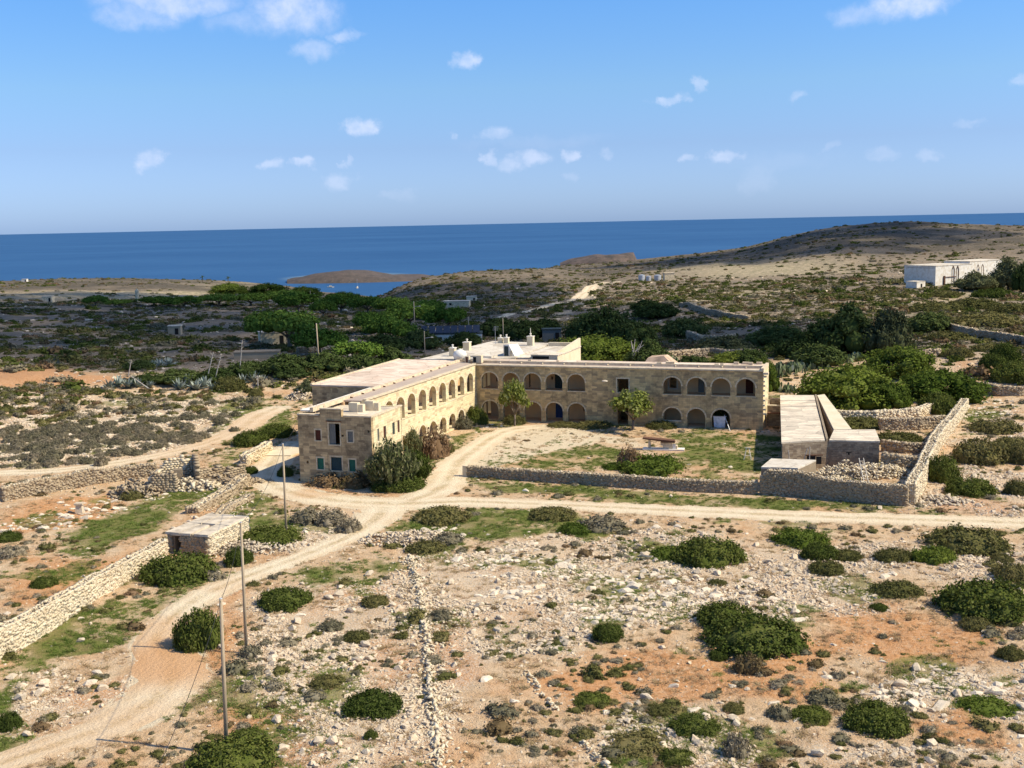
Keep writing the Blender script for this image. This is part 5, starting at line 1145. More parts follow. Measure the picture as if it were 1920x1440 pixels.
# big white building on the right
wA = hit(1755, 536); wt = empty('white_store', tuple(wA), math.radians(33), 'large plain white flat-roofed building on the right beneath the long hill', 'building')
far_box(wt, -.5, 22, 0, 14.5, -2, 7.4); far_box(wt, -.6, 22.1, -.1, 14.6, 7.403, 7.7, 'roof', M_ROOFW)
far_box(wt, 22.02, 44, 1.0, 13, -2, 8.3); far_box(wt, 22.0, 44.1, .9, 13.1, 8.303, 8.6, 'roof', M_ROOFW)
for s in (9.5, 12.2, 25, 28):
    MB().tube((s, -.18, 0), (s, -.18, 6.0), .09, n=6).tube((s + 1.3, -.18, 0), (s + 1.3, -.18, 6.0), .14, n=6).tube((s, -.18, 6.0), (s + .65, -.18, 7.2), .14, n=6).tube((s + .65, -.18, 7.2), (s + 1.3, -.18, 6.0), .14, n=6).build('rusty_pipe_arch', M_RUST, wt)
far_box(wt, 4.3, 5.0, -.5, -.02, -1, 3.6, 'buttress', M_RUST); far_box(wt, 5.2, 12, -.3, -.02, 3.0, 3.2, 'pipe', M_RUST)
far_box(wt, -.55, -.503, 1, 13, 6.7, 6.8, 'stain_band', M_RUST)
wB = hit(1722, 540); ws = empty('white_shed', tuple(wB), math.radians(33), 'small white shed in front of the left end of the big white building', 'shed')
far_box(ws, -1, 4, 0, 5, -1, 2.3); far_box(ws, -1.1, 4.1, -.1, 5.1, 2.303, 2.45, 'roof', M_ROOFW); far_box(ws, 1.3, 2.2, -.06, -.01, 0, 1.5, 'door', M_DARK)
# steel tanks
for k, (px, r, h) in enumerate(((1203, 2.0, 3.4), (1216, 1.5, 2.6), (1233, 2.1, 3.2))):
    w = hit(px, 526); t = empty('steel_tank', tuple(w), 0, ['leftmost silver water tank in the group on the hillside', 'small middle silver water tank on the hillside', 'rightmost silver tank beside the square concrete reservoir'][k], 'tank', 'hillside tanks')
    MB().lathe([(r, -1), (r, h * .33), (r * 1.03, h * .34), (r, h * .36), (r, h * .66), (r * 1.03, h * .67), (r, h * .69), (r, h), (r * .3, h * 1.12)], 16).build('shell', M_METAL, t); MB().tube((r + .1, 0, 0), (r + .1, 0, h), .08, n=5).build('pipe', M_METAL, t)
w = hit(1254, 526); t = empty('concrete_reservoir', tuple(w), .1, 'square weathered concrete reservoir right of the silver tanks', 'tank'); far_box(t, -3, 3, -2, 2, -1, 4.4, 'walls', M_TRIM); far_box(t, -3.2, 3.2, -2.2, 2.2, 4.403, 4.7, 'lid', M_CORN)
def small_house(px, py, rz, w, d, h, label, mat=None, roof=None, door=True, cat='hut', name='field_hut', win=0):
    p = hit(px, py); t = empty(name, tuple(p), rz, label, cat)
    far_box(t, -w / 2, w / 2, 0, d, -1.5, h, 'walls', mat or M_ASHR); far_box(t, -w / 2 - .15, w / 2 + .15, -.15, d + .15, h + .003, h + .25, 'roof', roof or M_ROOFA)
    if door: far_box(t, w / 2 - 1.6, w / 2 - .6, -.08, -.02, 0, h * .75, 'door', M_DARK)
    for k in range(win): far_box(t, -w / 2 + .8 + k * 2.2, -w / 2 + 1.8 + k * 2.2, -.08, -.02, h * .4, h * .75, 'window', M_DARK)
    return t
small_house(513, 647, .35, 6.5, 4.5, 3.2, 'small square stone hut with a dark door at the left end of the pines', M_TRIM)
small_house(327, 627, .1, 3.6, 3, 2.3, 'tiny square stone doorway ruin alone on the dark plain', M_STONE)
small_house(855, 577, -.1, 12, 5, 2.8, 'low flat farm building on the dark slope behind the pines', M_TRIM, door=False, cat='building', name='farm_building', win=2)
small_house(884, 566, .0, 5, 4, 2.6, 'small cream hut above the low farm building', M_CREAM)
small_house(481, 672, .1, 10, 4, 1.3, 'low grey roofless enclosure in front of the square stone hut', M_STONE, M_CORE, door=False, cat='shed', name='low_shed')
sh_ = small_house(845, 645, .02, 17, 6, 2.6, 'low house with a dark sloping solar roof behind the hall', M_WHITE, M_DGREY, cat='house', name='solar_house', win=3)
mb = MB()
for k in range(8): x = -8 + k * 2.0; MB().hexa([(x + .05, -.3, 3.0), (x + 1.9, -.3, 3.0), (x + 1.9, 3.6, 4.6), (x + .05, 3.6, 4.6)], [(x + .05, -.3, 3.08), (x + 1.9, -.3, 3.08), (x + 1.9, 3.6, 4.68), (x + .05, 3.6, 4.68)]).build('solar_panel', M_SOLAR, sh_)
small_house(805, 648, .02, 4, 5, 3.4, 'white cube room at the left end of the solar roofed house', M_WHITE, M_ROOFW, cat='building', name='white_room')
small_house(1035, 640, 0, 5, 4, 3.0, 'grey shed glimpsed behind the bright green pine', M_GREY, M_DGREY, cat='shed', name='grey_shed')
small_house(512, 531, 0, 16, 8, 4.5, 'white villa by the two palms at the bay shore', M_WHITE, M_ROOFW, cat='house', name='bay_villa', win=3)
small_house(45, 528, 0, 5, 4, 2.2, 'tiny pale building on the far left skyline', M_WHITE, M_ROOFW, cat='building', name='skyline_hut')
small_house(88, 566, 0, 5, 4, 2.6, 'small pinkish hut at the sunlit strip on the left', M_TRIM, cat='hut')
MB_ = hit(258, 567); tw = MB().lathe([(1.0, -1), (.9, 5), (1.1, 5.2), (.3, 6.5)], 10).build('stone_pillar', M_TRIM, None, loc=tuple(MB_)); tag(tw, 'thin stone pillar on the sunlit strip beyond the dark plain', 'pillar')
# tan roof of a shed behind the right wing
w = hw(26.5, -11.5, 0); bs_ = empty('vaulted_shed', w, HR, 'weathered tan rounded roof peeping over the middle of the right wing', 'shed')
MB().prism([(-3, 0), (2, 0), (2, 4), (-3, 4)], -1, 7.3).build('walls', M_ROOFG, bs_); MB().hexa([(-3.1, -.1, 7.303), (2.1, -.1, 7.303), (2.1, 4.1, 7.303), (-3.1, 4.1, 7.303)], [(-2.4, .9, 8.5), (.2, .6, 8.9), (.3, 3.4, 8.8), (-2.2, 3.4, 8.6)]).build('roof', M_TANSC, bs_)

# ------------------------------------------------------------------ island and headland beyond the bay
M_FARROCK = rock_mat('island_rock', (0.15, 0.108, 0.088), (0.06, 0.052, 0.044), (0.085, 0.07, 0.06), 0.09)  # dark brown rock, with cloud shade over the island put into the colour
def mound(name, pts, base_z, depth, dist, label=None, flat=0.0, seed=0):
    """pts (px, py crest); a ridge at the given distance, with real depth"""
    n = 90; xs = np.linspace(pts[0][0], pts[-1][0], n); ys = np.interp(xs, [p[0] for p in pts], [p[1] for p in pts]); V = []; K = 26
    for i in range(n):
        d = px_dir(xs[i], ys[i]); h = math.hypot(d[0], d[1]); ux, uy = d[0] / h, d[1] / h; zc = CZ + d[2] / h * dist
        for k in range(K):
            t = -1 + 2 * k / (K - 1); prof = (1 - abs(t) ** (2.2 + 6 * flat)); D = dist + t * depth * (.6 + .4 * math.sin(math.pi * i / (n - 1)))
            x, y = ux * D, uy * D; z = base_z - 4 + (zc - base_z + 4) * prof + (float(vn(x / 25, y / 25, seed)) - .5) * 4 * prof * (1 - abs(t)) ** .2 * (1 if k != K // 2 else 0)
            V.append((x, y, z))
    i = (np.arange(n - 1)[:, None] * K + np.arange(K - 1)[None]).ravel()
    me = mesh_np(name, V, np.stack([i, i + K, i + K + 1, i + 1], 1)[:, ::-1].copy(), M_FARROCK, True); tag(link(name, me), kind='structure')
mound('island', [(538, 527), (555, 522), (590, 513), (625, 509), (655, 507), (700, 511), (740, 516), (790, 517), (850, 520), (900, 522)], -45, 80, 1600, flat=.25, seed=2)
mound('headland', [(1050, 494), (1070, 488), (1095, 484), (1120, 479), (1150, 477), (1188, 475), (1193, 487), (1196, 492)], -20, 60, 1380, flat=.5, seed=4)
for k, (px, py, L) in enumerate(((620, 539, 9), (670, 540.5, 6))):
    w = at(px, py, -44.9); b = empty('motor_boat' if k == 0 else 'sailing_boat', tuple(w), .2 + k, ['white motor boat anchored in the bay', 'small white yacht with a bare mast anchored in the bay'][k], 'boat')
    h_ = [(-L / 2, -L * .14), (L * .2, -L * .16), (L / 2, 0), (L * .2, L * .16), (-L / 2, L * .14)]
    MB().add([(x * .85, y * .7, -.3) for x, y in h_] + [(x, y, 1.0) for x, y in h_], [tuple(range(5))[::-1], tuple(range(5, 10))] + [(i, (i + 1) % 5, 5 + (i + 1) % 5, 5 + i) for i in range(5)]).build('hull', M_ROOFW, b)
    MB().box(-L * .2, L * .15, -L * .09, L * .09, 1.003, 2.4).build('cabin', M_ROOFW, b)
    if k: MB().tube((0, 0, 2.4), (0, 0, 11), .12, n=6).build('mast', M_METAL, b)
    else: MB().box(-L * .15, L * .1, -L * .092, L * .092, 1.6, 2.0).build('cabin_window', M_DARK, b)

# ------------------------------------------------------------------ vegetation prototypes
def quads(C, Nn, size, rng, asp=1.7):
    n = len(C); r = rng.normal(size=(n, 3)); t = np.cross(Nn, r); t /= np.linalg.norm(t, axis=1)[:, None] + 1e-9
    b = np.cross(Nn, t); s = size * rng.uniform(.6, 1.4, n)[:, None]; t = t * s * asp / 2; b = b * s / 2
    V = np.stack([C - t, C - b, C + t, C + b], 1).reshape(-1, 3)
    return V, np.arange(4 * n).reshape(-1, 4)
def unit(v): return v / (np.linalg.norm(v, axis=1)[:, None] + 1e-9)
def hull(blobs, rng, k=.82, n=10, zmin=-.15):
    V = []; Fc = []; b0 = 0
    for cx, cy, cz, rx, ry, rz in blobs:
        m = n; r = max(4, n // 2 + 1)
        for j in range(r):
            ph = -math.pi / 2 + math.pi * j / (r - 1)
            for i in range(m):
                th = 2 * math.pi * i / m; q = k * (1 + rng.uniform(-.06, .06))
                V.append((cx + rx * q * math.cos(ph) * math.cos(th), cy + ry * q * math.cos(ph) * math.sin(th), max(zmin, cz + rz * q * math.sin(ph))))
        for j in range(r - 1):
            for i in range(m): Fc.append((b0 + j * m + i, b0 + j * m + (i + 1) % m, b0 + (j + 1) * m + (i + 1) % m, b0 + (j + 1) * m + i))
        b0 += m * r
    return np.array(V), np.array(Fc)
def foliage(name, blobs, nclump, per, leaf, mat, seed, clump=.13, up=.3, zmin=-.08, k=.82, spread=1.0, asp=1.7, hulln=10):
    rng = np.random.default_rng(seed); A = np.array(blobs, float); w = A[:, 3] * A[:, 4] + A[:, 3] * A[:, 5]; w /= w.sum()
    idx = rng.choice(len(A), nclump, p=w); d = unit(rng.normal(size=(nclump, 3))); d[:, 2] = np.where(d[:, 2] < -.25, -d[:, 2], d[:, 2])
    c = A[idx, :3] + d * A[idx, 3:] * rng.uniform(.84, 1.06, nclump)[:, None] ** 1
    # drop clumps buried inside other blobs
    keep = np.ones(nclump, bool)
    for b in A: q = ((c - b[:3]) / b[3:]); keep &= (np.linalg.norm(q, axis=1) > .8)
    keep &= c[:, 2] > zmin; c = c[keep]; d = d[keep]
    C = np.repeat(c, per, 0) + rng.normal(size=(len(c) * per, 3)) * clump * .5 * spread; Dn = np.repeat(d, per, 0)
    Nn = unit(Dn * .9 + rng.normal(size=C.shape) * .75 + np.array([0, 0, up])); V, Q = quads(C, Nn, leaf, rng, asp)
    HV, HF = hull(blobs, rng, k, hulln)
    return mesh_np(name, np.concatenate([V, HV]), np.concatenate([Q, HF + len(V)]), mat)
def dome_mesh(name, mat, seed, nclump=150, per=34, leaf=.055, h=.56, lumps=5, clump=.15):
    r = random.Random(seed); bl = [(0, 0, 0, .93, .93, h * .97)]
    for k in range(lumps):
        t = 6.283 * k / lumps + r.uniform(-.4, .4); q = r.uniform(.30, .50); bl.append((math.cos(t) * (1.0 - q), math.sin(t) * (1.0 - q), 0, q * 1.05, q * 1.05, h * r.uniform(.55, .8)))
    return foliage(name, bl, nclump, per, leaf, mat, seed, clump=clump, zmin=-.04)
BUSH = {'dark': [dome_mesh('dense_bush', L_DARK, 100 + k, 560, 16, .042, clump=.10) for k in range(4)],
        'olive': [dome_mesh('olive_bush', L_OLIVE, 110 + k, 440, 14, .048, .5, clump=.10) for k in range(3)],
        'grey': [dome_mesh('grey_shrub', L_GREY, 120 + k, 120, 18, .075, .7, 4) for k in range(4)],
        'brown': [dome_mesh('dry_shrub', L_BROWN, 130 + k, 110, 18, .07, .7, 4, .2) for k in range(2)],
        'light': [dome_mesh('light_bush', L_PINE, 140 + k, 360, 16, .05, .45, clump=.11) for k in range(2)]}
KN = {'dark': 'lentisk_bush', 'olive': 'olive_bush', 'grey': 'heath_shrub', 'brown': 'dry_shrub', 'light': 'green_bush'}
GRP = {'dark': 'dark green rounded bushes', 'olive': 'olive brown bushes', 'grey': 'grey heath shrubs', 'brown': 'dry brown shrubs', 'light': 'bright green low bushes'}
rb = random.Random(77)
def bush(kind, px, py, w, hpx, label):
    e = hit(px, py); D = math.hypot(e[0], e[1]); R = w / 2 * math.hypot(D, CZ - e[2]) / F
    sa = (CZ - e[2]) / math.hypot(D, CZ - e[2]); Hm = max(.32 * R, (hpx * math.hypot(D, CZ - e[2]) / F - R * sa * .9))
    dx, dy = e[0] / D, e[1] / D; x, y = e[0] + dx * R * .85, e[1] + dy * R * .85; me = rb.choice(BUSH[kind])
    o = link(KN[kind], me, None, (x, y, gz(x, y) - .05 * R), (0, 0, rb.uniform(0, 6.28)), (R, R, Hm / .56 if kind != 'grey' else Hm / .7))
    tag(o, label, 'bush', GRP[kind]); return o
B = [
 ('dark',440,1462,165,80,'big dark bush at the foot of the nearest pole, cut by the bottom edge'), ('dark',464,1398,70,30,'small dark bush touching the nearest pole from behind'),
 ('dark',375,1222,95,78,'tall round bush standing alone in the middle of the forking dirt track'), ('dark',337,1098,148,64,'broad dome of a bush just below the stone field hut'),
 ('dark',535,1147,108,44,'bush right of the second pole below the dirt track'), ('dark',447,1062,58,36,'small bush behind the second pole near the hut'),
 ('dark',700,1350,120,54,'dark bush in the bottom centre left of the tumbled stone line'), ('olive',615,1293,66,28,'dull brown-green bush up-left of the bottom centre bush'),
 ('dark',696,1388,28,20,'tiny green bush just below the bottom centre bush'), ('olive',704,1140,56,26,'olive bush just left of the top of the tumbled stone line'),
 ('olive',668,1207,52,25,'flat olive bush in the stony field halfway down left of the stone line'), ('grey',827,1165,46,22,'grey-brown shrub touching the right side of the tumbled stone line'),
 ('dark',1140,1205,62,34,'small dark bush alone right of centre in the rocky field'), ('dark',1415,1236,192,78,'largest dark bush in the right foreground, front half of a pair'),
 ('dark',1362,1182,118,52,'dark bush tucked behind the largest right foreground bush'), ('dark',1328,1066,140,60,'dense dark bush on the rocks below the road, right of centre'),
 ('light',1262,1052,90,30,'flat light green growth left of the dense dark bush below the road'), ('light',1500,1028,108,40,'flat light green bush below the road right of the dense dark one'),
 ('dark',1538,1052,72,36,'dark pointed bush in front of the flat light green bush'), ('olive',1588,1054,60,26,'olive bush right beside the dark pointed bush'),
 ('olive',1676,1056,72,30,'leftmost bush of the row of four merging bushes on the right below the road'), ('light',1750,1058,80,36,'light green second bush of the merging row on the right below the road'),
 ('olive',1812,1040,150,56,'largest and highest bush of the merging row below the road on the right'), ('dark',1850,1035,70,30,'small dark bush at the right end of the merging row'),
 ('olive',1550,1080,68,30,'brownish bush in front of the dark pointed bush'), ('olive',1684,1123,100,38,'two-lobed olive bush in the middle of the right field'),
 ('dark',1648,1147,34,14,'tiny flat bush below the two-lobed olive bush'), ('dark',1850,1168,175,74,'very large dark bush at the right edge'),
 ('olive',1830,1185,60,28,'small bush merged to the lower left of the very large right edge bush'), ('olive',1895,1092,66,38,'brown bush at the right edge above the very large one'),
 ('olive',1878,1055,40,18,'small olive bush near the right edge'), ('dark',1643,1382,122,60,'round dark bush standing alone in the lower right'), 
 ('dark',1520,1358,78,32,'blue-green bush left of the round lower right bush'), ('grey',1462,1352,50,28,'small grey-green shrub left of the blue-green bush'),
 ('grey',1545,1325,64,28,'grey shrub above the blue-green bush'), ('dark',1302,1384,92,40,'bush near the bottom right of centre beside pale rocks'),
 ('dark',1110,1328,72,28,'bush just right of the thin kerb of stones'), ('olive',1190,1422,120,40,'ragged olive bush near the bottom edge right of centre'),
 ('olive',1235,1345,50,22,'small olive bush above the bottom right-of-centre bushes'), ('dark',1270,1440,70,34,'dark bush cut by the bottom edge right of centre'),
 ('olive',1376,1340,42,22,'small olive bush with pale twigs in the right foreground'), ('brown',1405,1268,56,32,'purplish brown dry shrub below the largest right foreground bush'),
 ('grey',1380,1425,52,48,'upright grey shrub near the bottom edge'), ('dark',1348,1240,40,20,'small dark bush left of the largest right foreground bush base'),
 ('olive',1895,1240,50,28,'olive bush at the right edge below the very large one'), ('olive',1345,1100,40,16,'thin flat bush in the rocks below the dense dark bush'),
 ('light',1850,1345,110,22,'flat bright green patch of growth at the lower right edge'),
 ('olive',828,988,118,40,'mound of green bush right beside the road junction'), ('olive',1035,978,96,30,'green bush on the near verge of the gravel road, centre'),
 ('light',1076,1004,66,28,'light green bush in front of the centre verge bush'), ('grey',1130,1000,90,34,'pinkish grey twiggy shrub right of the light green verge bush'),
 ('olive',800,1040,80,30,'dark olive bush below the stone pile by the dirt track'), ('grey',840,1025,60,26,'grey green shrub at the head of the tumbled stone line'),
 ('dark',508,1026,120,40,'dark bush between the hut and the farthest near pole'), ('grey',620,988,70,32,'grey shrubs on the verge above the dirt track, left one'),
 ('grey',575,985,60,30,'grey shrub nearest the farthest near pole'), ('grey',655,1000,54,28,'grey shrub at the edge of the dirt track bend'),
 ('dark',84,1103,50,22,'small bush behind the pale wall at the far left'), ('dark',18,1372,44,34,'green bush at the bottom left edge'), ('dark',15,1018,50,22,'green bush at the left edge among the terraces'),
 ('grey',18,1048,60,24,'grey shrub at the left edge below the terraces'), ('grey',620,1185,50,24,'grey dead shrub in the stony field'), ('grey',470,1235,44,26,'grey dry shrub at the foot of the second pole'),
 ('dark',1764,906,68,50,'green bush against the bright collapsing wall'), ('dark',1818,932,88,36,'dark bush in front of the bright wall on the right'),
 ('olive',1842,872,112,50,'broad olive bush on the right beyond the bright wall'), ('olive',1912,872,60,42,'olive bush at the right edge behind the broad one'),
 ('olive',1908,930,48,32,'small olive bush at the right edge near the road'), ('olive',1905,838,70,20,'flat olive bush at the right edge above'),
 ('dark',1758,778,74,40,'dark glossy bush leaning over the top of the bright wall'), ('olive',1868,815,92,30,'dark grey-green bush in the walled plot at right'),
 ('olive',1612,806,110,24,'olive scrub filling the plot directly behind the outbuilding'), ('olive',1680,836,90,28,'brownish scrub between the cross walls'), ('olive',1700,832,60,22,'small scrub beside the bright wall in the plots'),
 ('olive',1798,672,54,22,'round olive bush above the green tamarisks'), ('olive',1850,660,60,18,'flat bush under the dark terrace wall'), ('dark',1862,692,50,26,'dark round bush right of the tamarisks'),
 ('dark',1882,684,60,36,'larger dark bush with a cactus, right of the tamarisks'), ('dark',1905,722,90,36,'dark bush at the right edge behind the curved dark wall'), ('olive',1775,640,70,20,'scrub on the slope left of the terrace wall'),
 ('olive',1850,615,140,30,'wide flat-topped shrub bank above the terrace wall'), ('olive',1760,585,110,24,'flat shrub on the sandy patch in front of the white building'), ('olive',1830,580,90,22,'flat shrub right of the sandy patch'),
 ('olive',1900,588,90,20,'scrub at the right edge above the shrub bank'), ('dark',1865,560,80,18,'dark strip of scrub below the grey-green tree'), ('olive',1770,558,60,14,'scrub in front of the white building'),
 ('dark',747,925,105,38,'low bright-edged bush on the near side of the big oleander'), ('brown',815,862,62,46,'reddish autumn bush right of the big oleander'),
 ('olive',838,850,30,24,'small green bush right of the reddish bush'), ('brown',618,915,80,26,'dead brown shrubs at the foot of the front block, left part'), ('brown',668,918,70,28,'dead brown shrubs at the foot of the front block, right part'),
 ('dark',893,798,46,36,'green bush filling the inner corner of the courtyard'), ('grey',870,806,36,26,'grey shrub beside the inner corner bush'), ('olive',965,797,46,22,'dark shrub at the foot of the young courtyard tree'),
 ('olive',1055,803,60,12,'low weeds along the facade right of the blue door'), ('olive',1110,806,80,14,'low weeds along the facade left of the dark door'), ('olive',1240,806,60,20,'weeds right of the dark facade door'),
 ('light',1222,893,130,46,'broad bright green juniper-like bush behind the courtyard wall'), ('brown',1180,880,46,34,'dead grey-brown twigs at the left side of the courtyard bush'), ('light',1150,882,50,16,'low green growth at the far left of the courtyard bush'),
 ('dark',470,838,70,30,'dark bush in the building shadow beside the lane'), ('dark',520,822,70,28,'dark bush against the shaded side of the front block'), ('dark',470,890,30,16,'dark weeds below the short sunlit wall'), ('dark',535,895,30,22,'dark weeds at the shaded foot of the front block'),
 ('olive',430,735,66,32,'yellow-green rounded bush between the two agave clumps'), ('olive',480,745,30,16,'small bush right of the yellow-green one'),
 ('grey',414,798,24,16,'small dark round shrub by the field track'), ('grey',440,810,22,10,'tiny round shrub beside the field track'), ('grey',190,875,26,20,'grey shrub standing proud at the edge of the field track'),
 ('olive',250,938,50,20,'shrub at the terrace ledge near the ruin'), ('grey',170,905,44,20,'grey shrub at the foot of the low brown wall'),
]
for b in B: bush(*b)

# trees: trunk with limbs, lumpy crown
def crown_mesh(name, mat, seed, kind, nclump, per, leaf, hr):
    r = random.Random(seed); bl = []
    if kind == 'round':
        for k in range(9):
            t = r.uniform(0, 6.28); q = r.uniform(0, .62); s = r.uniform(.30, .48); bl.append((math.cos(t) * q, math.sin(t) * q, hr * (.25 + (1 - q) * r.uniform(.15, .5)), s, s, hr * r.uniform(.26, .4)))
        for k in range(7): t = 6.28 * k / 7; bl.append((math.cos(t) * .62, math.sin(t) * .62, hr * .28, .36, .36, hr * .3))
    elif kind == 'umbrella':
        for k in range(16):
            t = r.uniform(0, 6.28); q = math.sqrt(r.random()) * .75; s = r.uniform(.24, .36); bl.append((math.cos(t) * q, math.sin(t) * q, hr * (.86 - .38 * q * q - r.uniform(0, .1)), s, s, hr * .24))
    elif kind == 'feather':
        for k in range(18):
            t = r.uniform(0, 6.28); q = math.sqrt(r.random()) * .7; s = r.uniform(.24, .38); bl.append((math.cos(t) * q, math.sin(t) * q, hr * (.72 * (1 - q * q) * r.uniform(.75, 1.05) + .12), s, s, hr * r.uniform(.2, .3)))
        for k in range(12): t = 6.28 * k / 12 + r.uniform(-.2, .2); q = r.uniform(.55, .8); bl.append((math.cos(t) * q, math.sin(t) * q, hr * r.uniform(.08, .25), .27, .27, hr * .25))
    elif kind == 'loose':
        for k in range(16): t = r.uniform(0, 6.28); el_ = r.uniform(-1.0, 1.3) if seed % 2 else r.uniform(-.4, 1.4); q = r.uniform(.35, .9) * math.cos(el_); s = r.uniform(.14, .26); bl.append((math.cos(t) * q, math.sin(t) * q, hr * (.66 + .26 * math.sin(el_)), s, s, s * .75))
    return foliage(name, bl, nclump, per, leaf, mat, seed, clump=.12 if kind != 'loose' else .16, zmin=0.02, k=.78 if kind != 'loose' else .0001, up=.5, hulln=8)
CROWN = {'carob': [crown_mesh('tree_crown', L_TREE, 200 + k, 'round', 420, 16, .060, 1.0) for k in range(4)],
         'pine': [crown_mesh('pine_crown', L_PINED, 210 + k, 'umbrella', 420, 16, .055, .8) for k in range(4)],
         'tamarisk': [crown_mesh('tamarisk_crown', L_PINE, 220 + k, 'feather', 560, 20, .042, .75) for k in range(3)],
         'grey': [crown_mesh('grey_green_crown', leaf_mat('grey_green_leaves', (0.075, 0.085, 0.04), (0.11, 0.12, 0.055), (0.15, 0.155, 0.08)), 230 + k, 'round', 420, 16, .055, 1.0) for k in range(2)],
         'young': [crown_mesh('young_tree_crown', L_YEL, 240 + k, 'loose', 170, 11, .085, 1.1) for k in range(2)]}
HRAT = {'carob': 1.0, 'pine': .8, 'tamarisk': .75, 'grey': 1.0, 'young': 1.1}
TN = {'carob': 'carob_tree', 'pine': 'umbrella_pine', 'tamarisk': 'tamarisk_tree', 'grey': 'grey_green_tree', 'young': 'young_fig_tree'}
TG = {'carob': 'dark rounded trees', 'pine': 'umbrella pines of the shaded belt', 'tamarisk': 'bright green tamarisks and pines', 'grey': 'grey green trees', 'young': 'young courtyard trees'}
def trunk_mesh(seed, hr):
    r = random.Random(seed); mb = MB(); mb.tube((0, 0, -.15), (.03, .02, hr * .32), .07, .05, 7)
    for k in range(5):
        t = 6.28 * k / 5 + r.uniform(-.3, .3); mb.tube((.03, .02, hr * .3), (math.cos(t) * .42, math.sin(t) * .42, hr * r.uniform(.55, .7)), .035, .014, 5)
    return mb.mesh('trunk', M_BARK, True)
TRK = {k: trunk_mesh(i, HRAT[k]) for i, k in enumerate(HRAT)}
def tree(kind, px, py, w, hpx, label):
    e = hit(px, py); D = math.hypot(e[0], e[1]); r3 = math.hypot(D, CZ - e[2]); R = w / 2 * r3 / F; sa = (CZ - e[2]) / r3
    Hm = max(.45 * R, hpx * r3 / F - R * sa * .6); k = .6 if kind != 'young' else 0; x, y = e[0] * (1 + R * k / D), e[1] * (1 + R * k / D)
    t = empty(TN[kind], (x, y, gz(x, y)), rb.uniform(0, 6.28), label, 'tree', TG[kind]); t.scale = (R, R, Hm / HRAT[kind])
    link('trunk', TRK[kind], t); link('crown', rb.choice(CROWN[kind]), t); return t
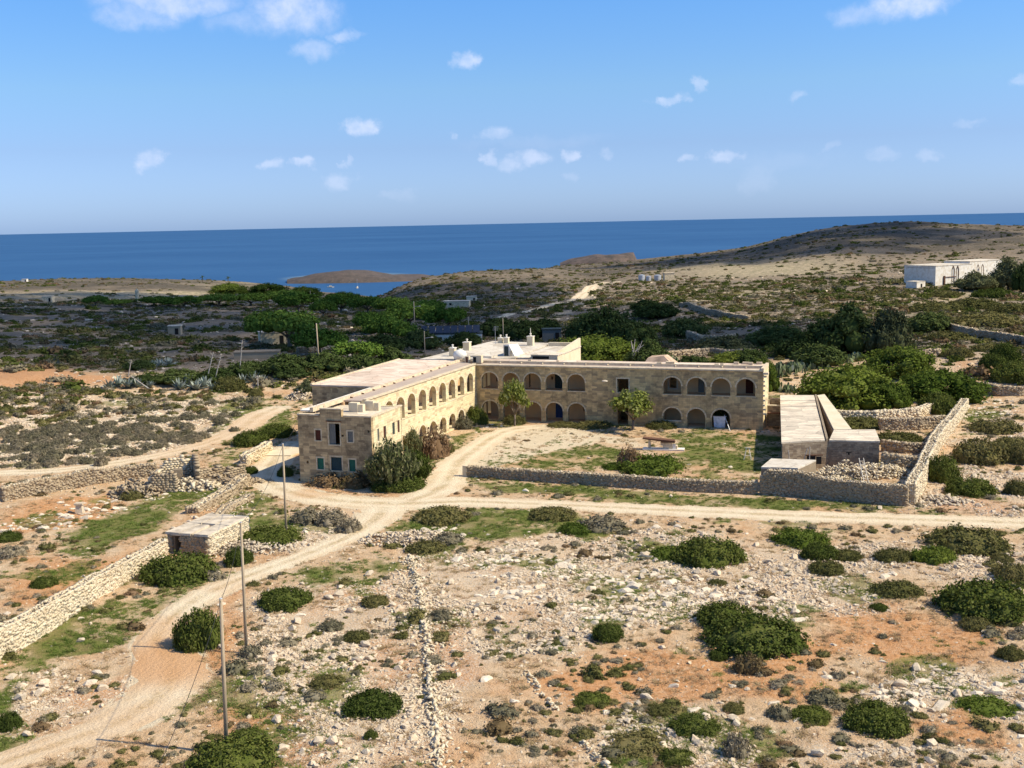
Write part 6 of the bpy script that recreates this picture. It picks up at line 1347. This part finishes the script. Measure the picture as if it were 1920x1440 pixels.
T = [
 ('tamarisk',1590,768,200,76,'largest bright green tamarisk directly behind the outbuilding'), ('tamarisk',1765,756,160,54,'wide bright green tamarisk on the right, nearest the curved wall'),
 ('tamarisk',1685,712,135,52,'bright green tamarisk behind the other two'), ('tamarisk',1660,768,100,48,'darker gap-filling tamarisk between the two largest'), ('tamarisk',1112,680,160,48,'bright yellow-green pine showing above the rear block roof'),
 ('tamarisk',1432,735,60,56,'green tree just beyond the right end of the arcaded wing'), ('tamarisk',1385,690,110,26,'low green tree behind the right half of the wing roof'),
 ('carob',1600,668,150,92,'tallest dark tree in the cluster behind the tamarisks'), ('carob',1560,662,120,66,'dark tree left of the tallest in the cluster'), ('grey',1660,668,95,84,'olive-grey tree at the right end of the dark cluster'),
 ('carob',1500,672,100,50,'lower rounded dark tree at the left end of the cluster'), ('carob',1535,690,110,44,'rounded dark tree in front of the cluster'), ('carob',1737,624,88,38,'dark rounded tree at the end of the terrace wall'),
 ('carob',1286,634,92,40,'round carob tree on the retaining wall, mid slope'), ('carob',1140,655,120,86,'tall dark tree group above the bright yellow-green pine, middle'), ('carob',1095,645,80,60,'dark tree at the left of the tall group behind the rear block'),
 ('carob',1190,662,90,64,'dark tree at the right of the tall group behind the rear block'), ('carob',1215,690,90,50,'shadowed tree behind the roof with dead branches'), ('carob',980,640,90,44,'dark tree behind the white roof stair head'), 
 ('carob',930,630,90,36,'dark tree right of the solar roofed house'), ('carob',1020,630,70,36,'small dark tree behind the rear chimney'), ('carob',1460,650,130,40,'dark low tree left of the cluster'), ('carob',1400,690,80,36,'dark bushy tree behind the wing roof end'),
 ('carob',1300,695,60,30,'dark tree between cacti behind the wing'), ('carob',1230,600,90,30,'low dark tree on the slope by the slanting wall'), ('carob',1215,580,70,20,'flat dark tree higher on the slope'),
 ('grey',1890,545,70,56,'grey-green tree at the right end of the white building'), ('grey',1828,545,75,32,'rounded grey-green shrub tree in front of the white building'), ('grey',1360,664,110,34,'hazy grey-green scrub tree on the mid slope'), ('carob',1918,548,40,50,'dark tree at the right edge beside the white building'),
 ('pine',545,655,150,66,'nearest umbrella pine mass behind the stone hut'), ('pine',500,640,90,50,'umbrella pine just above the square stone hut'), ('pine',600,668,110,46,'umbrella pine right of the stone hut'), ('pine',665,690,110,44,'umbrella pine nearest the hall roof'),
 ('pine',690,628,75,38,'round umbrella pine alone in the gap'), ('pine',606,598,56,30,'round umbrella pine near the first lamp pole'), ('pine',730,650,100,50,'pine left of the lamp pole by the farm house'), ('pine',770,615,110,44,'pine behind the lamp pole'), ('pine',840,625,90,42,'pine at the right end of the belt'),
 ('pine',560,590,90,36,'pine in the far row, left of centre'), ('pine',640,588,90,34,'pine in the far row above the round one'), ('pine',690,590,80,32,'pine in the middle of the far row'), ('pine',740,598,90,36,'pine of the far row right part'), ('pine',800,600,80,32,'pine of the far row, right end'),
 ('pine',530,576,90,28,'pine at the head of the far row'), ('pine',470,574,80,22,'low pine in the left far row'), ('pine',410,575,80,20,'low pine farther left in the far row'), ('pine',345,577,80,16,'flat pine on the left of the far row'), ('pine',290,575,70,14,'flat pine near the thin stone pillar'), ('pine',180,574,50,16,'round pine bush on the sunlit strip border, left'), ('pine',225,577,50,10,'flat pine left of the stone pillar'),
 ('tamarisk',430,552,80,14,'sunlit pale green tree row by the bay, left'), ('tamarisk',500,553,80,14,'sunlit pale green tree row by the bay, middle'), ('tamarisk',570,558,80,14,'sunlit pale green tree row by the bay, right'), ('tamarisk',640,566,70,12,'sunlit pale green tree nearest the bay water'),
 ('carob',458,527,24,12,'dark round tree on the skyline left of the palms'), ('carob',480,530,30,7,'low dark tree beside the skyline tree'),
 ('carob',610,700,100,40,'dark green tree behind the tall pole'), ('carob',680,700,90,36,'mid green tree left of the hall roof edge'), ('carob',740,690,80,40,'mid green tree touching the hall roof edge'), ('carob',530,705,100,40,'dark tree behind the scrub left of the tall pole'),
 ('carob',465,712,90,34,'dark tree behind the right agave clump'), ('carob',400,722,80,34,'dark tree between the agave clumps'), ('carob',335,724,100,30,'dark tree behind the left agave clump'), ('carob',270,722,60,20,'low dark tree at the left of the agaves'), ('carob',260,695,60,20,'dark shrub tree with blue agaves on the plain'), ('carob',720,665,90,40,'tree below the lamp pole in shade'), ('carob',790,655,80,40,'dark tree left of the white cube room'), ('carob',870,650,80,30,'tree in front of the solar roof house'),
 ('grey',575,745,50,30,'grey tree left of the hall corner'), ('carob',548,712,70,22,'low tree behind the scrub'), 
 ('young',1186,806,98,68,'spreading yellow-green fig tree before the dark facade door'), ('young',965,799,62,76,'young yellow-green tree leaning before the second arch'),
]
for t in T: tree(*t)
# oleander mass at the front block corner: upright stems with leaves
def oleander(px, py, w, hpx, label, mat, seed):
    e = hit(px, py); D = math.hypot(e[0], e[1]); R = w / 2 * D / F; Hm = hpx * D / F; rng = np.random.default_rng(seed)
    ns = 170; r = np.sqrt(rng.random(ns)) * .5; th = rng.random(ns) * 6.283; b = np.stack([np.cos(th) * r, np.sin(th) * r, np.zeros(ns)], 1)
    tip = b * 2.0 + np.stack([rng.normal(0, .1, ns), rng.normal(0, .1, ns), (1 - 1.4 * r ** 1.5) * rng.uniform(.75, 1.08, ns)], 1)
    f = rng.uniform(.15, 1.02, (ns, 42)) ** .8; C = (b[:, None] + (tip - b)[:, None] * f[..., None] + rng.normal(0, .035, (ns, 42, 3))).reshape(-1, 3); C[:, 2] = np.abs(C[:, 2])
    V, Q = quads(C, unit(rng.normal(size=C.shape) + np.array([0, 0, .4])), .05, rng, 2.6)
    t = empty('oleander', (e[0] * (1 + R * .6 / D), e[1] * (1 + R * .6 / D), gz(e[0], e[1])), 0, label, 'shrub'); t.scale = (R, R, Hm)
    link('foliage', mesh_np('foliage', V, Q, mat), t)
    mb = MB()
    for k in range(0, ns, 6): mb.tube(b[k], tip[k] * .9, .012, .006, 4)
    mb.build('stems', M_BARK, t)
L_OLE = leaf_mat('oleander_leaves', (0.11, 0.125, 0.045), (0.16, 0.165, 0.065), (0.36, 0.31, 0.17))
oleander(735, 922, 100, 96, 'tall grey-green oleander thicket at the corner of the front block', L_OLE, 1)
oleander(778, 905, 70, 62, 'green oleander thicket right of the tallest one', L_DARK, 2)
oleander(775, 862, 40, 60, 'grey leafy shrub against the first lower arches', L_OLE, 3)
oleander(1345, 800, 30, 34, 'leafy shrub growing inside the middle right ground arch', L_DARK, 4)

# prickly pears
def cactus_mesh(seed, n=90):
    rng = np.random.default_rng(seed); V = []; Fc = []
    base = rng.normal(0, .55, (n, 2)); 
    for k in range(n):
        z = rng.uniform(.0, .75) * max(.2, 1 - .5 * np.hypot(*base[k])); s = rng.uniform(.12, .22); nn = rng.normal(size=3); nn[2] *= .25; nn /= np.linalg.norm(nn)
        up = np.array([rng.normal(0, .35), rng.normal(0, .35), 1.0]); up -= nn * (up @ nn); up /= np.linalg.norm(up); sd = np.cross(nn, up); c = np.array([base[k, 0], base[k, 1], z]); b0 = len(V)
        for sg in (-1, 1):
            for i in range(8): t = 6.283 * i / 8; V.append(c + up * s * math.sin(t) * 1.35 + sd * s * math.cos(t) * .85 + nn * .018 * sg)
        Fc += [tuple(range(b0, b0 + 8))[::-1], tuple(range(b0 + 8, b0 + 16))] + [(b0 + i, b0 + (i + 1) % 8, b0 + 8 + (i + 1) % 8, b0 + 8 + i) for i in range(8)]
    return mesh_np('cactus_pads', V, Fc, L_CACT)
CAC = [cactus_mesh(k) for k in (1, 2, 3)]
for k, (px, py, w, h, lb) in enumerate([(1262,690,44,28,'clump of prickly pear behind the middle of the wing roof'), (1290,690,40,26,'prickly pear right of the first clump behind the roof'), (1240,686,30,22,'small prickly pear near the dead branches'), (1462,705,50,34,'prickly pear clump beyond the wing end'), (1490,696,50,30,'prickly pear between the wing end and the tamarisks'), (1520,690,50,28,'prickly pear in the middle of the long hedge'), (1550,684,50,24,'prickly pear right of the middle of the hedge'), (1580,680,44,22,'prickly pear towards the upper end of the hedge'), (1605,672,40,16,'prickly pear at the upper end of the hedge'), (1450,730,44,28,'prickly pear just beyond the outbuilding gap'), (1478,735,40,24,'prickly pear behind the outbuilding roof'), (1585,762,40,18,'prickly pear under the largest tamarisk'), (1895,690,26,12,'small prickly pear on the right slope'), (1760,700,16,8,'tiny prickly pear behind the right tamarisk'), (1430,695,40,22,'prickly pear half hidden behind the roof corner')]):
    e = hit(px, py); D = math.hypot(e[0], e[1]); R = w / 2 * D / F * .75
    tag(link('prickly_pear', CAC[k % 3], None, (e[0], e[1], e[2]), (0, 0, k * 1.3), (R, R, max(.8, h * D / F * .9))), lb, 'cactus', 'prickly pear hedge')
# agaves
def agave_mesh(seed):
    rng = np.random.default_rng(seed); V = []; Fc = []
    for k in range(34):
        t = k * 2.4; el = rng.uniform(.25, 1.35); L = rng.uniform(.75, 1.05); d = np.array([math.cos(t) * math.cos(el), math.sin(t) * math.cos(el), math.sin(el)]); s = np.array([-math.sin(t), math.cos(t), 0]); b0 = len(V)
        for f, w in ((0, .07), (.35, .085), (.75, .05), (1, .004)): p = d * L * f - np.array([0, 0, .18 * f * f * (1.4 - el)]); V.append(p + s * w); V.append(p - s * w); 
        for j in range(3): Fc.append((b0 + 2 * j, b0 + 2 * j + 1, b0 + 2 * j + 3, b0 + 2 * j + 2))
    return mesh_np('leaf_rosette', V, Fc, L_AGAVE)
AG = [agave_mesh(k) for k in (1, 2)]
ag = [(205,728,2.2), (222,724,2.4), (240,728,2.2), (258,726,2.1), (282,727,1.6), (336,730,2.4), (352,725,2.7), (368,731,2.4), (384,727,2.7), (398,732,2.1), (455,720,2.2), (475,716,2.4), (492,719,2.0), (300,688,2.2), (318,686,2.2), (285,690,2.0), (1925,640,1.5)]
for k, (px, py, s) in enumerate(ag):
    e = hit(px, py); t = empty('agave', tuple(e), k * 1.7, 'pale grey-green agave rosette of the row behind the scrub', 'agave', 'agave rosettes'); t.scale = (s * 1.1, s * 1.1, s)
    o_ = ['first', 'second', 'third', 'fourth', 'fifth']
    t['label'] = (o_[k] + ' agave rosette from the left in the left clump') if k < 5 else (o_[k - 5] + ' agave rosette from the left in the large middle clump') if k < 10 else (o_[k - 10] + ' agave rosette from the left in the small clump right of the yellow-green bush') if k < 13 else (['right', 'middle', 'left'][[1, 0, 2][k - 13]] + ' bluish agave of the three standing on the dark plain') if k < 16 else 'single agave at the right edge of the slope'
    link('leaf_rosette', AG[k % 2], t)
for k, (px, py, hx, hy, lb) in enumerate([(240,706,248,676,'short dry agave flower stalk on the left'), (385,722,403,662,'slanting dry agave stalk, left of the pair'), (400,722,417,668,'slanting dry agave stalk, right of the pair'), (448,712,458,640,'tallest dry agave stalk with a branching head'), (286,732,250,706,'fallen agave stalk leaning left'), (484,728,484,705,'stub of a stalk right of the yellow-green bush')]):
    e = hit(px, py); D = math.hypot(e[0], e[1]); r3 = math.hypot(D, CZ - e[2]); dx = (hx - px) * r3 / F; dz = (py - hy) * r3 / F; mb = MB().tube((0, 0, -.2), (dx, 0, dz), .13, .07, 6); o = empty('agave_stalk', tuple(e), 0, lb, 'stalk', 'dry agave flower stalks'); mb.build('stem', M_DEAD, o); m2 = MB()
    for j in range(10): f = .72 + .028 * j; a_ = j * 2.4; m2.tube((dx * f, 0, dz * f), (dx * f + .6 * math.cos(a_), .6 * math.sin(a_), dz * f + .2), .035, .02, 4)
    m2.build('flower_branches', M_DEAD, o)
# palms by the bay, dead branches
for k, (px, py, h) in enumerate(((505, 533, 9), (528, 534, 8.5), (380, 530, 6), (428, 529, 5))):
    e = hit(px, py); t = empty('palm_tree', tuple(e), k, ['left palm by the bay villa', 'right palm by the bay villa', 'distant palm on the skyline, leftmost', 'distant palm on the skyline, middle'][k], 'tree', 'palms on the skyline')
    MB().tube((0, 0, -1), (0, 0, h), .4, .3, 7).build('trunk', M_BARK, t); V = []; Fc = []
    for j in range(22):
        a_ = j * 2.4; el = -.3 + 1.3 * ((j * .37) % 1); b0 = len(V); s = np.array([-math.sin(a_), math.cos(a_), 0])
        for f in (0, .4, .8, 1.1): p = np.array([math.cos(a_) * math.cos(el) * f * 3, math.sin(a_) * math.cos(el) * f * 3, h + math.sin(el) * f * 3 - 1.4 * f * f]); w = .45 * (1.15 - f); V.append(p + s * w); V.append(p - s * w)
        for j2 in range(3): Fc.append((b0 + 2 * j2, b0 + 2 * j2 + 1, b0 + 2 * j2 + 3, b0 + 2 * j2 + 2))
    link('fronds', mesh_np('fronds', V, Fc, L_TREE), t)
w = hit(1196, 688); db = empty('dead_tree', tuple(w), 0, 'bleached bare branches sticking up behind the middle of the wing roof', 'tree'); mb = MB()
for dx, z0, z1, ex in ((-1, 2, 5.6, .5), (-1, 2, 4.6, 1.4), (0, 3.0, 5.2, .9), (-.6, 3, 4.4, 1.8), (-1, 3.6, 5.3, -.3)): mb.tube((dx, 0, z0), (dx + ex, 0, z1), .14, .05, 5)
mb.tube((-1, 0, -1), (-1, 0, 3.4), .22, .12, 6); mb.build('branches', M_DEAD, db)

# ------------------------------------------------------------------ scattered stones and plants
PROT = bpy.data.collections.new('prototypes')
def proto_coll(name, meshes):
    c = bpy.data.collections.new(name)
    for k, me in enumerate(meshes): o = bpy.data.objects.new('%s_%02d' % (name, k), me); c.objects.link(o)
    return c
def rock_proto(seed, mat=M_ROCK, flat=.7, n=14):
    rng = np.random.default_rng(seed); bm = bmesh.new()
    for p in unit(rng.normal(size=(n, 3))) * rng.uniform(.75, 1.1, (n, 1)) * np.array([.5, .38, .5 * flat]): bm.verts.new(p)
    r = bmesh.ops.convex_hull(bm, input=bm.verts); bmesh.ops.delete(bm, geom=list({e for e in r['geom_interior'] + r['geom_unused'] if isinstance(e, bmesh.types.BMVert)}), context='VERTS')
    me = bpy.data.meshes.new('rock'); bm.to_mesh(me); bm.free(); me.materials.append(mat); return me
def tuft_proto(seed, mat, n=26, h=.5, spread=.42):
    rng = np.random.default_rng(seed); b = rng.normal(0, .25, (n, 2)); V = []; Fc = []
    for k in range(n):
        d = rng.normal(0, spread, 2); w = rng.uniform(.03, .06); s = rng.normal(size=2); s /= np.linalg.norm(s); i = len(V)
        V += [(b[k, 0] - s[0] * w, b[k, 1] - s[1] * w, 0), (b[k, 0] + s[0] * w, b[k, 1] + s[1] * w, 0), (b[k, 0] + d[0], b[k, 1] + d[1], h * rng.uniform(.6, 1.2))]; Fc.append((i, i + 1, i + 2))
    return mesh_np('tuft', V, np.array(Fc), mat)
def scatter(name, coll, n_var, XY, size, rot=None, zs=1.0, label=None, zoff=0.0, sxy=None):
    rng = np.random.default_rng(len(XY)); n = len(XY); Z = zt(XY[:, 0], XY[:, 1]) + zoff * size
    me = bpy.data.meshes.new(name); me.vertices.add(n); me.vertices.foreach_set('co', np.c_[XY, Z].astype(np.float32).ravel())
    S = np.stack([size * rng.uniform(.8, 1.25, n), size * rng.uniform(.8, 1.25, n), size * zs * rng.uniform(.75, 1.25, n)], 1)
    if rot is None: rot = np.stack([np.zeros(n), np.zeros(n), rng.uniform(0, 6.28, n)], 1)
    for nm, ty, val in (('sc', 'FLOAT_VECTOR', S), ('ro', 'FLOAT_VECTOR', rot)):
        a = me.attributes.new(nm, ty, 'POINT'); a.data.foreach_set('vector', val.astype(np.float32).ravel())
    a = me.attributes.new('idx', 'INT', 'POINT'); a.data.foreach_set('value', rng.integers(0, n_var, n).astype(np.int32))
    o = link(name, me); g = bpy.data.node_groups.new(name, 'GeometryNodeTree')
    g.interface.new_socket('Geometry', in_out='INPUT', socket_type='NodeSocketGeometry'); g.interface.new_socket('Geometry', in_out='OUTPUT', socket_type='NodeSocketGeometry')
    gi = g.nodes.new('NodeGroupInput'); go = g.nodes.new('NodeGroupOutput'); ip = g.nodes.new('GeometryNodeInstanceOnPoints'); ci = g.nodes.new('GeometryNodeCollectionInfo')
    ci.inputs[0].default_value = coll; ci.inputs['Separate Children'].default_value = True; ci.inputs['Reset Children'].default_value = True
    def na(nm, dt): q = g.nodes.new('GeometryNodeInputNamedAttribute'); q.data_type = dt; q.inputs[0].default_value = nm; return q.outputs[0]
    g.links.new(gi.outputs[0], ip.inputs['Points']); g.links.new(ci.outputs[0], ip.inputs['Instance']); ip.inputs['Pick Instance'].default_value = True
    g.links.new(na('idx', 'INT'), ip.inputs['Instance Index']); g.links.new(na('ro', 'FLOAT_VECTOR'), ip.inputs['Rotation']); g.links.new(na('sc', 'FLOAT_VECTOR'), ip.inputs['Scale']); g.links.new(ip.outputs[0], go.inputs[0])
    m = o.modifiers.new('scatter', 'NODES'); m.node_group = g
    return tag(o, label, kind='stuff')
G = np.random.default_rng(2024)
def samp(n, D0, D1, az=30, p=0.0):
    a = np.radians(G.uniform(-az, az, n)); u = G.random(n)
    D = np.exp(np.log(D0) + u * (np.log(D1) - np.log(D0))) if p == 0 else D0 + (D1 - D0) * u
    return np.stack([np.sin(a) * D, np.cos(a) * D], 1)
def free(XY, road=.35):
    x, y = XY[:, 0], XY[:, 1]; lu = (x - HO[0]) * _ca + (y - HO[1]) * _sa; lv = (x - HO[0]) * _sa - (y - HO[1]) * _ca
    ok = road_dist(x, y) > road
    ok &= ~((lu > -.6) & (lu < 43.8) & (lv < .3) & (lv > -7)); ok &= ~((lu > -15) & (lu < 0.2) & (lv > -33) & (lv < 36.6)); ok &= ~((lu > -6) & (lu < 4) & (lv > 25) & (lv < 45.1)); ok &= ~((lu > -11) & (lu < 11) & (lv < -3) & (lv > -33))
    P4 = [(q[0] + ao[0], q[1] + ao[1]) for q in A4]; ok &= ~in_poly(x, y, P4)
    ok &= ~in_poly(x, y, [(aFM[0], aFM[1]), (aFR[0], aFR[1]), (aLR[0], aLR[1]), (aBR[0], aBR[1])]); ok &= ~in_poly(x, y, [tuple(q[:2]) for q in (pA, pB, pC, pD)])
    ok &= ~((np.hypot(x - hut.location[0] - 2, y - hut.location[1] - 2.5)) < 3)
    return ok
def at2(XY, f): return f(XY[:, 0], XY[:, 1])
RK = proto_coll('stone', [rock_proto(k) for k in range(8)])
XY = samp(620000, 56, 205, p=1); XY = XY[free(XY, -.25)]; x, y = XY[:, 0], XY[:, 1]
rk = pmask(x, y, ROCKY, 2.0, 2.0); gr = pmask(x, y, GRASS, 1.0, 1.5); og = pmask(x, y, ORANGE, 1.5, 2.0); cl = fbm(x / 3.2, y / 3.2, 61, 4)
yrd = pmask(x, y, [[(850,880),(905,800),(1470,812),(1440,900),(1250,905)]], 1, 1)
pr = (.16 + .84 * rk) * (1 - .80 * og) * (1 - .86 * gr) * ss(cl, .32, .56) * (1 - .75 * yrd)
k = G.random(len(x)) < pr; XY = XY[k]; rk = rk[k]
Dd = np.hypot(XY[:, 0], XY[:, 1]); sz = np.exp(G.normal(math.log(.105), .56, len(XY))) * (1 + .5 * rk) * (.8 + Dd / 300); sz = np.clip(sz, .07, .8)
n = len(XY); rot = np.stack([G.normal(0, .3, n), G.normal(0, .3, n), G.uniform(0, 6.28, n)], 1)
scatter('field_stones', RK, 8, XY, sz, rot, .8, zoff=.02)
# limestone ledges: flatter, larger, lying in bands
LEDGE = [[(850,1060),(1000,1020),(1180,1040),(1420,1075),(1660,1105),(1660,1135),(1500,1130),(1330,1150),(1150,1165),(1000,1150),(880,1110)], [(0,985),(120,955),(280,925),(290,940),(150,985),(0,1010)], [(170,1080),(300,1030),(320,1045),(200,1105)],
         [(0,740),(200,730),(470,745),(450,790),(330,840),(60,870),(0,860)], [(740,990),(800,985),(860,1010),(800,1045),(750,1025)], [(1560,1290),(1740,1270),(1920,1280),(1920,1310),(1700,1320)], [(1560,1050),(1700,1060),(1640,1160),(1560,1120)], [(1700,690),(1900,700),(1900,780),(1800,790)]]
XY = samp(42000, 60, 235, p=1); XY = XY[free(XY, .8)]; x, y = XY[:, 0], XY[:, 1]
k = G.random(len(x)) < (pmask(x, y, LEDGE, 1.5, 2.5) * ss(fbm(x / 6, y / 2.2, 62, 4), .40, .56) + .012); XY = XY[k]; n = len(XY)
rot = np.stack([G.normal(0, .16, n), G.normal(0, .16, n), G.normal(.35, .45, n)], 1)
scatter('rock_ledges', proto_coll('ledge', [rock_proto(30 + k, M_LEDGE, .5, 18) for k in range(5)]), 5, XY, np.clip(np.exp(G.normal(math.log(.55), .45, n)), .25, 1.6), rot, .8, zoff=.0)
# loose rocks one can pick out singly
RM = [rock_proto(60 + k, n=20) for k in range(6)]
XY = samp(9000, 58, 150, p=1); XY = XY[free(XY, .6)]; k = G.random(len(XY)) < at2(XY, lambda x, y: pmask(x, y, ROCKY, 2, 2)) * .8 + .05; XY = XY[k][:240]
for q in XY:
    s = random.Random(int(q[0] * 1000)).uniform(.45, 1.1); r_ = random.Random(int(q[1] * 999))
    o = link('loose_rock', r_.choice(RM), None, (q[0], q[1], gz(*q) + s * .12), (r_.uniform(-.2, .2), r_.uniform(-.2, .2), r_.uniform(0, 6)), (s, s * .9, s * .85)); tag(o, 'loose pale limestone rock lying in the stony field', 'rock', 'loose rocks of the stony field')
# grass and dry tufts
XY = samp(150000, 56, 215, p=1); XY = XY[free(XY, .0)]; x, y = XY[:, 0], XY[:, 1]; gr = pmask(x, y, GRASS, 1.3, 1.8); gn = ss(fbm(x / 7, y / 7, 41, 4), .58, .68)
k = G.random(len(x)) < np.maximum(gr, .5 * gn) * ss(fbm(x / 1.5, y / 1.5, 63, 3), .3, .6); A_ = XY[k]
scatter('green_grass', proto_coll('grass_tuft', [tuft_proto(k, L_GRASS) for k in range(4)]), 4, A_, G.uniform(.28, .6, len(A_)), None, .55)
k = G.random(len(x)) < (1 - gr) * .22 * ss(fbm(x / 2.2, y / 2.2, 64, 3), .42, .6); A_ = XY[k]
scatter('dry_grass', proto_coll('dry_tuft', [tuft_proto(10 + k, L_DRY, 22, .5, .5) for k in range(4)]), 4, A_, G.uniform(.3, .65, len(A_)), None, .6)
# low cushions of heath everywhere in the stony ground
SH = proto_coll('heath', [dome_mesh('heath', L_GREY, 300 + k, 46, 12, .13, .75, 3, .25) for k in range(3)] + [dome_mesh('heath', L_OLIVE, 310 + k, 46, 12, .13, .7, 3, .25) for k in range(3)] + [dome_mesh('heath', L_BROWN, 320, 40, 12, .13, .7, 3, .25)])
XY = samp(26000, 56, 205, p=1); XY = XY[free(XY, .5)]; x, y = XY[:, 0], XY[:, 1]
k = G.random(len(x)) < .42 * ss(fbm(x / 6, y / 6, 65, 4), .44, .6) * (1 - .6 * pmask(x, y, GRASS, 1, 1)) * (1 - .9 * pmask(x, y, [[(850,880),(905,800),(1470,812),(1440,900),(1250,905)]], 1, 1)); A_ = XY[k]
scatter('low_heath', SH, 7, A_, np.clip(np.exp(G.normal(math.log(.25), .5, len(A_))), .10, .9), None, .8)
# the dense heath on the left: single shrubs nearest, the rest as ground cover
HE = [[(-60,735),(60,728),(200,738),(330,742),(470,742),(500,760),(400,790),(420,800),(380,830),(330,842),(240,858),(200,872),(60,880),(-60,885)]]
XY = samp(30000, 140, 235, 30, 1); XY = XY[free(XY, .5)]; x, y = XY[:, 0], XY[:, 1]
k = G.random(len(x)) < pmask(x, y, HE, 1, 2) * (.10 + .90 * ss(fbm(x / 7, y / 5, 66, 4), .42, .54)) * .45; A_ = XY[k]; A_ = A_[np.argsort(np.hypot(A_[:, 0], A_[:, 1]))]
# keep them from overlapping too much
keep = []; cell = {}
for q in A_:
    c_ = (int(q[0] / 1.5), int(q[1] / 1.7))
    if c_ in cell: continue
    cell[c_] = 1; keep.append(q)
A_ = np.array(keep); rz = random.Random(9)
GS = BUSH['grey']
for q in A_[:270]:
    s = rz.uniform(.55, 1.3); o = link('heath_shrub', rz.choice(GS), None, (q[0], q[1], gz(*q) - .05), (0, 0, rz.uniform(0, 6.28)), (s, s, s * rz.uniform(.85, 1.25))); tag(o, 'rounded grey heath shrub of the dense scrub left of the hospital', 'shrub', 'grey heath shrubs of the left scrub')
R_ = A_[270:]; scatter('heath_cover', SH, 7, R_, np.clip(G.normal(.85, .25, len(R_)), .35, 1.5), None, .9)
# far garrigue
FS = proto_coll('far_scrub', [dome_mesh('far_scrub', m_, 400 + k, 30, 9, .20, .5, 3, .3) for k, m_ in enumerate((L_DARK, L_DARK, L_OLIVE, L_OLIVE, L_OLIVE, L_GREY, L_GREY, L_BROWN))])
XY = samp(120000, 212, 1350, 32, 0); XY = XY[free(XY, 1)]; x, y = XY[:, 0], XY[:, 1]; Dd = np.hypot(x, y)
dens = ss(fbm(x / 30, y / 18, 67, 5), .40, .58) * (.75) + .12; dens *= 1 - .85 * pmask(x, y, [[(-40,722),(-40,695),(100,690),(240,708),(160,724)], [(1078,575),(1100,545),(1105,525),(1145,528),(1125,545),(1100,572),(1040,600),(980,618),(985,608),(1040,590)], [(1690,590),(1760,545),(1880,545),(1800,570)], [(0,540),(300,536),(560,536),(560,545),(400,562),(150,566),(0,560)], [(1240,503),(1330,493),(1460,488),(1580,495),(1560,512),(1400,520),(1290,518)], [(1060,640),(1240,605),(1260,580),(1200,590),(1060,610)]], 3, 1)
dens = np.clip(dens + .5 * pmask(x, y, [[(700,560),(745,535),(830,520),(960,512),(1090,525),(1060,560),(1000,600),(850,610),(720,590)], [(1250,560),(1460,530),(1700,530),(1700,600),(1450,610)]], 6, 2), 0, 1)
k = (G.random(len(x)) < dens * .62) & (zbase(x, y) > -41); k &= (G.random(len(x)) > .55 * ss(Dd, 620, 900)); A_ = XY[k]; Dk = Dd[k]
scatter('far_scrub', FS, 8, A_, np.clip(np.exp(G.normal(math.log(.62), .55, len(A_))) * (Dk / 330) ** .35, .3, 2.6), None, .85)
# pale rocks in the middle distance
XY = samp(16000, 212, 700, 32, 0); XY = XY[free(XY, 1)]; x, y = XY[:, 0], XY[:, 1]; k = G.random(len(x)) < ss(fbm(x / 14, y / 8, 68, 4), .50, .60) * .6; A_ = XY[k]; n = len(A_)
scatter('far_rocks', RK, 8, A_, np.clip(np.exp(G.normal(math.log(.8), .45, n)), .3, 2.2) * (np.hypot(A_[:, 0], A_[:, 1]) / 300) ** .5, np.stack([G.normal(0, .2, n), G.normal(0, .2, n), G.uniform(0, 6, n)], 1), .7)

# ------------------------------------------------------------------ the clouds whose shadows lie on the land
def cloud(polys, alt, seed, label, step=42):
    rg = random.Random(seed); V = []; Fc = []
    bm = bmesh.new(); bmesh.ops.create_icosphere(bm, subdivisions=2, radius=1.0); iv = np.array([v.co[:] for v in bm.verts]); bm.faces.ensure_lookup_table(); fi = np.array([[v.index for v in f.verts] for f in bm.faces]); bm.free()
    for P in polys:
        W = [hit(*p)[:2] for p in P]; xs = [p[0] for p in W]; ys = [p[1] for p in W]
        X, Y = np.meshgrid(np.arange(min(xs), max(xs), step), np.arange(min(ys), max(ys), step)); X = X.ravel() + np.array([rg.uniform(-.3, .3) * step for _ in X.ravel()]); Y = Y.ravel() + np.array([rg.uniform(-.3, .3) * step for _ in Y.ravel()])
        ins = in_poly(X, Y, W)
        for a, b in zip(X[ins], Y[ins]):
            r = step * rg.uniform(.55, .95); g0 = float(zbase(a, b)); t = (alt + rg.uniform(0, 30) - g0) / SUN[2]; c = np.array([a, b, g0]) + SUN * t
            v = iv * (1 + .18 * np.sin(iv[:, [1]] * 5 + a) * np.cos(iv[:, [0]] * 4 + b)) * np.array([r, r, r * .55]) + c
            Fc.append(fi + sum(len(q) for q in V)); V.append(v)
    me = mesh_np('cloud', np.concatenate(V), np.concatenate(Fc), M_CLOUD, True); tag(link('cloud', me), label, kind='structure')
cloud([[(-900,700),(-500,560),(0,553),(300,553),(480,549),(600,549),(730,552),(790,545),(890,535),(1000,530),(1050,540),(1010,590),(940,640),(860,655),(760,668),(640,690),(480,688),(260,686),(110,668),(0,660)]], 430, 1, 'broad flat cloud shading the plain and pines')
cloud([[(1130,505),(1250,488),(1400,468),(1500,438),(1600,422),(1760,418),(1800,450),(1700,470),(1560,482),(1400,488),(1260,502),(1160,512)]], 500, 2, 'cloud shading the long hill', 60)
cloud([[(1060,585),(1180,570),(1300,590),(1480,612),(1640,622),(1690,650),(1450,660),(1230,655),(1080,655)]], 360, 3, 'small cloud shading the middle trees', 26)
